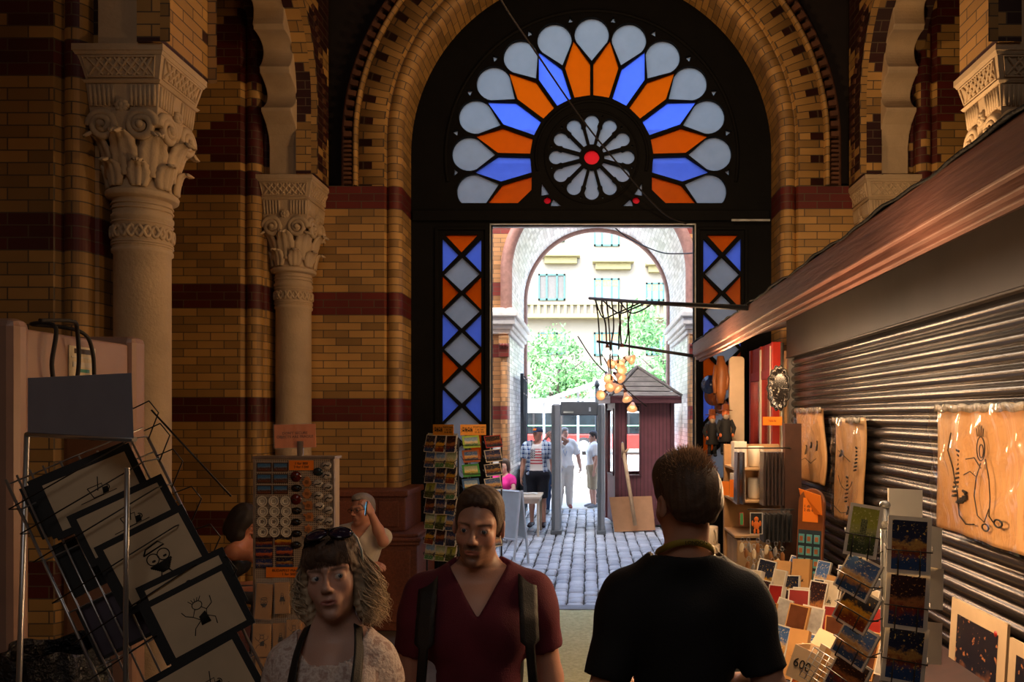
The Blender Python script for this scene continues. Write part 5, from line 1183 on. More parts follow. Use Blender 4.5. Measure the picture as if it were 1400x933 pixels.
def bag(name, x0, x1, ztop, zbot0, zbot1, label, k, ds, hole=False):
    ya, yb = XB * F / (x0 - CX), XB * F / (x1 - CX)
    t = thing('bagged_shirt', label, 'bagged shirt', (XB, (ya + yb) / 2, zbot0), group='bagged shirts hung on the shutter')
    r = random.Random(k); ph = [r.uniform(0, 6) for _ in range(6)]
    def fn(u, v): return Vector((XB - .012 - .012 * math.sin(u * 7 + ph[0]) * math.sin(v * 4 + ph[1]) - .006 * math.sin(u * 19 + ph[2] + v * 3) + .008 * (1 - v) * 0, ya + (yb - ya) * (u * (1 - .04 * math.sin(v * 5 + ph[3]))) , (zbot0 + (zbot1 - zbot0) * u) * (1 - v) + ztop * v + .006 * math.sin(u * 20 + ph[4]) * (v > .98)))
    mb = MB(); mb.sheet(fn, 30, 30); mb.build('bag', M_bag.m, t, solid=.012)
    mb = MB(facing((XB - .036, (ya + yb) / 2, (zbot0 + ztop) / 2), (-1, 0, 0)))
    for pts, rr_ in DRAW[k]: mb.tube([(x, y, .004 * math.sin(x * 9)) for x, y in pts], rr_, 5)
    mb.build('drawing', M_ink, t)
    def film(u, v):
        a_ = abs(math.sin(u * 17 + 2.2 * math.sin(v * 4 + ph[5]) + ph[0])) ** 4 * (.35 + .65 * (u < .4)); b_ = abs(math.sin(u * 6 - v * 9 + ph[1])) ** 6; c_ = abs(math.sin(u * 31 + v * 5 + ph[2])) ** 3
        p_ = fn(u, v); return Vector((p_.x - .026 - .016 * a_ - .010 * b_ - .004 * c_, p_.y, p_.z))
    mb = MB(); mb.sheet(film, 90, 50); mb.build('film', G_bagf.m, t, fix=False)
    mb = MB(); mb.sheet(lambda u, v: Vector((XB - .034 - .006 * math.sin(u * 9), ya + (yb - ya) * u, ztop - .03 + .034 * v + .004 * math.sin(u * 40))), 30, 2); mb.build('folded_top', mat('silvery_film', '#8f8474', .2, metal=.3, var=.4, scale=30, bump=.004), t, solid=.004)
bag('a', 1092, 1129, 2.06, 1.52, 1.52, 'bagged tan shirt hung highest and farthest on the shutter, straight bottom', 3, .55)
bag('b', 1145, 1184, 1.99, 1.33, 1.33, 'long bagged tan shirt hung second on the shutter behind the card spinner', 7, .6)
bag('c', 1287, 1415, 2.05, 1.485, 1.475, 'large bagged tan shirt with line drawing at the right picture edge', 2, .85)
for k, (x0, x1, z1, lab) in enumerate(((1296, 1371, 1.205, 'mounted dark night print in film standing below the large bagged shirt'), (1374, 1460, 1.16, 'mounted dark print cut off by the lower right picture corner'))):
    X = 1.585; ya, yb = X * F / (x0 - CX), X * F / (x1 - CX); h = .62; Mx = facing((X, (ya + yb) / 2, z1 - h / 2), (-1, 0, .06))
    o_ = card('mounted_print', Mx, ya - yb, h, pic(('night_tower_print', 'night_bridge_print')[k], '#141a2c', '#3a2230', '#8a3418', '#b5764a', 11 + k), .13, M_cream, .012, lab, 'print', 'mounted prints under the shutter')
    mb = MB(Mx); mb.lathe([(0, .003), (.012, .002), (.012, 0)], (.15, .25, 0), 14); mb.build('red_seal', M_redf, o_)
# ================================================================== disused detector frame at the left edge
M_beige = mat('pinkish_beige_laminate', '#9c7a68', .4, var=.06); M_dbrown = mat('dark_brown_panel', '#3a2418', .5, var=.15)
fr = thing('detector_frame', 'tall pinkish-beige walk-through detector frame at the left edge behind the print rack', 'metal detector', (-2.15, 3.3, 0))
mb = MB(); mb.span((-2.42, 2.86, 0), (-2.08, 2.95, 2.36)); s_ = mb.build('side_panel', M_beige, fr, bevel=.03)
mb = MB(); mb.span((-2.42, 3.62, 0), (-2.09, 3.74, 2.37)); s2 = mb.build('side_panel', M_beige, fr, bevel=.03)
mb = MB(); mb.span((-2.36, 2.95, 2.12), (-2.11, 3.62, 2.33)); hd = mb.build('header', M_beige, fr, bevel=.01)
st_ = MB(); st_.span((-2.109, 3.20, 2.13), (-2.104, 3.37, 2.29)); stk = st_.build('control_sticker', mat('pale_sticker', '#d8c8a4', .5, var=.1), hd, bevel=.002)
Ms_ = facing((-2.1025, 3.285, 2.25), (1, 0, 0))
mb = MB(Ms_); mb.box((0, -.035, 0), (.13, .02, .002)); mb.box((0, -.005, 0), (.15, .006, .002)); mb.cur = 1; mb.box((0, -.06, 0), (.08, .014, .003)); mb.cur = 2
for i in range(4): mb.box((0, -.085 - .009 * i, 0), (.12, .004, .002))
mb.cur = 2; mb.box((0, .02, 0), (.11, .02, .002)); mb.build('sticker_print', [M_card, mat('teal_display', '#4f9a8a', .3), M_dbrown], hd)
cable('black_cable', 'black cable looped over the header of the beige detector frame', [(-2.05, 2.95, 2.36), (-2.03, 3.1, 2.375), (-2.06, 3.18, 2.35), (-2.08, 3.22, 2.20), (-2.085, 3.18, 2.08), (-2.085, 3.10, 2.10), (-2.08, 3.06, 2.2), (-2.08, 3.08, 2.35), (-2.2, 3.12, 2.365), (-2.08, 3.22, 2.35), (-2.075, 3.30, 2.28), (-2.085, 3.33, 2.1), (-2.085, 3.32, 1.9)], .008, M_cord)

# ================================================================== leaning wire rack of matted prints
RX = Vector((math.cos(R(30)), 0, math.sin(R(30)))); nrm = Vector((.25, -.93, .28)).normalized()
RXv = (RX - nrm * RX.dot(nrm)).normalized(); RYv = nrm.cross(RXv).normalized()
O_ = at(178, 775, 2.32)
def RK(u, v, d=0): return O_ + RXv * u + RYv * v + nrm * d
Mrk = Matrix.Identity(4)
for i in range(3): Mrk[i][0], Mrk[i][1], Mrk[i][2], Mrk[i][3] = RXv[i], RYv[i], nrm[i], O_[i]
rk = thing('print_rack', 'leaning bright-wire rack of black-bordered prints in the left foreground', 'rack', tuple(at(120, 1250, 2.3)))
mb = MB()
for u in (-.195, -.165, -.13, -.095, -.05, 0, .05, .10, .145, .19): mb.tube([RK(u, .40 - .16 * max(0, u + .12), -.02), RK(u, -.55, -.02)], .0032 if abs(u) < .18 else .0045, 6)
for v in (.385, .30, .13, -.04, -.22, -.40): mb.tube([RK(-.195, v, -.022), RK(.19, v, -.022)], .0025, 5)
mb.build('wire_panel', M_wire, rk)
mb = MB(); a, b = at(37, 594, 2.48), at(184, 601, 2.15); mb.tube([a, b], .008, 8); mb.tube([a, at(25, 960, 2.48), Vector((at(25, 960, 2.48).x, 2.48, 0))], .008, 8)
c1 = at(172, 830, 2.2); mb.tube([at(174, 640, 2.2), c1, Vector((c1.x, 2.2, 0))], .007, 8); mb.tube([RK(-.195, -.55, -.02), Vector((RK(-.195, -.55).x + .05, 2.2, 0))], .007, 6); mb.tube([RK(.19, -.55, -.02), Vector((RK(.19, -.55).x, 2.1, 0))], .007, 6)
mb.build('frame_tube', M_wire, rk)
a, b, c_, d_ = at(38, 592, 2.46), at(183, 600, 2.14), at(180, 510, 2.14), at(38, 517, 2.46); o_ = Vector((-.006, .008, 0))
mb = MB(); mb.hexa([a, b, b + o_, a + o_, d_, c_, c_ + o_, d_ + o_]); mb.build('header_board', mat('slate_grey_board', '#8d919e', .6, var=.05), rk, bevel=.002)
# pockets that stick out in points along the right edge
mb = MB()
for k, v in enumerate((.40, .32, .23, .10, -.03, -.14)):
    mb.tube([RK(.19, v + .05, -.01), RK(.245, v + .03, .05), RK(.255, v - .02, .06), RK(.19, v - .06, -.01)], .0022, 5)
    mb.tube([RK(-.195, v - .10, -.01), RK(-.20, v - .11, .05), RK(.16, v - .06, .05), RK(.19, v - .05, -.01)], .0022, 5)
mb.tube([RK(.24, .40, .05), RK(.33, .05, .05)], .003, 5)
mb.build('pocket', M_wired, rk)
prints = [(.005, .25, .27, .19, 1, 'print of a small dark figure, topmost in the leaning wire rack'), (.05, .125, .27, .17, 1, 'print of a cup, second from top in the leaning wire rack'), (.075, -.02, .255, .225, 0, 'print of two round faces in the middle of the leaning wire rack'),
          (.12, -.165, .25, .18, 3, 'mostly hidden print behind the lower print of the leaning rack'), (.115, -.225, .24, .20, 2, 'print of a sprawling figure with flowing hair, lowest whole one in the rack'), (.055, -.42, .26, .20, 1, 'print cut off by the bottom picture edge in the leaning rack')]
for k, (u, v, w_, h_, dd, lab) in enumerate(prints):
    Mx = Mrk @ Matrix.Translation((u, v, .020 + .008 * k)) @ Matrix.Rotation(R(-.5 + (k % 3) * 1.2), 4, 'Z')
    card('matted_print', Mx, w_, h_, M_cream, .075, M_matte, .006, lab, 'print', 'matted prints in the leaning rack', ink=doodle(dd, .62 if dd else .75, .02, -.02))
    if k in (0, 2, 4):   # spare mats behind it
        card('matted_print', Mx @ Matrix.Translation((-.012, .012, -.0075)), w_, h_, M_cream, .075, M_matte, .005, 'black mat edge showing just behind the ' + lab.split(',')[0].split(' in ')[0], 'print', 'matted prints in the leaning rack')
for k, (u, v, m_, lab) in enumerate(((-.08, .28, M_matte, 'dark print seen through the upper left wires of the leaning rack'), (-.07, .08, M_matte, 'dark print seen through the middle left wires of the leaning rack'), (-.08, -.12, mat('violet_print', '#2e1a30', .5), 'dark violet print low behind the left wires of the leaning rack'))):
    card('matted_print', Mrk @ Matrix.Translation((u, v, -.04)), .2, .17, m_, .05, M_matte, .005, lab, 'print', 'matted prints in the leaning rack')

# ================================================================== bin with black bag
bn = thing('waste_bin', 'dark waste bin lined with a black plastic bag at the lower left', 'bin', tuple(Vector((at(72, 900, 2.75).x, 2.75, 0)))); bx_ = at(72, 900, 2.75).x
mb = MB(); mb.lathe([(0, .02), (.12, .02), (.15, 1.08), (.145, 1.1), (.12, .1)], (bx_, 2.75, 0), 28); mb.build('bin_body', mat('black_bin_plastic', '#101011', .4), bn)
M_bagb = mat('black_bag_film', '#0e0e10', .22, bump=.02, scale=14)
mb = MB()
def bagf(u, v):
    a = 2 * math.pi * u; r_ = .15 + .025 * math.sin(v * 3.1) + .008 * math.sin(a * 9 + v * 4) + .006 * math.sin(a * 17); return Vector((bx_ + r_ * math.cos(a), 2.75 + r_ * math.sin(a), 1.20 - .34 * v + .012 * math.sin(a * 5) * (1 - v)))
mb.sheet(bagf, 90, 14); mb.build('bin_bag', M_bagb, bn, solid=.003)

# ================================================================== spinner of magnets
YM = 4.5; PR_ = lambda px, py, y=YM: at(px, py, y)
mr = thing('magnet_stand', 'revolving magnet stand with pegboard face and orange paper sign on top', 'display stand', tuple(Vector((PR_(403, 0).x, YM + .075, 0))))
M_peg = NT('perforated_board'); qx, qy, qz = M_peg.sep(M_peg.geo('Position')); hx = ((qx * 85).fract() - .5); hz = ((qz * 85).fract() - .5); hole = (hx * hx + hz * hz).lt(.075)
M_peg.set(Base_Color=M_peg.mix(hole, col('#a8937a'), col('#3a2a1c')), Roughness=.6)
a, b = PR_(346, 933), PR_(454.5, 628); mb = MB(); mb.span((a.x, YM + .02, .25), (b.x, YM + .05, b.z)); mb.span((a.x, YM + .10, .25), (b.x, YM + .13, b.z)); mb.span((a.x, YM + .05, .25), (a.x + .02, YM + .10, b.z)); mb.span((b.x - .02, YM + .05, .25), (b.x, YM + .10, b.z)); mb.build('pegboard', M_peg.m, mr, bevel=.003)
mb = MB(); mb.span((a.x - .01, YM + .01, b.z), (b.x + .01, YM + .14, b.z + .015))
for x in (a.x - .006, b.x - .004): mb.span((x, YM + .01, .25), (x + .01, YM + .03, b.z))
mb.build('edge_trim', mat('aluminium_trim', '#9a8c80', .35, metal=.6), mr, bevel=.002)
xc = PR_(404, 0).x; mb = MB(); mb.cyl((xc, YM + .075, 0), (xc, YM + .075, b.z + .10), .018, n=14); mb.lathe([(0, 0), (.28, 0), (.28, .02), (.03, .04)], (xc, YM + .075, 0), 32); mb.build('pole', MATS['aluminium_trim'], mr)
sg = thing('sleeve_sign', 'orange notice in a shiny plastic sleeve on top of the magnet stand', 'sign', tuple(PR_(404, 612))); Mx = facing(PR_(403.5, 596.5, YM + .075), (.05, -1, 0), R(1.5))
mb = MB(Mx); mb.box((0, 0, 0), (.235, .135, .003)); mb.build('paper', mat('orange_notice_paper', '#e8874a', .6, var=.05), sg)
text_mesh('lettering', "DON'T SECURE\nOBJECTS ARE FRAGILE", Mx @ Matrix.Translation((0, .006, .0025)), .021, mat('brown_ink', '#5a3420', .7), sg)
mb = MB(Mx); mb.sheet(lambda u, v: Vector(((u - .5) * .245, (v - .5) * .145, .006 + .003 * math.sin(u * 26) * (u > .2))), 40, 2); mb.build('sleeve', G_film.m, sg)
ZM = YM + .018
def mg_at(px, py, d=0): return at(px, py, ZM - d)
Mf = lambda px, py, d=.002: facing(mg_at(px, py, d), (0, -1, 0))
k0 = None
Mscene = pic('landscape_magnet_print', '#3f6f96', '#4a2c1a', '#6a3a20', '#7a9ab0', 21)
for r_ in range(3):
    for c_ in range(2):
        lab = f'landscape picture magnet, {("left", "right")[c_]} one in the {("top", "second", "third")[r_]} row of the stand'
        if k0 is None: k0 = card('picture_magnet', Mf(361, 639), .085, .052, Mscene, .06, M_dbrown, .006, None, 'magnet', 'landscape magnets on the stand'); k0.location; k0['label'] = lab
        else:
            o = k0.copy(); C.objects.link(o); o.location = mg_at(361 + 22.5 * c_, 639 + 15.5 * r_) - mg_at(361, 639); o['label'] = lab
pm = None
for r_ in range(4):
    for c_ in range(3):
        lab = f'white round plate magnet, {("left", "middle", "right")[c_]} one in row {("one", "two", "three", "four")[r_]} of the plates'
        M0 = Mf(359 + 16 * c_ + (1 if r_ % 2 else 0), 685.5 + 14 * r_)
        if pm is None:
            pm = thing('plate_magnet', lab, 'magnet', (0, 0, 0), group='round plate magnets on the stand')
            mb = MB(); mb.lathe([(0, .003), (.014, .003), (.017, .004), (.029, .009), (.0305, .0085), (.029, .004), (.015, 0), (0, 0)], (0, 0, 0), 28); mb.build('dish', mat('white_plate_glaze', '#d9cbb0', .25, var=.04), pm); setloc(pm, M0)
            dp = pm
        else: dp = dup(pm, M0, lab)
        mb = MB(M0)
        for i in range(5):
            a_ = i * 2 * math.pi / 5 + r_; mb.tube([(.003 * math.cos(a_), .003 * math.sin(a_), .0045), (.011 * math.cos(a_ + .3 * r_), .011 * math.sin(a_ + .3 * r_), .0045)], .0014 if r_ != 2 else .0022, 4)
        mb.tube([(.0215 * math.cos(t), .0215 * math.sin(t), .0065) for t in [2 * math.pi * i / 24 for i in range(24)]], .0009, 4, closed=True)
        WM[dp.name] = M0; mb.build('motif', mat('grey_motif', '#5a4634', .6), dp)
for k in range(7):      # dark domed magnets
    p = Mf(404.5 + (k % 2) * .8, 652 + 15.6 * k); mb = MB(p); red = k in (0, 2)
    if red: mb.lathe([(0, .012), (.02, .010), (.031, 0)], (0, 0, 0), 22)
    else: mb.sphere((0, 0, 0), (.031, .021, .016), 16, 10)
    mb.cur = 1; mb.tube([(-.02, -.008, .013), (-.005, .004, .016), (.012, -.004, .015)], .003, 5)
    tag(mb.build('dome_magnet', [mat('dark_red_glass', '#5a1a10', .15, var=.5) if red else mat('black_dome', '#15130f', .25, var=.5), M_dbrown]), f'{"dark red round" if red else "black oval"} magnet, {num[k]} from the top in the middle column', 'magnet', 'dark magnets in the middle column')
M_ter = mat('terracotta_magnet', '#b5713a', .6, var=.2)
def flat(poly, M, t, m, lab, grp, extra=None):
    mb = MB(M); mb.prism(poly, (0, 0, 0), (1, 0, 0), (0, 1, 0), (0, 0, t)); mb.cur = 1
    for pts, r_ in (extra or []): mb.tube([(x, y, t + .0005) for x, y in pts], r_, 4)
    return tag(mb.build('shaped_magnet', [m, M_dbrown], bevel=.001), lab, 'magnet', grp)
hand = [(.012, -.028), (.024, -.01), (.026, .005), (.018, .006), (.016, .02), (.010, .024), (.007, .03), (-.007, .03), (-.010, .024), (-.016, .02), (-.018, .006), (-.026, .005), (-.024, -.01), (-.012, -.028)]
star = [((.028 if i % 2 == 0 else .016) * math.sin(i * math.pi / 6), (.028 if i % 2 == 0 else .016) * math.cos(i * math.pi / 6)) for i in range(12)]
jug = [(-.02, -.024), (.022, -.024), (.024, .012), (.017, .014), (.019, .024), (-.012, .024), (-.012, .014), (-.030, .020), (-.034, .012), (-.02, .0)]
seqs = [(420, 659, hand, 'hand-shaped'), (420, 675, hand, 'hand-shaped'), (422, 691, jug, 'jug-shaped'), (423, 707, jug, 'jug-shaped'), (422, 723, star, 'star-shaped'), (422.5, 737, star, 'star-shaped')]
for k, (px, py, pol_, nm_) in enumerate(seqs): flat(pol_, Mf(px, py), .007, M_ter, f'terracotta {nm_} magnet, {("upper", "lower")[k % 2]} one of its pair on the stand', 'terracotta magnets on the stand', [(ell(0, -.002, .010, .010), .0015), (ell(0, -.002, .004, .004), .0015)])
for k, (px, py) in enumerate([(447, 637), (434.5, 645.5), (447, 650.5), (435, 661.5), (449, 666), (435, 678), (450, 681.5), (437, 692.5), (450, 698), (438, 710.5), (450, 713.5), (438.5, 724.5), (453, 727.5)]):
    p = Mf(px, py); mb = MB(p); mb.lathe([(0, .010), (.014, .009), (.024, .006), (.028, 0)], (0, 0, 0), 20, Matrix.Diagonal((1, .85, 1)).to_3x3()); mb.cur = 1
    rr_ = random.Random(k); mb.tube([(-.018, -.006, .009), (-.006, rr_.uniform(-.006, .008), .0105), (.008, rr_.uniform(-.01, .002), .0105), (.017, .004, .009)], .0035, 5)
    row_ = ('top', 'second', 'second', 'third', 'third', 'fourth', 'fourth', 'fifth', 'fifth', 'sixth', 'sixth', 'lowest', 'lowest')[k]
    tag(mb.build('oval_magnet', [mat('mottled_grey_glaze', '#b3a693', .25, var=.4, scale=60) if k != 1 else mat('dark_teal_glaze', '#1f2d30', .25), mat('dark_relief', '#2a241e', .4)]), ('single dark teal oval magnet near the top right of the stand' if k == 1 else f'mottled grey oval magnet, {("right", "left")[k % 2 if k else 0]} one of the {row_} row at the stand\'s right edge'), 'magnet', 'oval magnets at the stand right side')
for k, (px, py, pi_) in enumerate(((361, 742, 2), (387, 739, 4), (361, 757, 0), (389, 754, 6), (361, 771, 7), (389, 769, 6))):
    card('picture_magnet', Mf(px, py), .098, .056, pic('dusk_parliament_print', '#26305a', '#b5522a', '#1a1a34', '#d87a3a', 31) if k in (2, 3) else PICS[(4, 2, 0, 0, 6, 0)[k]], .02, M_dbrown, .006, f'dark night-view magnet, {("left", "right")[k % 2]} one in the {("first", "second", "third")[k // 2]} row below the plates', 'magnet', 'night-view magnets on the stand')
def ocard(px, py, w_, h_, txt, lab):
    t = thing('price_card', lab, 'price card', tuple(mg_at(px, py))); Mx = Mf(px, py, .004); mb = MB(Mx); mb.box((0, 0, 0), (w_, h_, .003)); mb.build('paper', M_orange, t); text_mesh('lettering', txt, Mx @ Matrix.Translation((0, 0, .002)), h_ * .36, M_ink, t)
ocard(412, 636.5, .14, .056, '1 for 800\n2 for 1200', 'orange price card at the top of the magnet stand')
ocard(395, 783, .26, .058, 'BUDAPEST MAGNET\n1 for 500', 'wide orange price card under the magnets, beside the woman\'s hair')
# kraft bags with ink figures hanging below
bags = [(361, 823, .095, .20, 0), (386, 818, .085, .175, 3), (358, 876, .10, .185, 2), (384, 873, .09, .17, 3), (402, 862, .085, .12, 2), (361, 922, .10, .18, 3), (423, 862, .09, .12, 1), (386, 925, .09, .16, 1)]
bl = ['topmost left', 'topmost middle', 'second-row left', 'second-row middle', 'second-row right', 'lowest left', 'half hidden by the blond hair', 'lowest, behind the white blouse']
for k, (px, py, w_, h_, dd) in enumerate(bags):
    t = thing('kraft_bag', f'kraft paper packet with ink figure on the magnet stand, {bl[k]}', 'paper packet', tuple(mg_at(px, py, .03)), group='kraft packets on the magnet stand'); Mx = facing(mg_at(px, py, .03 + .008 * (k % 3)), (.06 * (k % 3 - 1), -1, .05), R((-3, 2, -1, 3, 1, -2, 2, 0)[k]))
    mb = MB(Mx); mb.box((0, 0, 0), (w_, h_, .012)); mb.build('packet', M_kraft, t, bevel=.003)
    mb = MB(Mx)
    for pts, rr_ in doodle(dd, 1.25, .02, -.05): mb.tube([(x * w_, y * w_, .0065) for x, y in pts], rr_ * w_ * 1.2, 4)
    mb.build('ink_figure', M_ink, t)
    mb = MB(Mx); mb.sheet(lambda u, v: Vector(((u - .5) * w_ * 1.08, (v - .5) * h_ * 1.0 + .03 * v, .010 + .003 * math.sin(u * 14 + k) * math.sin(v * 9))), 10, 10); mb.build('film', G_film.m, t)

# ================================================================== postcard stand beside the doorway
YP = 7.05
ps = thing('postcard_stand', 'tall wire postcard stand with two orange signs in front of the stained-glass strip', 'postcard rack', tuple(Vector((at(632, 0, YP).x, YP + .3, 0))))
xl, xm, xr = at(580, 0, YP).x, at(628, 0, YP).x, at(684, 0, YP).x
MA = facing(at(604, 690, YP), (-.62, -.79, .0)); MBm = facing(at(654, 690, YP), (.28, -.96, .0))
mb = MB()
for x, y in ((xl, YP + .12), (xm, YP - .06), (xr, YP + .1), ((xl + xr) / 2, YP + .45)): mb.tube([(x, y, .05), (x, y, at(0, 600, YP).z)], .008, 6)
mb.build('upright', M_wired, ps)
mb = MB(); mb.cyl(((xl + xr) / 2, YP + .25, 0), ((xl + xr) / 2, YP + .25, at(0, 590, YP).z), .018, n=12); mb.lathe([(0, 0), (.3, 0), (.3, .03), (.02, .05)], ((xl + xr) / 2, YP + .25, 0), 28); mb.build('pole', M_wired, ps)
cardsA = []; wires = MB()
PA = lambda u, py: Vector((xl, YP + .12, at(0, py, YP).z)).lerp(Vector((xm, YP - .06, at(0, py, YP).z)), u)
PB = lambda u, py: Vector((xm, YP - .06, at(0, py, YP).z)).lerp(Vector((xr, YP + .1, at(0, py, YP).z)), u)
hA = Vector((xm - xl, -.18, 0)).normalized(); nA = Vector((0, 0, 1)).cross(hA) * -1; hB = Vector((xr - xm, .16, 0)).normalized(); nB = Vector((0, 0, 1)).cross(hB) * -1
nA = nA if nA.y < 0 else -nA; nB = nB if nB.y < 0 else -nB
cols_ = ['left', 'middle', 'right']; rows_ = ['top', 'second', 'third', 'fourth', 'fifth', 'sixth', 'seventh', 'bottom']
for r_ in range(8):
    for c_ in range(3):
        p = PA((c_ + .5) / 3, 607 + 21.2 * r_); up_ = Vector((0, 0, 1))
        for b_ in range(2): card('postcard', facing(p + nA * (.03 - b_ * .016) + Vector((0, 0, b_ * .012)), nA + Vector((0, 0, .22)), R(-4 + 3 * ((r_ + c_) % 3))), .112, .158, PICS[(r_ * 3 + c_ * 2 + b_) % 8], .05, M_card, .004, f'postcard in the shaded face of the stand, {cols_[c_]} column, {rows_[r_]} row' + (', behind its twin' if b_ else ''), 'postcard', 'postcards on the shaded face of the stand')
        wires.tube([p - hA * .058 + nA * .0, p - hA * .055 + nA * .055 - up_ * .02, p + hA * .055 + nA * .055 - up_ * .02, p + hA * .058], .003, 5); wires.tube([p - hA * .055 + nA * .055 - up_ * .02, p - hA * .055 + nA * .02 - up_ * .07, p + hA * .055 + nA * .02 - up_ * .07, p + hA * .055 + nA * .055 - up_ * .02], .003, 5)
bords = [[mat('lime_border', '#9ac04a', .5), M_redf], [mat('rust_border', '#a85a30', .5), M_card], [M_green, M_card], [M_bluec, M_card], [mat('tan_border', '#c79a5a', .5), M_bluec], [M_card, M_green], [M_card, M_card], [M_bluec, M_card]]
for r_ in range(8):
    for c_ in range(2):
        p = PB((.27, .78)[c_], 604 + 19.5 * r_ + c_ * 0); up_ = Vector((0, 0, 1))
        card('postcard', facing(p + nB * .035, nB + Vector((0, 0, .4)), R(3 + c_ * 2)), .155, .115, PICS[(5, 4, 3, 6, 7, 0, 5, 3, 5, 6, 3, 2, 5, 1, 7, 4)[r_ * 2 + c_]], .11 if c_ == 0 else .05, bords[r_][c_], .004, f'{("bordered landscape postcard in the left", "landscape postcard in the right")[c_]} column of the lit face, {rows_[r_]} row', 'postcard', 'postcards on the lit face of the stand')
        wires.tube([p - hB * .085, p - hB * .08 + nB * .06 - up_ * .03, p + hB * .08 + nB * .06 - up_ * .03, p + hB * .085], .003, 5)
wires.build('pocket_wires', M_wired, ps)
for k, (px0, py, lab, n_, h_) in enumerate(((606, 588, 'orange sign with ink figures on the shaded side of the postcard stand', nA, hA), (647, 588, 'orange sign with ink figures on the lit side of the postcard stand', nB, hB))):
    t = thing('rack_sign', lab, 'sign', tuple(at(px0, py, YP))); Mx = facing(at(px0, py, YP - .02), n_)
    mb = MB(Mx); mb.box((0, 0, 0), (.235, .095, .004)); mb.build('card', mat('golden_sign_card', '#e89a30', .6, var=.05), t)
    mb = MB(Mx)
    for q in range(4):
        for pts, rr_ in doodle(3 if q % 2 else 2, .07, -.09 + q * .024, .0): mb.tube([(x, y, .003) for x, y in pts], .0013, 4)
    mb.build('ink_figures', M_ink, t); text_mesh('lettering', 'POSTCARD\n1 db 100\n10 db 900', Mx @ Matrix.Translation((.055, .0, .0025)), .022, M_ink, t)
# mat on the floor in the doorway
mb = MB(); mb.sheet(lambda u, v: Vector((-.75 + 1.7 * u, 5.0 + 3.1 * v, .012 + .002 * math.sin(u * 40) * math.sin(v * 23))), 30, 40)
M_mat = mat('olive_matting', '#aca772', .85, var=.12, scale=30, bump=.004, tint='#c0bb86'); tag(mb.build('floor_mat', M_mat, solid=.008), 'olive green floor mat in front of the open doorway', 'mat')
# ================================================================== figures: smooth distance fields meshed as one surface
def axis(lo, hi, h, fine=()):
    """grid coordinates from lo to hi, spacing h, finer inside the given (lo, hi, h) zones"""
    out = [lo]
    while out[-1] < hi:
        x = out[-1]; st = h
        for a, b, f in fine:
            if a - h <= x <= b: st = min(st, f)
        out.append(x + st)
    return np.array(out)
def p_cap(a, b, ra, rb=None, k=.02, sub=False, tag_=''): return dict(t='c', a=np.array(a, float), b=np.array(b, float), ra=ra, rb=ra if rb is None else rb, k=k, sub=sub, g=tag_)
def p_ell(c, r, Rm=None, k=.02, sub=False, tag_=''): return dict(t='e', c=np.array(c, float), r=np.array(r, float), R=np.eye(3) if Rm is None else np.array(Rm, float), k=k, sub=sub, g=tag_)
def p_bb(p, m):
    if p['t'] == 'c':
        r = max(p['ra'], p['rb']); return np.minimum(p['a'], p['b']) - r - m, np.maximum(p['a'], p['b']) + r + m
    e = np.sqrt(((p['R'] * p['r']) ** 2).sum(1)); return p['c'] - e - m, p['c'] + e + m
def p_eval(p, X, Y, Z, infl=0):
    if p['t'] == 'c':
        ba = p['b'] - p['a']; L = max(ba @ ba, 1e-12); x, y, z = X - p['a'][0], Y - p['a'][1], Z - p['a'][2]
        t = np.clip((x * ba[0] + y * ba[1] + z * ba[2]) / L, 0, 1)
        return np.sqrt((x - t * ba[0]) ** 2 + (y - t * ba[1]) ** 2 + (z - t * ba[2]) ** 2) - (p['ra'] + (p['rb'] - p['ra']) * t) - infl
    x, y, z = X - p['c'][0], Y - p['c'][1], Z - p['c'][2]; Rm = p['R']; q = [x * Rm[0, i] + y * Rm[1, i] + z * Rm[2, i] for i in range(3)]; r = p['r'] + infl
    k0 = np.sqrt(sum((q[i] / r[i]) ** 2 for i in range(3))); k1 = np.sqrt(sum((q[i] / r[i] ** 2) ** 2 for i in range(3))) + 1e-9
    return k0 * (k0 - 1) / k1
def field(prims, xs, ys, zs, infl=0, margin=.05):
    Fd = np.full((len(xs), len(ys), len(zs)), .3, np.float32)
    for p in prims:
        k = p['k']; lo, hi = p_bb(p, margin + infl); sl = []
        for ax, l, h in zip((xs, ys, zs), lo, hi):
            i0, i1 = np.searchsorted(ax, l), np.searchsorted(ax, h); sl.append(slice(max(0, i0 - 1), min(len(ax), i1 + 1)))
        if any(s.stop - s.start < 1 for s in sl): continue
        X, Y, Z = np.meshgrid(xs[sl[0]], ys[sl[1]], zs[sl[2]], indexing='ij', sparse=True)
        d = p_eval(p, X, Y, Z, 0 if p['sub'] else infl).astype(np.float32); f = Fd[tuple(sl)]
        if p['sub']:
            d = -d; hh = np.clip(.5 - .5 * (f - d) / k, 0, 1); Fd[tuple(sl)] = f * (1 - hh) + d * hh + k * hh * (1 - hh)
        else:
            hh = np.clip(.5 + .5 * (f - d) / k, 0, 1); Fd[tuple(sl)] = f * hh + d * (1 - hh) - k * hh * (1 - hh) if False else np.where(np.abs(f - d) < k, f * (1 - hh) + d * hh - k * hh * (1 - hh), np.minimum(f, d))
    return Fd
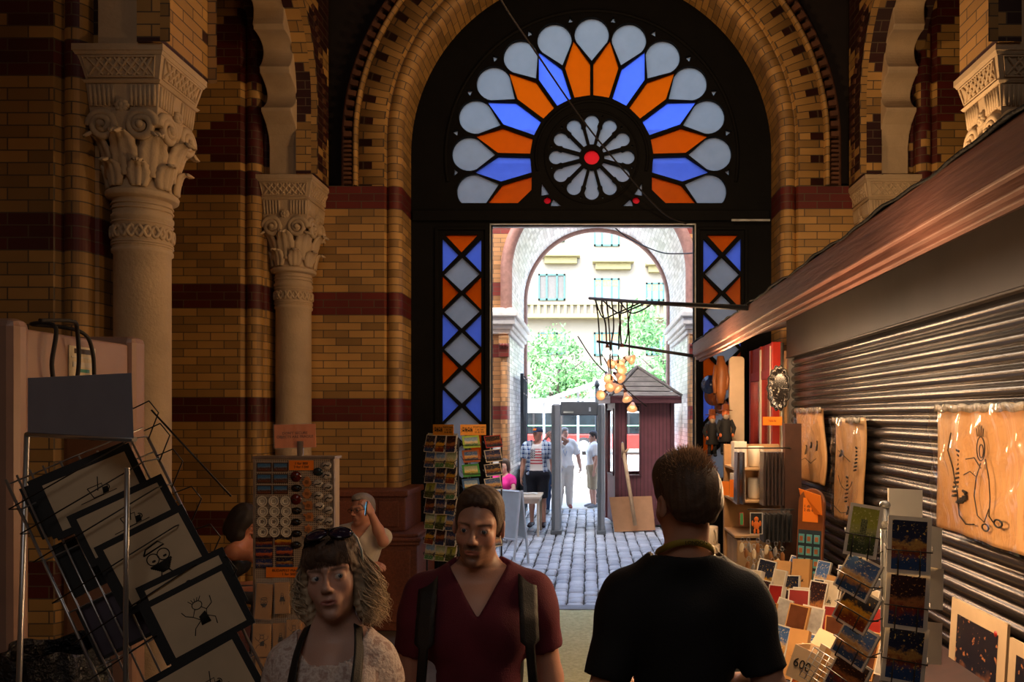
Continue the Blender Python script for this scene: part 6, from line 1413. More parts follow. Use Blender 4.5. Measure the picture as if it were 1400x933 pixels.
def nets(Fd, xs, ys, zs):
    """surface nets on a tensor grid -> vertices, quads"""
    s = Fd < 0; nx, ny, nz = Fd.shape
    cnt = np.zeros((nx - 1, ny - 1, nz - 1), np.int8)
    for i in (0, 1):
        for j in (0, 1):
            for k in (0, 1): cnt += s[i:nx - 1 + i, j:ny - 1 + j, k:nz - 1 + k]
    ci = np.argwhere((cnt > 0) & (cnt < 8)); I, J, K = ci.T
    idx = np.full(cnt.shape, -1, np.int64); idx[I, J, K] = np.arange(len(ci))
    acc = np.zeros((len(ci), 3)); n = np.zeros(len(ci))
    ax = (xs, ys, zs)
    for d in range(3):
        o = [q for q in range(3) if q != d]
        for u in (0, 1):
            for v in (0, 1):
                a = [I, J, K]; a = [q.copy() for q in a]; a[o[0]] = a[o[0]] + u; a[o[1]] = a[o[1]] + v
                b = [q.copy() for q in a]; b[d] = b[d] + 1
                fa, fb = Fd[tuple(a)], Fd[tuple(b)]; m = (fa < 0) != (fb < 0); t = np.where(m, fa / np.where(m, fa - fb, 1), 0)
                pt = np.stack([ax[q][a[q]] for q in range(3)], 1).astype(float); pt[:, d] += t * (ax[d][b[d]] - ax[d][a[d]])
                acc[m] += pt[m]; n[m] += 1
    V = acc / n[:, None]; Q = []
    for d in range(3):
        o = [q for q in range(3) if q != d]; sl0 = [slice(None)] * 3; sl1 = [slice(None)] * 3; sl0[d] = slice(0, -1); sl1[d] = slice(1, None)
        e = np.argwhere(s[tuple(sl0)] != s[tuple(sl1)])
        e = e[(e[:, o[0]] > 0) & (e[:, o[1]] > 0) & (e[:, o[0]] < Fd.shape[o[0]] - 1) & (e[:, o[1]] < Fd.shape[o[1]] - 1)]
        def cell(du, dv):
            q = e.copy(); q[:, o[0]] -= du; q[:, o[1]] -= dv; return idx[q[:, 0], q[:, 1], q[:, 2]]
        quad = np.stack([cell(1, 1), cell(0, 1), cell(0, 0), cell(1, 0)], 1)
        ins = s[e[:, 0], e[:, 1], e[:, 2]]; flip = ins if d != 1 else ~ins
        quad[~flip] = quad[~flip][:, ::-1]; Q.append(quad[(quad >= 0).all(1)])
    return V, np.concatenate(Q)
def sd_mesh(name, Fd, xs, ys, zs, m, parent, Mw, paint=None, smooth=1):
    V, Q = nets(Fd, xs, ys, zs)
    for _ in range(smooth):   # light relaxation
        A = np.zeros_like(V); c = np.zeros(len(V))
        for i in range(4):
            for j in ((i + 1) % 4, (i + 3) % 4): np.add.at(A, Q[:, i], V[Q[:, j]]); np.add.at(c, Q[:, i], 1)
        V = np.where(c[:, None] > 0, .5 * V + .5 * A / np.maximum(c, 1)[:, None], V)
    me = bpy.data.meshes.new(name); W = WM.get(parent.name, Matrix()) if parent is not None else Matrix()
    T = np.array(W.inverted() @ Mw); Vw = V @ T[:3, :3].T + T[:3, 3]
    me.from_pydata(Vw.tolist(), [], Q.tolist()); me.polygons.foreach_set('use_smooth', [True] * len(me.polygons)); me.materials.append(m)
    if paint is not None:
        cl = paint(V); at_ = me.color_attributes.new('Col', 'FLOAT_COLOR', 'POINT'); at_.data.foreach_set('color', np.concatenate([cl, np.ones((len(V), 1))], 1).astype(np.float32).ravel())
    me.update(); return link_mesh(name, me, parent)
def attr_mat(name, rough=.5, sss=0, bump=0, bscale=80, sheen=0):
    if name in MATS: return MATS[name]
    n = NT(name); a = n.node('Attribute'); a.attribute_name = 'Col'; n.set(Base_Color=a.outputs[0], Roughness=rough)
    if sss: n.b.inputs['Subsurface Weight'].default_value = sss; n.b.inputs['Subsurface Scale'].default_value = .01; n.b.inputs['Subsurface Radius'].default_value = (1, .35, .2)
    if bump: n.bump(n.noise(bscale, 4), bump)
    MATS[name] = n.m; return n.m
M_skin = attr_mat('skin', .45, .08, .0006, 160); M_hair = attr_mat('hair', .62, 0, .002, 120)
def fabric(name, c, rough=.85, var=.1, bump=.0015, bscale=220):
    return mat(name, c, rough, var=var, scale=14, bump=bump, bscale=bscale)
def rotm(yaw=0, pitch=0, roll=0): return np.array(Matrix.Rotation(R(yaw), 3, 'Z') @ Matrix.Rotation(R(pitch), 3, 'X') @ Matrix.Rotation(R(roll), 3, 'Y'))
def head_prims(c, Rh, s, fem=False, beard=False):
    """face looks along -Y of the head frame"""
    T = lambda p: np.array(c) + Rh @ (np.array(p, float) * s)
    E = lambda p, r, k=.02, sub=False: p_ell(T(p), np.array(r) * s, Rh, k * s, sub, 'head')
    K = lambda a, b, ra, rb=None, k=.012, sub=False: p_cap(T(a), T(b), ra * s, (ra if rb is None else rb) * s, k * s, sub, 'head')
    w = .90 if fem else .90; nz = .90 if fem else 1.0
    L = [E((0, .018, .036), (.076, .096, .086)), E((0, -.022, -.025), (.061 * w, .066, .085), .03), E((0, -.026, -.075), (.049 * w, .052, .040 if not fem else .036), .03), E((0, -.070, -.100), (.021 * w, .018, .016), .025)]
    for q in (-1, 1):
        L += [E((q * .043 * w, -.052, -.028), (.022, .020, .024), .025), K((0, -.0865, .026), (q * .050, -.064, .024), .0095 if not fem else .007, .008, .016)]
    L += [E((0, -.080, -.060), (.027, .0155, .022), .02), K((0, -.086, .016), (0, -.1085 * (.985 if fem else 1), -.025), .0068 * nz, .0105 * nz, .012), E((0, -.1095 * (.98 if fem else 1), -.0275), (.0115 * nz, .0105 * nz, .0095 * nz), .01)]
    for q in (-1, 1): L += [E((q * .0118 * nz, -.0985, -.0315), (.0078 * nz, .0100, .0072 * nz), .008)]
    for q in (-1, 1): L += [E((q * .0325, -.100, .006), (.020, .018, .0125), .016, True)]
    for q in (-1, 1): L += [E((q * .0325, -.0725, .004), (.0165, .0150, .0145), .006), E((q * .0325, -.0905, .0035), (.0145, .014, .0036 if not fem else .0048), .0025, True)]
    for q in (-1, 1): L += [E((q * .0065, -.110, -.0368), (.0034, .006, .0028), .003, True)]
    # lips
    for q in (-1, 1): L += [K((q * .003, -.0942, -.0588), (q * .0235 * w, -.0850, -.0645), .0046, .0028, .006), K((0, -.0935, -.0710), (q * .021 * w, -.0850, -.0668), .0060, .0032, .006)]
    L += [E((0, -.0975, -.0652), (.0225 * w, .009, .0014 if not fem else .0026), .002, True), E((0, -.094, -.0845), (.018, .010, .006), .012, True)]
    for q in (-1, 1):
        Re = Rh @ rotm(q * 18, 0, 0)
        L += [p_ell(T((q * .0795, .014, -.004)), np.array((.0085, .020, .031)) * s, Re, .008 * s, False, 'head'), p_ell(T((q * .089, .009, .0)), np.array((.0065, .011, .019)) * s, Re, .004 * s, True, 'head')]
    return L
def paint_face(Rh, c, s, tone, lip, beard=0, brow=(.05, .03, .02), blush=.12):
    tone = np.array(tone); lip = np.array(lip); brow = np.array(brow)
    def fn(V):
        q = ((V - np.array(c)) @ Rh) / s; x, y, z = q.T; col_ = np.tile(tone, (len(V), 1)); ax = np.abs(x)
        n_ = .5 + .5 * np.sin(x * 900) * np.sin(z * 800 + y * 500)
        head = (z > -.13) & (z < .14)
        def mixin(m, c2): 
            nonlocal col_; m = np.clip(m, 0, 1)[:, None] * head[:, None]; col_ = col_ * (1 - m) + c2 * m
        mixin(blush * 3 * np.exp(-(((ax - .045) / .02) ** 2 + ((z + .035) / .02) ** 2)) * (y < -.02), tone * np.array([1.05, .72, .68]))
        mixin(1.2 - 1.2 * (((ax) / .025) ** 2 + ((z + .0655) / .0125) ** 2) ** 2 * 1.0, lip) if False else mixin(((((ax) / .0245) ** 2 + ((z + .0652) / .0088) ** 2) < 1) * (y < -.08) * .7, lip)
        arch = .0225 + .0030 * np.sin(np.clip((ax - .010) / .046, 0, 1) * np.pi * .72)
        mixin(np.clip(1.6 - 1.6 * (np.abs(z - arch) / (.0050 - .0026 * np.clip((ax - .03) / .03, 0, 1))) ** 2, 0, 1) * np.clip((ax - .009) / .006, 0, 1) * np.clip((.058 - ax) / .008, 0, 1) * (y < -.045) * .72, brow)
        if beard:
            low = np.clip((-.034 - z) / .012, 0, 1) * (y < .02) * np.clip((z + .135) / .01, 0, 1)
            cheek = np.clip(1 - np.clip((z + .05) / .02, 0, 1) * np.clip((ax - .02) / .02, 0, 1), 0, 1)
            lips_ = (((ax) / .0245) ** 2 + ((z + .0652) / .0105) ** 2) < 1
            mous = ((np.abs(z + .049) < .008) & (ax < .030) & (y < -.08))
            mixin(low * cheek * (~lips_) * beard * (.7 + .3 * n_), brow * 1.3); mixin(mous * beard * .8, brow)
        mixin(((np.abs(ax - .0325) < .0165) & (np.abs(z - .004) < .0085) & (y < -.07)) * .35, tone * .45)
        return np.clip(col_, 0, 1)
    return fn
def hand_prims(w, d, n, curl=25, s=1.0, side=1, thumb=35, tag_='hand'):
    """wrist w, finger direction d, back-of-hand normal n; side = sign of the thumb along d x n"""
    d = np.array(Vector(d).normalized()); n = np.array(n, float); n -= d * (n @ d); n /= np.linalg.norm(n); t = np.cross(d, n) * side; w = np.array(w, float)
    L = []; off = (.027, .009, -.009, -.026); ln = (.95, 1.05, 1.0, .82)
    for o, l in zip(off, ln):
        kn = w + (d * .088 * (.96 + .04 * l) + t * o) * s
        L.append(p_cap(w + (d * .012 + t * o * .6) * s, kn, .0135 * s, .0115 * s, .012, tag_=tag_))
        a = kn; an = R(curl * .7)
        for sl, r0, r1 in ((.044, .0098, .0088), (.027, .0088, .0082), (.021, .0082, .0070)):
            dd = d * math.cos(an) - n * math.sin(an); b = a + dd * sl * l * s; L.append(p_cap(a, b, r0 * s, r1 * s, .004, tag_=tag_)); a = b; an += R(curl)
    b0 = w + (d * .022 + t * .026) * s; ta = R(thumb); td = d * math.cos(ta) + t * math.sin(ta) - n * .35; td /= np.linalg.norm(td)
    b1 = b0 + td * .042 * s; td2 = td * .85 + d * .3 - n * .2; td2 /= np.linalg.norm(td2); b2 = b1 + td2 * .034 * s; b3 = b2 + td2 * .024 * s
    L += [p_cap(w + d * .01 * s, b0, .015 * s, .014 * s, .012, tag_=tag_), p_cap(b0, b1, .0145 * s, .0115 * s, .008, tag_=tag_), p_cap(b1, b2, .011 * s, .0098 * s, .004, tag_=tag_), p_cap(b2, b3, .0098 * s, .0078 * s, .004, tag_=tag_)]
    return L
class Person:
    def __init__(s, name, label, M, H=1.75, fem=False, pelvis=None, torso=(0, 0, 0), head=(0, 0, 0), neckfwd=.0, arms=None, legs=None, width=1.0, girth=1.0, skin=(.42, .22, .15), lip=None, beard=0, brow=(.04, .025, .018), h=.011, hh=.0036, group=None, sh_drop=0, hands=True, handfine=.005, armr=1.0):
        k = H / 1.75; s.k = k; s.M = M; s.H = H; s.hh = hh; s.h = h
        s.t = thing('person', label, 'person', M.to_translation(), rot=M.to_euler(), group=group); s.name = name
        Rt = rotm(*torso); s.Rt = Rt; pv = np.array(pelvis if pelvis is not None else (0, 0, .95 * k)); s.pv = pv
        T = lambda p: pv + Rt @ (np.array(p, float) * k); s.T = T
        W = width * (.90 if fem else 1); g = girth * (.92 if fem else 1)
        s.sh = {q: T((q * .185 * W, .01, .475 - sh_drop)) for q in (-1, 1)}
        P = [p_ell(T((0, 0, .0)), np.array((.165 * W * (1.08 if fem else 1), .118 * g, .13)) * k, Rt, .06, tag_='torso'), p_ell(T((0, -.008, .17)), np.array((.138 * W, .102 * g, .19)) * k, Rt, .06, tag_='torso'),
             p_ell(T((0, -.005, .345)), np.array((.158 * W, .110 * g, .17)) * k, Rt, .06, tag_='torso'), p_cap(T((-.13 * W, .012, .455 - sh_drop)), T((.13 * W, .012, .455 - sh_drop)), .062 * k, tag_='torso', k=.05)]
        for q in (-1, 1):
            P += [p_cap(T((q * .02, .03, .55)), s.sh[q] + Rt @ np.array((-q * .03, 0, .012)) * k, .042 * k, .047 * k, .05, tag_='torso'), p_ell(T((q * .075 * W, -.062 * g, .36)), np.array((.085, .05, .07) if not fem else (.072, .068, .068)) * k, Rt, .04, tag_='torso'),
                  p_ell(T((q * .075, .065 * g, -.03)), np.array((.085, .075, .09)) * k, Rt, .05, tag_='torso')]
        nb = T((0, .028, .52)); s.hc = T((0, .012 - neckfwd, .555)) + np.array((0, 0, .135 * k)); s.Rh = rotm(*head)
        hk = k ** .5; s.hk = hk
        P.append(p_cap(nb, s.hc + s.Rh @ np.array((0, .024, -.055)) * hk, .058 * k * (.84 if fem else 1), .053 * k * (.84 if fem else 1), .035, tag_='neck'))
        P += head_prims(s.hc, s.Rh, hk, fem)
        arms = arms or {}; s.arms = {}; zones = [[], [], []]
        for q in (-1, 1):
            a = arms.get(q) or dict(el=s.sh[q] + np.array((q * .06, .02, -.29)) * k, wr=s.sh[q] + np.array((q * .085, -.04, -.54)) * k, d=(q * .05, -.2, -1), n=(q, -.2, 0), curl=22)
            a = dict(a); a['el'] = np.array(a['el'], float); a['wr'] = np.array(a['wr'], float); s.arms[q] = a; f = (.86 if fem else 1) * armr
            P += [p_cap(s.sh[q], a['el'], .052 * k * f, .041 * k * f, .03, tag_='armU'), p_ell(s.sh[q] * .8 + a['el'] * .2, np.array((.054, .054, .06)) * k * f, None, .03, tag_='armU'), p_cap(a['el'], a['el'] * .55 + a['wr'] * .45, .041 * k * f, .042 * k * f, .02, tag_='armL'), p_cap(a['el'] * .6 + a['wr'] * .4, a['wr'], .042 * k * f, .027 * k * f, .02, tag_='armL')]
            dv = np.array(Vector(a['d']).normalized())
            P += hand_prims(a['wr'], a['d'], a['n'], a.get('curl', 22), .95 * k * (.9 if fem else 1), a.get('side', -q if a['d'][2] < 0 else q), a.get('thumb', 35))
            if hands:
                for i in range(3): zones[i].append((min(a['wr'][i], a['wr'][i] + dv[i] * .19) - .07, max(a['wr'][i], a['wr'][i] + dv[i] * .19) + .07, handfine))
        legs = legs or {}; s.legs = {}
        for q in (-1, 1):
            l = legs.get(q) or dict(kn=pv + np.array((q * .10, -.01, -.45)) * k, an=pv + np.array((q * .11, .03, -.86)) * k, f=(q * .15, -1, 0))
            hip = T((q * .095 * W, 0, -.04)); kn, an = np.array(l['kn'], float), np.array(l['an'], float); fd = np.array(Vector(l['f']).normalized()); s.legs[q] = (hip, kn, an, fd)
            P += [p_cap(hip, kn, .086 * k, .056 * k, .03, tag_='leg'), p_cap(kn, kn * .65 + an * .35 + np.array((0, .012, 0)), .053 * k, .054 * k, .02, tag_='leg'), p_cap(kn * .7 + an * .3, an, .052 * k, .034 * k, .02, tag_='leg'),
                  p_cap(an + np.array((0, 0, -.035)) * k - fd * .03, an + fd * .11 * k + np.array((0, 0, -.05)) * k, .034 * k, .028 * k, .02, tag_='foot'), p_cap(an + fd * .08 * k + np.array((0, 0, -.055)) * k, an + fd * .165 * k + np.array((0, 0, -.06)) * k, .030 * k, .022 * k, .02, tag_='foot')]
        s.P = P
        lo = np.min([p_bb(p, .02)[0] for p in P if not p['sub']], 0); hi = np.max([p_bb(p, .02)[1] for p in P if not p['sub']], 0)
        for i, e in enumerate((.10, .13, .15)): zones[i].append((s.hc[i] - e, s.hc[i] + e, hh))
        s.ax = [axis(lo[i], hi[i], h, zones[i]) for i in range(3)]
        s.lo, s.hi = lo, hi
        tone = np.array(skin); s.tone = tone
        Fd = field(P, *s.ax)
        s.body = sd_mesh('body', Fd, *s.ax, M_skin, s.t, M, paint_face(s.Rh, s.hc, hk, tone, lip if lip is not None else tone * np.array((.92, .55, .55)), beard, brow))
        eyes(s)
    def garment(s, name, tags, infl, m, cuts=(), h=None, extra=(), disp=None, paint=None, lo=None, hi=None, smooth=1):
        Pg = [p for p in s.P if p['g'] in tags and not p['sub']] + list(extra); h = h or s.h
        l = np.min([p_bb(p, infl + .03)[0] for p in Pg], 0) if lo is None else np.array(lo); u = np.max([p_bb(p, infl + .03)[1] for p in Pg], 0) if hi is None else np.array(hi)
        ax = [axis(l[i], u[i], h) for i in range(3)]; Fd = field(Pg, *ax, infl=infl); X, Y, Z = np.meshgrid(*ax, indexing='ij', sparse=True)
        if disp: Fd = Fd + disp(X, Y, Z).astype(np.float32)
        for c in cuts: Fd = np.maximum(Fd, c(X, Y, Z).astype(np.float32))
        return sd_mesh(name, Fd, *ax, m, s.t, s.M, paint, smooth)
    def hl(s, p): return s.hc + s.Rh @ (np.array(p, float) * s.hk)
    def W(s, p): return s.M @ Vector(p)
    def sleeve_cut(s, q, frac, flare=.0):
        """keep the part of the upper arm above frac"""
        a, b = s.sh[q], s.arms[q]['el']; d = (b - a) / np.linalg.norm(b - a); c = a + (b - a) * frac
        def fn(X, Y, Z):
            e = (X - c[0]) * d[0] + (Y - c[1]) * d[1] + (Z - c[2]) * d[2]; x, y, z = X - a[0], Y - a[1], Z - a[2]
            t = np.clip(x * d[0] + y * d[1] + z * d[2], -.1, 1); rad = np.sqrt((x - t * d[0]) ** 2 + (y - t * d[1]) ** 2 + (z - t * d[2]) ** 2)
            return np.where((rad < .12) & (t > .08), e, -1)
        return fn
def eyes(s):
    f = s.hk
    for q in (-1, 1):
        c = s.hl((q * .0325, -.0735, .0035)); g = s.gaze if hasattr(s, 'gaze') else s.Rh @ np.array((0, -1, 0)); g = np.array(Vector(g).normalized())
        mb = MB(s.M); mb.sphere(c, .0132 * f, 16, 12); o = mb.build('eyeball', M_eye, s.t)
        mb = MB(s.M); Mq = np.array(Vector((0, 0, 1)).rotation_difference(Vector(g)).to_matrix())
        mb.lathe([(0, .0139 * f), (.0022 * f, .0138 * f)], c, 12, Matrix(Mq.tolist())); mb.cur = 1; mb.lathe([(.0024 * f, .0138 * f), (.0065 * f, .0119 * f)], c, 16, Matrix(Mq.tolist())); mb.build('iris', [M_pup, M_iris], o)
M_eye = mat('eye_white', '#c9c2bb', .2, var=.03); M_pup = mat('pupil', '#050505', .1); M_iris = mat('grey_blue_iris', '#4a5560', .2, var=.2)
def strands(name, parent, Mw, paths, r, m, cols=None):
    """thin tapered locks as one mesh; cols = colour per strand (root, tip)"""
    vs, fs, cl = [], [], []
    for pi_, pts in enumerate(paths):
        pts = [Vector(p) for p in pts]; n = len(pts); b = len(vs); rr_ = r[pi_] if isinstance(r, list) else r
        for i, p in enumerate(pts):
            t = (pts[min(i + 1, n - 1)] - pts[max(i - 1, 0)]).normalized(); u = t.orthogonal().normalized(); w_ = t.cross(u); ra = rr_ * (1 - .85 * (i / (n - 1)) ** 2)
            for k in range(4): a = k * math.pi / 2; vs.append(p + (u * math.cos(a) + w_ * math.sin(a)) * ra)
            if cols: c0, c1 = cols[pi_]; cl += [tuple(c0[j] + (c1[j] - c0[j]) * i / (n - 1) for j in range(3)) + (1,)] * 4
        for i in range(n - 1):
            for k in range(4): fs.append((b + i * 4 + k, b + i * 4 + (k + 1) % 4, b + (i + 1) * 4 + (k + 1) % 4, b + (i + 1) * 4 + k))
    W_ = WM.get(parent.name, Matrix()); T = W_.inverted() @ Mw
    me = bpy.data.meshes.new(name); me.from_pydata([T @ v for v in vs], [], fs); me.polygons.foreach_set('use_smooth', [True] * len(fs)); me.materials.append(m)
    if cols: a_ = me.color_attributes.new('Col', 'FLOAT_COLOR', 'POINT'); a_.data.foreach_set('color', np.array(cl, np.float32).ravel())
    me.update(); return link_mesh(name, me, parent)
def short_hair(s, color, line, infl=.010, tuft=.0, n=0, h=.004, seed=1, top=.0, tip=None, strr=.0008, temple=.012, sides=(1, 1, 1, 1)):
    """cap of hair: line = [(y, z)...] lower border from the brow to the nape in head units; optional upright short strands"""
    f = s.hk; P_ = [p_ell((0, .018, .036), (.076, .096, .086), k=.02), p_ell((0, .03, -.02), (.068, .075, .075), k=.03), p_ell((0, -.02, .085), (.055 + top, .06 + top, .035 + top * 1.5), k=.03)]
    ax = [axis(-.11, .11, h), axis(-.12, .15, h), axis(-.12, .17, h)]; Fd = field(P_, *ax, infl=infl); X, Y, Z = np.meshgrid(*ax, indexing='ij', sparse=True)
    ly = np.array([a for a, b in line]); lz = np.array([b for a, b in line])
    Fd = Fd + (.0016 * np.sin(X * 190 + Z * 60) * np.sin(Y * 170 + Z * 90)).astype(np.float32)
    dl = Z - np.interp(Y, ly, lz) - .003 * np.sin(X * 210 + 2 * np.sin(X * 90)) - temple * np.clip((np.abs(X) - .030) / .03, 0, 1) * np.clip((-.045 - Y) / .03, 0, 1)
    Fd = np.maximum(Fd + infl - np.clip(.30 * dl, -.004, infl * np.interp(Z, [-.02, .05, .09, .13], sides)) - .0035, -dl * .6 - .004).astype(np.float32)
    Mh = s.M @ Matrix.Translation(Vector(s.hc)) @ Matrix((s.Rh * f).tolist()).to_4x4(); c = np.array(color)
    o = sd_mesh('hair', Fd, *ax, M_hair, s.t, Mh, lambda V: np.clip(np.tile(c, (len(V), 1)) * (.8 + .4 * (.5 + .5 * np.sin(V[:, 0] * 400) * np.sin(V[:, 1] * 350)))[:, None], 0, 1))
    if n:
        r = random.Random(seed); paths, cols, radii = [], [], []
        while len(paths) < n:
            d = Vector((r.gauss(0, 1), r.gauss(0, 1), r.gauss(.5, 1))).normalized(); p = Vector((0, .018, .036)) + Vector((d.x * .0785, d.y * .100, d.z * (.093 + top)))
            if p.z < np.interp(p.y, ly, lz) + .004: continue
            nn = (d + Vector((r.gauss(0, .25), r.gauss(-.1, .25), r.gauss(.25, .25)))).normalized(); L = tuft * r.uniform(.5, 1.2) * (.12 + .88 * max(0, d.z))
            paths.append([p - nn * .006, p + nn * L * .5, p + nn * L + Vector((r.gauss(0, .002), r.gauss(0, .002), 0))]); k_ = r.uniform(.7, 1.3); tp = tip if tip is not None else color
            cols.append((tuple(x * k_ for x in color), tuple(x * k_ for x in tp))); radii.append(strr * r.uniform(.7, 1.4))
        strands('hair_tufts', o, Mh, paths, radii, M_hair, cols)
    return o
# ================================================================== the people
def placed(X, Y, rz=0, z=0): return Matrix.Translation((X, Y, z)) @ Matrix.Rotation(R(rz), 4, 'Z')
wav = lambda A, fx, fy, fz, ph=0: (lambda X, Y, Z: A * np.sin(X * fx + Y * fy + Z * fz + ph) * np.sin(Z * fz * .31 - X * fx * .6 + 1.3 + ph))
def below(z): return lambda X, Y, Z: Z - z + 0 * X + 0 * Y
def above(z): return lambda X, Y, Z: z - Z + 0 * X + 0 * Y
def trousers(p, m, infl=.014, zt=None, zb=None, h=None, name='trousers'):
    zt = (p.pv[2] + .06 * p.k) if zt is None else zt; cuts = [below(zt)]
    if zb is not None: cuts.append(above(zb))
    return p.garment(name, ('leg',), infl, m, cuts, h or p.h * 1.3, [q for q in p.P if q['g'] == 'torso'][:1] + [q for q in p.P if q['g'] == 'torso'][-2:], wav(.004, 20, 15, 24))
def shoes(p, m, name='shoe'):
    for q in (-1, 1):
        hip, kn, an, fd = p.legs[q]; a = an + np.array((0, 0, -.035)) * p.k - fd * .03
        P_ = [p_cap(a, an + fd * .11 * p.k + np.array((0, 0, -.05)) * p.k, .044, .036, .02), p_cap(an + fd * .08 * p.k + np.array((0, 0, -.055)) * p.k, an + fd * .17 * p.k + np.array((0, 0, -.06)) * p.k, .038, .028, .02)]
        lo = np.min([p_bb(x, .01)[0] for x in P_], 0); hi = np.max([p_bb(x, .01)[1] for x in P_], 0); ax = [axis(lo[i], hi[i], .008) for i in range(3)]; Fd = field(P_, *ax); X, Y, Z = np.meshgrid(*ax, indexing='ij', sparse=True)
        Fd = np.maximum(Fd, (np.minimum(p.legs[-1][2][2], p.legs[1][2][2]) * 0 + (an[2] - .09 * p.k) - Z + 0 * X + 0 * Y).astype(np.float32)); sd_mesh(name, Fd, *ax, m, p.t, p.M)
def vneck(p, zv, half, zt, depth=.0):
    """cut: V in the front of a shirt, plus a round hole for the neck"""
    T = p.T; c = T((0, .02, .53))
    def fn(X, Y, Z):
        w = (Z - zv) * half / (zt - zv); v = np.maximum(np.maximum(np.abs(X - c[0]) - w, zv - Z), (Y - c[1]) - .0)
        r = np.sqrt(((X - c[0]) / 1.12) ** 2 + ((Y - c[1] - .0)) ** 2) - .066 * p.k + np.maximum(0, (c[2] - .07) - Z) * 3
        return -np.minimum(v, r)
    return fn
def roundneck(p, rx, ry, zfront, cy=-.0, ryb=.10, zb=0):
    c = p.T((0, .025 + cy, .53))
    def fn(X, Y, Z):
        slope = (Y - c[1]) / ry; zl = np.where(slope < 0, c[2] - .02 + (zfront - c[2] + .02) * np.clip(-slope, 0, 1), c[2] + zb - .02 + np.clip(slope, 0, .35) * .06)
        r = np.maximum((np.sqrt(((X - c[0]) / rx) ** 2 + ((Y - c[1]) / np.where(slope < 0, ry, ryb)) ** 2) - 1) * min(rx, ry), (zl - Z) * .8)
        return -r
    return fn

# ---- man in the maroon shirt, walking towards us
pm_ = Person('maroon', 'bearded man in maroon V-neck T-shirt with backpack straps walking towards the camera', placed(-.365, 2.62, 6), 1.745, head=(-9, 4, 5), width=.96, girth=1.02, skin=(.52, .28, .20), beard=.62, brow=(.05, .03, .018), h=.010, hh=.0032, neckfwd=.02, sh_drop=.012, armr=1.08)
p = pm_; k = p.k; zv = p.T((0, 0, .412))[2]
M_mar = fabric('maroon_jersey', '#581226')
p.garment('t_shirt', ('torso', 'armU'), .016, M_mar, [above(p.pv[2] - .06), vneck(p, zv, .082, p.T((0, 0, .54))[2]), p.sleeve_cut(-1, .66), p.sleeve_cut(1, .66)], .0085, [], lambda X, Y, Z: .0035 * np.sin(X * 34 + Z * 21) * np.sin(Z * 13 - X * 8 + Y * 20) - .006 * np.clip((1.2 - Z) * 2, 0, 1))
trousers(p, fabric('dark_jeans', '#1a1e2a')); shoes(p, mat('dark_shoe', '#1a1816', .6))
short_hair(p, (.085, .052, .034), [(-.12, .108), (-.085, .103), (-.06, .082), (-.042, .052), (-.028, -.002), (.0, -.020), (.008, .026), (.034, .026), (.048, -.030), (.12, -.062)], .0075, .010, 2600, .004, 3, .0, temple=.026, sides=(.05, .15, .8, 1.3))
bp = thing('backpack', 'black backpack worn by the man in the maroon shirt', 'backpack', tuple(p.W((0, .2, 1.2)))); M_bk = fabric('black_nylon', '#08080a', .6)
mb = MB(p.M)
mb.sheet(lambda u, v: Vector((.15 * math.cos(2 * math.pi * u) * (1 - .15 * abs(2 * v - 1) ** 3), .205 + .075 * math.sin(2 * math.pi * u), .95 + .46 * v)), 32, 14); mb.build('bag', M_bk, bp, solid=.01)
for q in (-1, 1):
    pts = [(q * .135, .14, 1.40), (q * .150, .08, 1.470), (q * .156, .0, 1.478), (q * .158, -.07, 1.435), (q * .160, -.118, 1.36), (q * .164, -.135, 1.27), (q * .172, -.125, 1.17), (q * .182, -.08, 1.08), (q * .175, .02, 1.0), (q * .15, .12, .97)]
    fp = []
    for i in range(len(pts) - 1):
        for j in range(6): fp.append(Vector(pts[i]).lerp(Vector(pts[i + 1]), j / 6))
    fp.append(Vector(pts[-1])); mb = MB(p.M); n_ = len(fp)
    def strap(u, v, fp=fp, n_=n_):
        i = min(int(v * (n_ - 1)), n_ - 2); c = fp[i].lerp(fp[i + 1], v * (n_ - 1) - i); t = (fp[min(i + 2, n_ - 1)] - fp[max(i - 1, 0)]).normalized(); nrm_ = Vector((c.x * .3, c.y + .0, (c.z - 1.25) * .8 if c.z > 1.38 else 0)); nrm_ = (nrm_ - t * nrm_.dot(t)).normalized(); sd = t.cross(nrm_)
        return c + sd * (u - .5) * (.062 if v < .55 else .03) + nrm_ * .006
    mb.sheet(strap, 4, 60); mb.build('strap', M_bk, bp, solid=.009)

# ---- woman with blond-tipped hair and sunglasses on her head
lf = dict(el=(-.180, .02, 1.05), wr=(-.18, -.08, .83), d=(0, -.3, -1), n=(-1, 0, 0))
rt = dict(el=(.185, .02, 1.05), wr=(.19, -.07, .83), d=(0, -.3, -1), n=(1, 0, 0))
Person.gaze = np.array((.42, -.88, .22))
pw = Person('woman', 'woman with wavy blond-tipped hair and white lace top looking up to the side', placed(-.725, 2.235, 8), 1.65, True, head=(-2, -6, -7), width=.80, skin=(.56, .33, .25), lip=(.42, .13, .12), brow=(.12, .07, .045), h=.010, hh=.0030, arms={-1: lf, 1: rt}, sh_drop=.045)
del Person.gaze
p = pw; M_lace = NT('white_lace'); la = M_lace.node('TexVoronoi'); la.inputs['Scale'].default_value = 42; M_lace.link(M_lace.objco(), la.inputs['Vector']); ln_ = M_lace.noise(48, 5)
lm = S(M_lace.nt, la.outputs['Distance']); M_lace.set(Base_Color=M_lace.ramp(ln_, [(.38, col('#b59a90')), (.52, col('#e3d5cd')), (.6, col('#c9b3a8')), (.7, col('#e8dcd4'))]), Roughness=.8); M_lace.bump(ln_, .006)
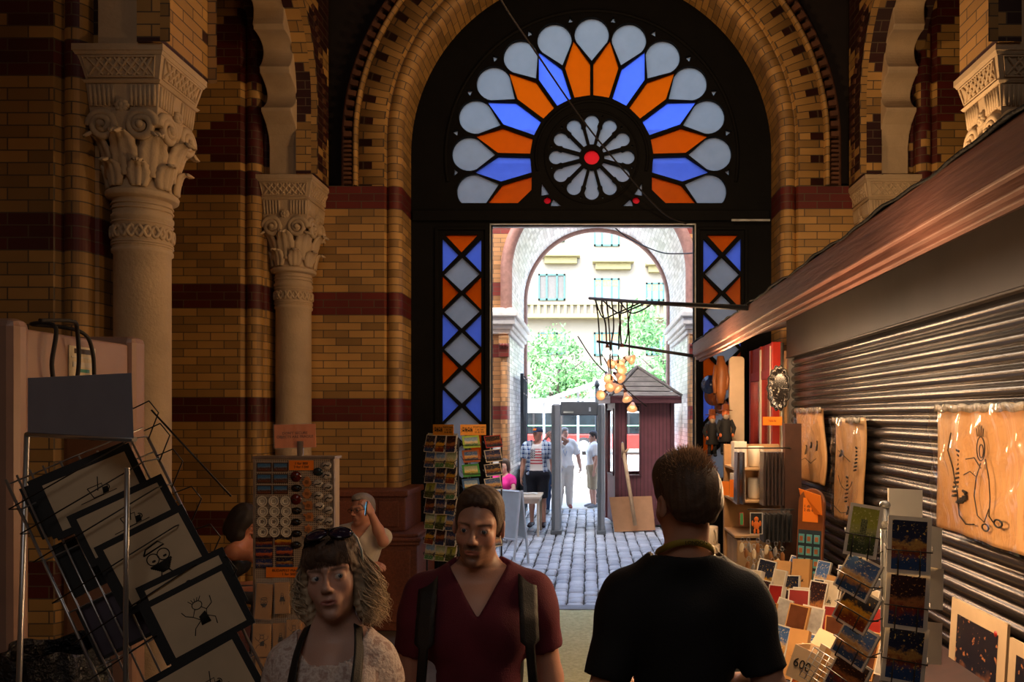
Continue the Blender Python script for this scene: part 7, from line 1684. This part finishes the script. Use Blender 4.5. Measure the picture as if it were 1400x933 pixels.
p.garment('lace_top', ('torso', 'armU'), .013, M_lace.m, [above(p.pv[2] - .02), roundneck(p, .098, .115, p.T((0, 0, .40))[2], -.0), p.sleeve_cut(-1, .26), p.sleeve_cut(1, .26)], .0062, [], lambda X, Y, Z: .003 * np.sin(X * 40 + Z * 15) * np.sin(Z * 17 - X * 9), smooth=3)
trousers(p, fabric('faded_jeans', '#3c4a60')); shoes(p, mat('canvas_shoe', '#8a8078', .8))
# hair: dark brown crown and fringe, wavy locks paling to blond
f = p.hk; Mh = p.M @ Matrix.Translation(Vector(p.hc)) @ Matrix((p.Rh * f).tolist()).to_4x4()
HP = [p_ell((0, .02, .042), (.078, .098, .088), k=.03), p_ell((0, .045, -.03), (.072, .06, .085), k=.04), p_ell((0, -.060, .066), (.056, .034, .028), k=.03)]
for q in (-1, 1): HP += [p_ell((q * .076, .012, -.02), (.016, .036, .075), rotm(0, 0, -q * 8), k=.03), p_ell((q * .082, .025, -.09), (.020, .034, .045), k=.03)]
HP += [p_ell((.095, .03, -.085), (.026, .038, .06), k=.03)]
ax = [axis(-.16, .18, .0042), axis(-.13, .16, .0042), axis(-.21, .16, .0042)]; Fd = field(HP, *ax, infl=.006); X, Y, Z = np.meshgrid(*ax, indexing='ij', sparse=True)
Fd = Fd + (.004 * np.sin(X * 95 + 6 * np.sin(Z * 28)) * np.sin(Y * 80 + 5 * np.sin(Z * 33)) + .002 * np.sin(X * 300 + Z * 20) * np.sin(Y * 260)).astype(np.float32)
face = np.maximum(np.maximum(np.abs(X) - np.interp(Z, [-.16, -.06, 0, .036], [.066, .068, .064, .054]), Y + .0 - np.interp(np.abs(X), [0, .05, .075], [-.03, -.03, -.030])), Z - (.034 + .006 * np.cos(X * 40) + .003 * np.sin(X * 170)))
Fd = np.maximum(Fd, (-face).astype(np.float32))
DK, BL = np.array((.075, .042, .026)), np.array((.74, .58, .38))
def hairpaint(V):
    m = np.clip((.05 - V[:, 2]) / .10 + .25 * np.sin(V[:, 0] * 70 + V[:, 2] * 30), 0, 1) * np.clip((np.abs(V[:, 0]) - .03) / .04 + np.clip((V[:, 1] - .02) / .05, 0, 1), 0, 1); m = m[:, None] * .75; return DK * (1 - m) + BL * m
hr = sd_mesh('hair', Fd, *ax, M_hair, p.t, Mh, hairpaint)
r = random.Random(5); paths, cols, radii = [], [], []
for i in range(1300):
    q = r.choice((-1, 1, 1)); a = r.uniform(-.45, 1.5); zz = r.uniform(-.03, .085)
    cx_ = math.sqrt(max(.05, 1 - ((zz - .042) / .092) ** 2)); st_ = Vector((q * .081 * math.cos(a * .75) * cx_ , .02 + .10 * math.sin(a * .9) * cx_, zz))
    ph = r.uniform(0, 6.28); fr_ = r.uniform(7, 13); amp = r.uniform(.009, .024); L = (zz + .145) * r.uniform(.75, 1.12) if q > 0 else (zz + .105) * r.uniform(.7, 1.15)
    fl = r.uniform(.004, .050) * (1.0 if q > 0 else .55); pts = []
    for j in range(14):
        t = j / 13; e = min(1, t * 2); od = Vector((q * math.cos(a * .75), math.sin(a * .9), 0)).normalized()
        c = st_ + od * (.004 + (.085 - abs(st_.x)) * .0 + fl * math.sin(min(1, t * 1.15) * 1.75)) + Vector((0, 0, -L * t))
        w_ = amp * e * (.6 + .7 * t); c += Vector((-od.y, od.x, 0)) * w_ * math.sin(ph + fr_ * t) + od * w_ * math.cos(ph + fr_ * t)
        if c.z < .05: c.x = q * max(abs(c.x), .074 + .002 * math.sin(ph))
        pts.append(c)
    k_ = r.uniform(.7, 1.25); w_ = np.clip((.075 - zz) / .12 + r.uniform(-.2, .2), 0, .7) * (.4 if a < -.1 else 1); c0 = DK * (1 - w_) + BL * w_
    paths.append(pts); cols.append((tuple(c0 * k_), tuple(BL * k_))); radii.append(r.choice((.0008, .0011, .0015, .0022, .0032)))
for i in range(420):   # fringe and crown strands
    x = r.uniform(-.060, .060); zl = .034 + r.uniform(-.010, .006) + abs(x) * .12; b_ = r.uniform(-.006, .006)
    paths.append([(x * .75, -.02, .128), (x * .88, -.062, .114), (x * 1.0, -.091 + abs(x) * .22, .090), (x * 1.07 + b_ * .5, -.0985 + abs(x) * .33, .064), (x * 1.12 + b_, -.0965 + abs(x) * .34, zl)]); k_ = r.uniform(.6, 1.5); cols.append((tuple(DK * k_), tuple(DK * k_ * 1.5))); radii.append(r.uniform(.0008, .0017))
for i in range(500):   # crown
    a = r.uniform(-1.2, 4.3); e = r.uniform(.15, 1.2); pts = []
    for j in range(6):
        g = e * (.3 + .7 * j / 5) + .12; pts.append((.086 * math.sin(g) * math.cos(a), .02 + .106 * math.sin(g) * math.sin(a), .044 + .0965 * math.cos(g) + r.uniform(-.001, .001)))
    if pts[-1][1] < -.05: continue
    k_ = r.uniform(.7, 1.5); cols.append((tuple(DK * k_), tuple((DK * .7 + BL * .3) * k_))); paths.append(pts); radii.append(.0011)
strands('hair_locks', hr, Mh, paths, radii, M_hair, cols)
# sunglasses pushed up on the hair
sgl = thing('sunglasses', 'dark sunglasses with pale temple pushed up on the woman\'s hair', 'sunglasses', tuple(Mh @ Vector((0, -.06, .13)))); Msg = Mh @ Matrix.Translation((.012, -.055, .118)) @ Matrix.Rotation(R(-52), 4, 'X') @ Matrix.Rotation(R(4), 4, 'Y')
for q in (-1, 1):
    mb = MB(Msg); mb.sheet(lambda u, v: Vector((q * .034 + .030 * (v + .02) * math.cos(2 * math.pi * u) * (1 + .06 * math.cos(4 * math.pi * u)), -.012 - .004 * (1 - v * v) + .010 * ((q * .034 + .03 * v * math.cos(2 * math.pi * u)) / .06) ** 2, .022 * (v + .02) * math.sin(2 * math.pi * u))), 28, 5); mb.build('lens', mat('violet_lens', '#2a2138', .06, spec=.9), sgl, solid=.002)
    mb = MB(Msg); mb.tube([(q * .034 + .031 * math.cos(a) * (1 + .06 * math.cos(2 * a)), -.012 + .010 * ((q * .034 + .031 * math.cos(a)) / .06) ** 2, .023 * math.sin(a)) for a in [2 * math.pi * i / 32 for i in range(32)]], .0028, 6, closed=True); mb.build('rim', mat('black_frame', '#0c0c0e', .25), sgl)
    mb = MB(Msg); mb.tube([(q * .064, -.003, .006), (q * .075, .02, .004), (q * .080, .06, -.002), (q * .078, .11, -.014)], .0034, 6); mb.build('temple', mat('pale_temple', '#aebfc0', .3) if q > 0 else MATS['black_frame'], sgl)
mb = MB(Msg); mb.tube([(-.006, -.012, .008), (0, -.014, .011), (.006, -.012, .008)], .003, 6); mb.build('bridge', MATS['black_frame'], sgl)
# black camera strap round her neck
cs = MB(p.M); T = p.T; sp_ = [T((-.055, -.225, .0)), T((-.088, -.150, .12)), T((-.085, -.172, .27)), T((-.082, -.160, .36)), T((-.082, -.115, .43)), T((-.078, -.055, .492)), T((-.064, .012, .538)), T((-.035, .075, .555)), T((.0, .092, .555)), T((.035, .075, .555)), T((.064, .012, .538)), T((.078, -.055, .492)), T((.082, -.115, .43)), T((.080, -.160, .36)), T((.072, -.172, .27)), T((.05, -.150, .12)), T((.0, -.225, .0))]
fp = []
for i in range(len(sp_) - 1):
    p0, p1, p2, p3 = [Vector(sp_[min(max(j, 0), len(sp_) - 1)]) for j in (i - 1, i, i + 1, i + 2)]
    for j in range(6): t = j / 6; fp.append(.5 * ((2 * p1) + (p2 - p0) * t + (2 * p0 - 5 * p1 + 4 * p2 - p3) * t * t + (3 * p1 - p0 - 3 * p2 + p3) * t ** 3))
fp.append(Vector(sp_[-1])); n_ = len(fp); cc_ = Vector(T((0, .02, .33)))
def strapf(u, v):
    i = min(int(v * (n_ - 1)), n_ - 2); c = fp[i].lerp(fp[i + 1], v * (n_ - 1) - i); t = (fp[min(i + 2, n_ - 1)] - fp[max(i - 1, 0)]).normalized(); nn = c - Vector((cc_.x, cc_.y, min(c.z, cc_.z + .12))); nn = (nn - t * nn.dot(t)).normalized(); return c + t.cross(nn) * (u - .5) * .030 + nn * .010
cs.sheet(strapf, 4, 110); tag(cs.build('camera_strap', M_bk, solid=.003), 'black camera strap round the neck of the blond woman', 'strap')

# ---- man seen from behind on the right
la_ = dict(el=(-.240, .06, 1.22), wr=(-.17, -.17, 1.17), d=(.5, -.8, -.1), n=(-.6, -.2, .75), side=1, curl=30)
ra_ = dict(el=(.240, .07, 1.20), wr=(.17, -.16, 1.16), d=(-.5, -.8, -.1), n=(.6, -.2, .75), side=-1, curl=30)
pb_ = Person('back', 'tall man in black T-shirt seen from behind, yellow lanyard round his neck', placed(.278, 2.30, 180), 1.865, head=(22, 3, 0), width=.84, girth=1.0, skin=(.50, .26, .17), h=.010, hh=.0034, arms={-1: la_, 1: ra_}, sh_drop=.035, armr=1.04)
p = pb_; M_blk = fabric('black_jersey', '#0c0d10', .8, var=.2)
p.garment('t_shirt', ('torso', 'armU'), .018, M_blk, [above(p.pv[2] - .06), roundneck(p, .10, .092, p.T((0, 0, .49))[2], zb=.03), p.sleeve_cut(-1, .80), p.sleeve_cut(1, .80)], .0085, [], lambda X, Y, Z: .004 * np.sin(X * 30 + Z * 19) * np.sin(Z * 15 - X * 10 + Y * 12) - .008 * np.clip((1.3 - Z) * 2, 0, 1), smooth=3)
trousers(p, fabric('olive_trousers', '#3a3a2c')); shoes(p, MATS['dark_shoe'])
short_hair(p, (.09, .052, .03), [(-.12, .08), (-.085, .078), (-.05, .06), (-.03, .02), (-.01, -.015), (.012, .025), (.035, .02), (.05, -.02), (.075, -.040), (.12, -.044)], .0115, .030, 2600, .004, 9, .010, (.62, .38, .20), .0011)  # pale orange tip colour paints lamp light onto the strand ends
ly_ = thing('lanyard', 'yellow lettered lanyard round the neck of the man seen from behind', 'lanyard', tuple(p.W(p.T((0, .09, .53)))))
pts = [p.T(q) for q in ((-.02, -.145, .30), (-.045, -.125, .40), (-.068, -.06, .49), (-.072, .01, .55), (-.058, .072, .580), (-.022, .092, .598), (.022, .092, .598), (.058, .072, .580), (.072, .01, .55), (.068, -.06, .49), (.045, -.125, .40), (.02, -.145, .30))]; fp2 = []
for i in range(len(pts) - 1):
    p0, p1, p2, p3 = [Vector(pts[min(max(j, 0), len(pts) - 1)]) for j in (i - 1, i, i + 1, i + 2)]
    for j in range(6): t = j / 6; fp2.append(.5 * ((2 * p1) + (p2 - p0) * t + (2 * p0 - 5 * p1 + 4 * p2 - p3) * t * t + (3 * p1 - p0 - 3 * p2 + p3) * t ** 3))
cn = Vector(p.T((0, .01, .5)))
def lan(u, v):
    n2 = len(fp2); i = min(int(v * (n2 - 1)), n2 - 2); c = fp2[i].lerp(fp2[i + 1], v * (n2 - 1) - i); t = (fp2[min(i + 2, n2 - 1)] - fp2[max(i - 1, 0)]).normalized(); nn = c - Vector((cn.x, cn.y, c.z)); nn = (nn - t * nn.dot(t)).normalized(); return c + t.cross(nn) * (u - .5) * .018 + nn * .008
mb = MB(p.M); mb.sheet(lan, 2, 66); mb.build('band', mat('mustard_ribbon', '#9a8428', .6), ly_, solid=.002)
# (lettering follows the back of the band)
cb_ = p.M @ ((fp2[30] + fp2[31]) / 2); text_mesh('lettering', 'LONDON', facing(cb_ + Vector((0, -.0135, .0)), (0, -1, .1)), .014, M_ink, ly_)

# ---- man on the telephone, seated by the plinth
Mp = placed(-1.92, 6.35, -8, -.02); I_ = Mp.inverted(); loc_ = lambda px, py, Y: tuple(I_ @ at(px, py, Y))
hd_ = loc_(497, 695, 6.26)
ph_arm = dict(el=loc_(524, 741, 6.28), wr=loc_(508, 704, 6.22), d=(-.45, -.15, .9), n=(.85, -.5, .2), side=1, curl=38, thumb=25)
lo_arm = dict(el=loc_(478, 775, 6.30), wr=loc_(503, 772, 6.02), d=(.9, -.35, .05), n=(0, -.4, .9), side=1, curl=20)
pp = Person('phone', 'grey-haired seated man in white shirt and glasses holding a phone to his ear', Mp, 1.75, pelvis=(.0, .1, .57), torso=(0, -5, 3), head=(-22, 3, -3), girth=1.18, skin=(.52, .24, .15), brow=(.16, .14, .13), h=.012, hh=.0045, arms={1: ph_arm, -1: lo_arm}, handfine=.0045,
            legs={-1: dict(kn=(-.14, -.36, .56), an=(-.16, -.34, .09), f=(-.2, -1, 0)), 1: dict(kn=(.14, -.36, .56), an=(.17, -.32, .09), f=(.2, -1, 0))})
p = pp; M_wsh = fabric('white_cotton', '#cfc2ad', .8, .05)
p.garment('shirt', ('torso', 'armU'), .016, M_wsh, [above(.56), vneck(p, p.T((0, 0, .40))[2], .07, p.T((0, 0, .54))[2]), p.sleeve_cut(-1, .75), p.sleeve_cut(1, .6)], .010, [], wav(.005, 30, 20, 26))
trousers(p, fabric('grey_trousers', '#4a443c'), zt=.68); shoes(p, MATS['dark_shoe'])
short_hair(p, (.22, .19, .17), [(-.12, .10), (-.085, .098), (-.05, .085), (-.03, .05), (-.015, -.005), (.012, .025), (.035, .015), (.05, -.045), (.12, -.07)], .008, h=.005)
gl = thing('eyeglasses', 'thin-rimmed eyeglasses worn by the seated man on the phone', 'glasses', tuple(p.W(p.hl((0, -.1, .005))))); Mhp = p.M @ Matrix.Translation(Vector(p.hc)) @ Matrix((p.Rh * p.hk).tolist()).to_4x4()
mb = MB(Mhp)
for q in (-1, 1): mb.tube([(q * .033 + .024 * math.cos(a), -.098, .002 + .017 * math.sin(a)) for a in [2 * math.pi * i / 20 for i in range(20)]], .0018, 5, closed=True); mb.tube([(q * .057, -.096, .006), (q * .076, -.06, .008), (q * .082, .01, .006)], .0018, 5)
mb.tube([(-.009, -.099, .004), (0, -.103, .007), (.009, -.099, .004)], .0018, 5); mb.build('frame', MATS['black_frame'], gl)
phn = thing('mobile_phone', 'dark mobile phone with lit blue edge at the seated man\'s ear', 'phone', tuple(p.W(np.array(ph_arm['wr']) + np.array((-.06, -.02, .06))))); cph = at(501, 696, 6.17); Mx = facing(cph, (-.97, -.22, .1), R(20)); mb = MB(Mx); mb.box((0, 0, 0), (.05, .11, .012)); mb.build('body', mat('phone_black', '#0b0c10', .3), phn, bevel=.004)
E_scr = NT('lit_phone_screen'); E_scr.set(Base_Color=(.1, .4, .6, 1), Emission_Color=(.15, .6, 1, 1), Emission_Strength=1.2); mb = MB(Mx); mb.box((-.0, .0, .007), (.044, .095, .002)); mb.build('screen', E_scr.m, phn)
bd = thing('round_badge', 'small round red badge on the seated man\'s shirt pocket', 'badge', tuple(at(494, 734, 6.2))); bp_ = p.W(p.T((.085, -.155, .33))); mb = MB(facing(bp_, (0, -1, .1))); mb.lathe([(0, .006), (.014, .005), (.017, 0), (.017, -.02)], (0, 0, 0), 16); mb.build('disc', mat('badge_red', '#b01818', .4), bd)
sl_ = thing('stool', 'plain dark stool under the seated man by the stone plinth', 'stool', tuple(p.W((0, .1, 0)))); mb = MB(p.M); mb.lathe([(0, .40), (.17, .40), (.18, .42), (.17, .44), (0, .44)], (0, .12, 0), 24); mb.build('seat', MATS['dark_counter_board'], sl_)
for q in range(4): a = math.pi / 4 + q * math.pi / 2; mb = MB(p.M); mb.cyl((.12 * math.cos(a), .12 + .12 * math.sin(a), .41), (.16 * math.cos(a), .12 + .16 * math.sin(a), .02), .016, n=8); mb.build('leg', MATS['dark_counter_board'], sl_)

# ---- woman bent forward on a seat at the left, facing right
Mb_ = placed(-2.80, 5.95, 90); I_ = Mb_.inverted()
wa = dict(el=(-.20, -.36, .98), wr=(-.16, -.47, .80), d=(0, -.7, -.5), n=(-.3, -.5, .8), curl=20, side=1); wb_ = dict(el=(.2, -.34, .97), wr=(.12, -.48, .80), d=(-.3, -.7, -.4), n=(.3, -.5, .8), curl=20, side=-1)
pk_ = Person('bent', 'dark-haired woman in black tank top sitting bent forward beside the magnet stand', Mb_, 1.66, True, pelvis=(0, .12, .66), torso=(0, 42, 0), head=(0, 38, 0), neckfwd=-.03, skin=(.50, .20, .11), h=.013, hh=.006, arms={-1: wa, 1: wb_}, handfine=.006,
             legs={-1: dict(kn=(-.12, -.40, .70), an=(-.12, -.34, .26), f=(-.1, -1, 0)), 1: dict(kn=(.12, -.40, .70), an=(.12, -.34, .26), f=(.1, -1, 0))})
p = pk_
p.garment('tank_top', ('torso',), .012, fabric('black_cotton', '#0b0b0d'), [lambda X, Y, Z: (-(p.T((0, 0, -.05))[2]) + Z) * -1 if False else (p.pv[2] - .06) - Z + 0 * X + 0 * Y, lambda X, Y, Z: ((X * 0 + (Y - p.T((0, 0, .45))[1]) * p.Rt[1, 2] + (Z - p.T((0, 0, .45))[2]) * p.Rt[2, 2]))], .012)
trousers(p, fabric('grey_jeans', '#3a3c42'), zt=p.pv[2] + .06); shoes(p, MATS['canvas_shoe'])
HP = [p_ell((0, .02, .04), (.082, .102, .092), k=.03), p_ell((0, .05, -.05), (.075, .06, .11), k=.04)] + [p_ell((q * .07, -.01, -.05), (.03, .05, .10), k=.03) for q in (-1, 1)] + [p_cap((q * .06, -.05, -.08), (q * .05, -.10, -.24), .034, .012, k=.03) for q in (-1, 1)]
ax = [axis(-.13, .13, .007), axis(-.16, .16, .007), axis(-.27, .16, .007)]; Fd = field(HP, *ax, infl=.01); X, Y, Z = np.meshgrid(*ax, indexing='ij', sparse=True); Fd = np.maximum(Fd + (.003 * np.sin(X * 120) * np.sin(Y * 90)).astype(np.float32), -(np.maximum(np.maximum(np.abs(X) - .05, Y + .04), Z - .05)).astype(np.float32))
Mhp = p.M @ Matrix.Translation(Vector(p.hc)) @ Matrix((p.Rh * p.hk).tolist()).to_4x4(); sd_mesh('hair', Fd, *ax, M_hair, p.t, Mhp, lambda V: np.tile((.02, .013, .01), (len(V), 1)))
bs = thing('low_wall_seat', 'low dark bench under the bent woman beside the column', 'bench', (-2.95, 5.95, 0)); mb = MB(); mb.span((-3.25, 5.70, .44), (-2.60, 6.20, .50)); mb.build('seat', MATS['plinth_stone'], bs, bevel=.01)
for x in (-3.2, -2.66):
    mb = MB(); mb.span((x - .03, 5.74, 0), (x + .03, 6.16, .44)); mb.build('leg', MATS['plinth_stone'], bs)
bx2 = MB(); bx2.span((-2.72, 5.72, 0), (-2.2, 6.2, .17)); tag(bx2.build('wooden_step', MATS['dark_counter_board'], bevel=.01), 'low dark wooden step under the feet of the bent woman', 'step')

# ---- people in the archway and outside
# man with cap and blue checked shirt
pc = Person('cap', 'man in blue cap, open checked shirt and flag-print white T-shirt behind the table', placed(-.93, 14.35, -8), 1.79, head=(-28, -3, -3), width=1.1, girth=1.18, skin=(.56, .28, .20), h=.016, hh=.007, handfine=.009)
p = pc; c1, c2, c3 = np.array((.80, .78, .76)), np.array((.55, .04, .07)), np.array((.10, .11, .16))
def flagp(V):
    x, y, z = V.T; q = ((np.abs(x) < .135) & (y < 0) & (z > 1.12) & (z < 1.42)); o = np.tile(c1, (len(V), 1)); st = q & (np.sin(z * 2 * np.pi / .052) > .1); o[st & ~((x < -.02) & (z > 1.25))] = c2; o[q & (x < -.02) & (z > 1.25) & (np.sin(x * 170) * np.sin(z * 170) > -.2)] = c3; return o
p.garment('t_shirt', ('torso', 'armU'), .014, attr_mat('printed_cotton', .8), [above(p.pv[2] - .06), roundneck(p, .08, .09, p.T((0, 0, .47))[2]), p.sleeve_cut(-1, .5), p.sleeve_cut(1, .5)], .013, paint=flagp)
M_plaid = NT('blue_plaid'); ax_, ay_, az_ = M_plaid.sep(M_plaid.objco()); s1 = ((ax_ + ay_ * .5) * 13).fract(); s2 = (az_ * 13).fract(); a1, a2 = s1.lt(.5), s2.lt(.5); fine_ = s1.lt(.08).max(s2.lt(.08))
M_plaid.set(Base_Color=M_plaid.mix(fine_, M_plaid.mix((a1 + a2) * .5, col('#b9cde4'), col('#1c3f7a')), col('#dfe8f0')), Roughness=.8)
p.garment('checked_shirt', ('torso', 'armU'), .034, M_plaid.m, [above(p.pv[2] - .10), lambda X, Y, Z: np.minimum(.095 + (1.45 - Z) * .06 - np.abs(X), -(Y + .02)) if True else 0, roundneck(p, .10, .10, p.T((0, 0, .46))[2]), p.sleeve_cut(-1, .72), p.sleeve_cut(1, .72)], .013, disp=wav(.006, 25, 20, 22))
trousers(p, fabric('navy_shorts', '#161a28'), .03, zb=p.pv[2] - .45, name='shorts'); shoes(p, mat('black_red_shoe', '#2a1518', .6))
cp = thing('baseball_cap', 'dark blue baseball cap with orange patch on the man behind the table', 'cap', tuple(p.W(p.hl((0, 0, .1))))); Mhc = p.M @ Matrix.Translation(Vector(p.hc)) @ Matrix((p.Rh * p.hk).tolist()).to_4x4()
mb = MB(Mhc); mb.lathe([(0, .138), (.035, .134), (.065, .115), (.084, .08), (.09, .045), (.088, .04)], (0, .012, 0), 24, Matrix.Diagonal((.95, 1.15, 1)).to_3x3()); mb.build('crown', mat('navy_cap', '#22304e', .8), cp)
mb = MB(Mhc); mb.sheet(lambda u, v: Vector(((u - .5) * .15 * (1 - .35 * v * v), -.085 - .085 * v * math.sin(math.pi * (.15 + .7 * u)), .052 - .022 * v + .008 * math.sin(math.pi * u))), 12, 6); mb.build('brim', MATS['navy_cap'], cp, solid=.004)
mb = MB(Mhc); mb.sheet(lambda u, v: Vector(((u - .5) * .07, -.105 + .02 * abs(u - .5) + v * .018, .065 + .035 * v)), 6, 3); mb.build('patch', M_orange, cp, solid=.004)
# man in white
aw_ = dict(el=(.30, .02, 1.13), wr=(.335, -.10, .90), d=(.1, -.3, -1), n=(1, 0, 0), curl=40)
pq = Person('white', 'grey-haired man in loose white shirt and cream trousers with lanyard outside', placed(-.53, 17.3, 6), 1.74, head=(28, 0, 0), girth=1.1, skin=(.56, .30, .22), brow=(.2, .18, .17), h=.018, hh=.008, handfine=.01, arms={1: aw_})
p = pq; M_wl = fabric('white_linen', '#e9e8e6', .8, .03)
p.garment('shirt', ('torso', 'armU'), .03, M_wl, [above(p.pv[2] - .12), roundneck(p, .08, .10, p.T((0, 0, .43))[2]), p.sleeve_cut(-1, .85), p.sleeve_cut(1, .85)], .016, disp=wav(.006, 25, 20, 22)); trousers(p, fabric('cream_linen', '#d8d0c4', .8, .04), .035, zt=p.pv[2]); shoes(p, mat('brown_sandal', '#7a3a30', .6))
short_hair(p, (.35, .33, .31), [(-.12, .085), (-.085, .082), (-.05, .06), (-.03, .02), (-.01, -.01), (.012, .025), (.035, .015), (.05, -.045), (.12, -.065)], .010, h=.007)
mb = MB(p.M); mb.tube([p.T(q) for q in ((-.06, -.0, .54), (-.06, -.13, .43), (-.03, -.16, .28), (0, -.165, .2), (.03, -.16, .28), (.06, -.13, .43), (.06, 0, .54))], .007, 5); tag(mb.build('lanyard', mat('pale_blue_ribbon', '#9ab0d0', .6)), 'pale blue lanyard on the man in the loose white shirt', 'lanyard')
b_ = thing('water_bottle', 'small water bottle held by the man in cream trousers', 'bottle', tuple(p.W((.36, -.2, .72)))); mb = MB(p.M); mb.lathe([(0, .66), (.03, .66), (.033, .70), (.03, .82), (.012, .86), (.012, .88), (0, .88)], (.345, -.165, 0), 12); mb.build('body', G_pet.m, b_)
# man with khaki shorts facing left
pr_ = Person('khaki', 'dark-haired man in white T-shirt and khaki shorts outside, facing left', placed(.08, 17.40, -75), 1.66, head=(-6, 5, 0), skin=(.50, .27, .19), h=.018, hh=.008, handfine=.01)
p = pr_; p.garment('t_shirt', ('torso', 'armU'), .022, M_wl, [above(p.pv[2] - .10), roundneck(p, .08, .09, p.T((0, 0, .47))[2]), p.sleeve_cut(-1, .75), p.sleeve_cut(1, .75)], .016); trousers(p, fabric('khaki_cotton', '#a08f74'), .03, zb=p.pv[2] - .5, name='shorts'); shoes(p, mat('grey_sneaker', '#6a7078', .6))
short_hair(p, (.03, .022, .018), [(-.12, .075), (-.085, .072), (-.05, .055), (-.03, .02), (-.01, -.01), (.012, .025), (.035, .015), (.05, -.045), (.12, -.065)], .011, h=.007)
# person with raised hands behind the detector post
ar = dict(el=(.30, -.10, 1.50), wr=(.12, -.12, 1.60), d=(-.9, .1, .3), n=(0, -1, .2), curl=20, side=1); al = dict(el=(-.26, -.20, 1.40), wr=(-.10, -.26, 1.58), d=(.3, .0, .9), n=(-.5, -.8, 0), curl=35, side=-1)
px_ = Person('raised', 'person in white top and jeans, arms raised, behind the left detector post', placed(-.745, 16.3, 0), 1.70, head=(0, 0, 0), skin=(.50, .27, .19), h=.018, hh=.009, handfine=.01, arms={1: ar, -1: al})
p = px_; p.garment('t_shirt', ('torso', 'armU'), .02, M_wl, [above(p.pv[2] - .08), roundneck(p, .08, .09, p.T((0, 0, .47))[2]), p.sleeve_cut(-1, .5), p.sleeve_cut(1, .5)], .016); trousers(p, fabric('blue_jeans', '#2c4468'), .016); shoes(p, MATS['grey_sneaker'])
short_hair(p, (.2, .16, .12), [(-.12, .08), (-.085, .078), (-.05, .06), (-.03, .0), (.0, -.06), (.05, -.09), (.12, -.09)], .012, h=.008)
# seated person in pink behind the A-board
pi2 = Person('pink', 'person in bright pink top sitting behind the A-board by the passage wall', placed(-1.42, 12.55, -20), 1.62, True, pelvis=(0, .1, .56), torso=(0, -6, 0), skin=(.50, .27, .19), h=.018, hh=.009, handfine=.01,
              arms={1: dict(el=(.26, -.02, .85), wr=(.20, -.26, .78), d=(-.2, -1, -.1), n=(.2, 0, 1), curl=20, side=-1), -1: dict(el=(-.26, -.02, .85), wr=(-.18, -.26, .78), d=(.2, -1, -.1), n=(-.2, 0, 1), curl=20, side=1)}, legs={-1: dict(kn=(-.12, -.36, .56), an=(-.12, -.34, .09), f=(0, -1, 0)), 1: dict(kn=(.12, -.36, .56), an=(.12, -.34, .09), f=(0, -1, 0))})
p = pi2; p.garment('top', ('torso', 'armU'), .016, fabric('hot_pink_cotton', '#e02a86'), [above(.52), roundneck(p, .08, .09, p.T((0, 0, .46))[2]), p.sleeve_cut(-1, .6), p.sleeve_cut(1, .6)], .016); trousers(p, fabric('blue_jeans', '#2c4468'), .016, zt=.66); shoes(p, MATS['grey_sneaker'])
short_hair(p, (.06, .035, .02), [(-.12, .08), (-.085, .078), (-.05, .06), (-.03, .0), (.0, -.09), (.05, -.11), (.12, -.11)], .014, h=.008)
fs_ = thing('folding_stool', 'small stool under the person in pink beside the passage wall', 'stool', tuple(p.W((0, .1, 0)))); mb = MB(p.M); mb.box((0, .1, .40), (.34, .34, .04)); mb.build('seat', MATS['navy_cap'], fs_, bevel=.01)
for q in (-1, 1):
    for e in (-1, 1): mb = MB(p.M); mb.cyl((q * .14, .1 + e * .14, .39), (q * .15, .1 + e * .15, .0), .012, n=8); mb.build('leg', MATS['galvanised_steel'], fs_)
# ================================================================== lamps of hall and kiosk, plus added fills
lamp('nave_fill', 'AREA', (0, -5, 8.8), 100, (1, .88, .8), shape='RECTANGLE', size=4, size_y=6, aim=(0, 3, 0))  # added fill, stands in for ambient light from the hall behind the camera
lamp('pendant_lamp', 'POINT', (.2, 5.7, 5.15), 55, (1, .58, .27), shadow_soft_size=.12)
tube = lamp('kiosk_tube', 'AREA', (1.13, 4.2, 2.52), 28, (1, .78, .55), shape='RECTANGLE', size=.06, size_y=3.6)
zt_ = -(Vector((1.55, 0, 1.2)) - Vector((1.13, 0, 2.52))).normalized(); yt_ = Vector((0, 1, 0)); tube.rotation_euler = Matrix((yt_.cross(zt_), yt_, zt_)).transposed().to_euler()
lamp('kiosk_lamp', 'POINT', (1.12, 6.3, 2.40), 14, (1, .62, .32), shadow_soft_size=.06)
lamp('kiosk_roof_fill', 'POINT', (1.85, 5.2, 3.14), 75, (1, .63, .32), shadow_soft_size=.08)  # added light without fixture, hidden behind the fascia to brighten capitals and left wall
lamp('shop_fill', 'POINT', (1.8, 7.1, 2.25), 7, (1, .75, .5), shadow_soft_size=.05)  # added light without fixture, lightens the interior behind the shop glass
for x, y, z, e in ((.82, 2.4, 2.38, 5), (.94, 3.15, 1.80, 50), (.84, 5.6, 2.28, 36)): lamp('kiosk_front_lamp', 'POINT', (x, y, z), e, (1, .58, .28), shadow_soft_size=.1)
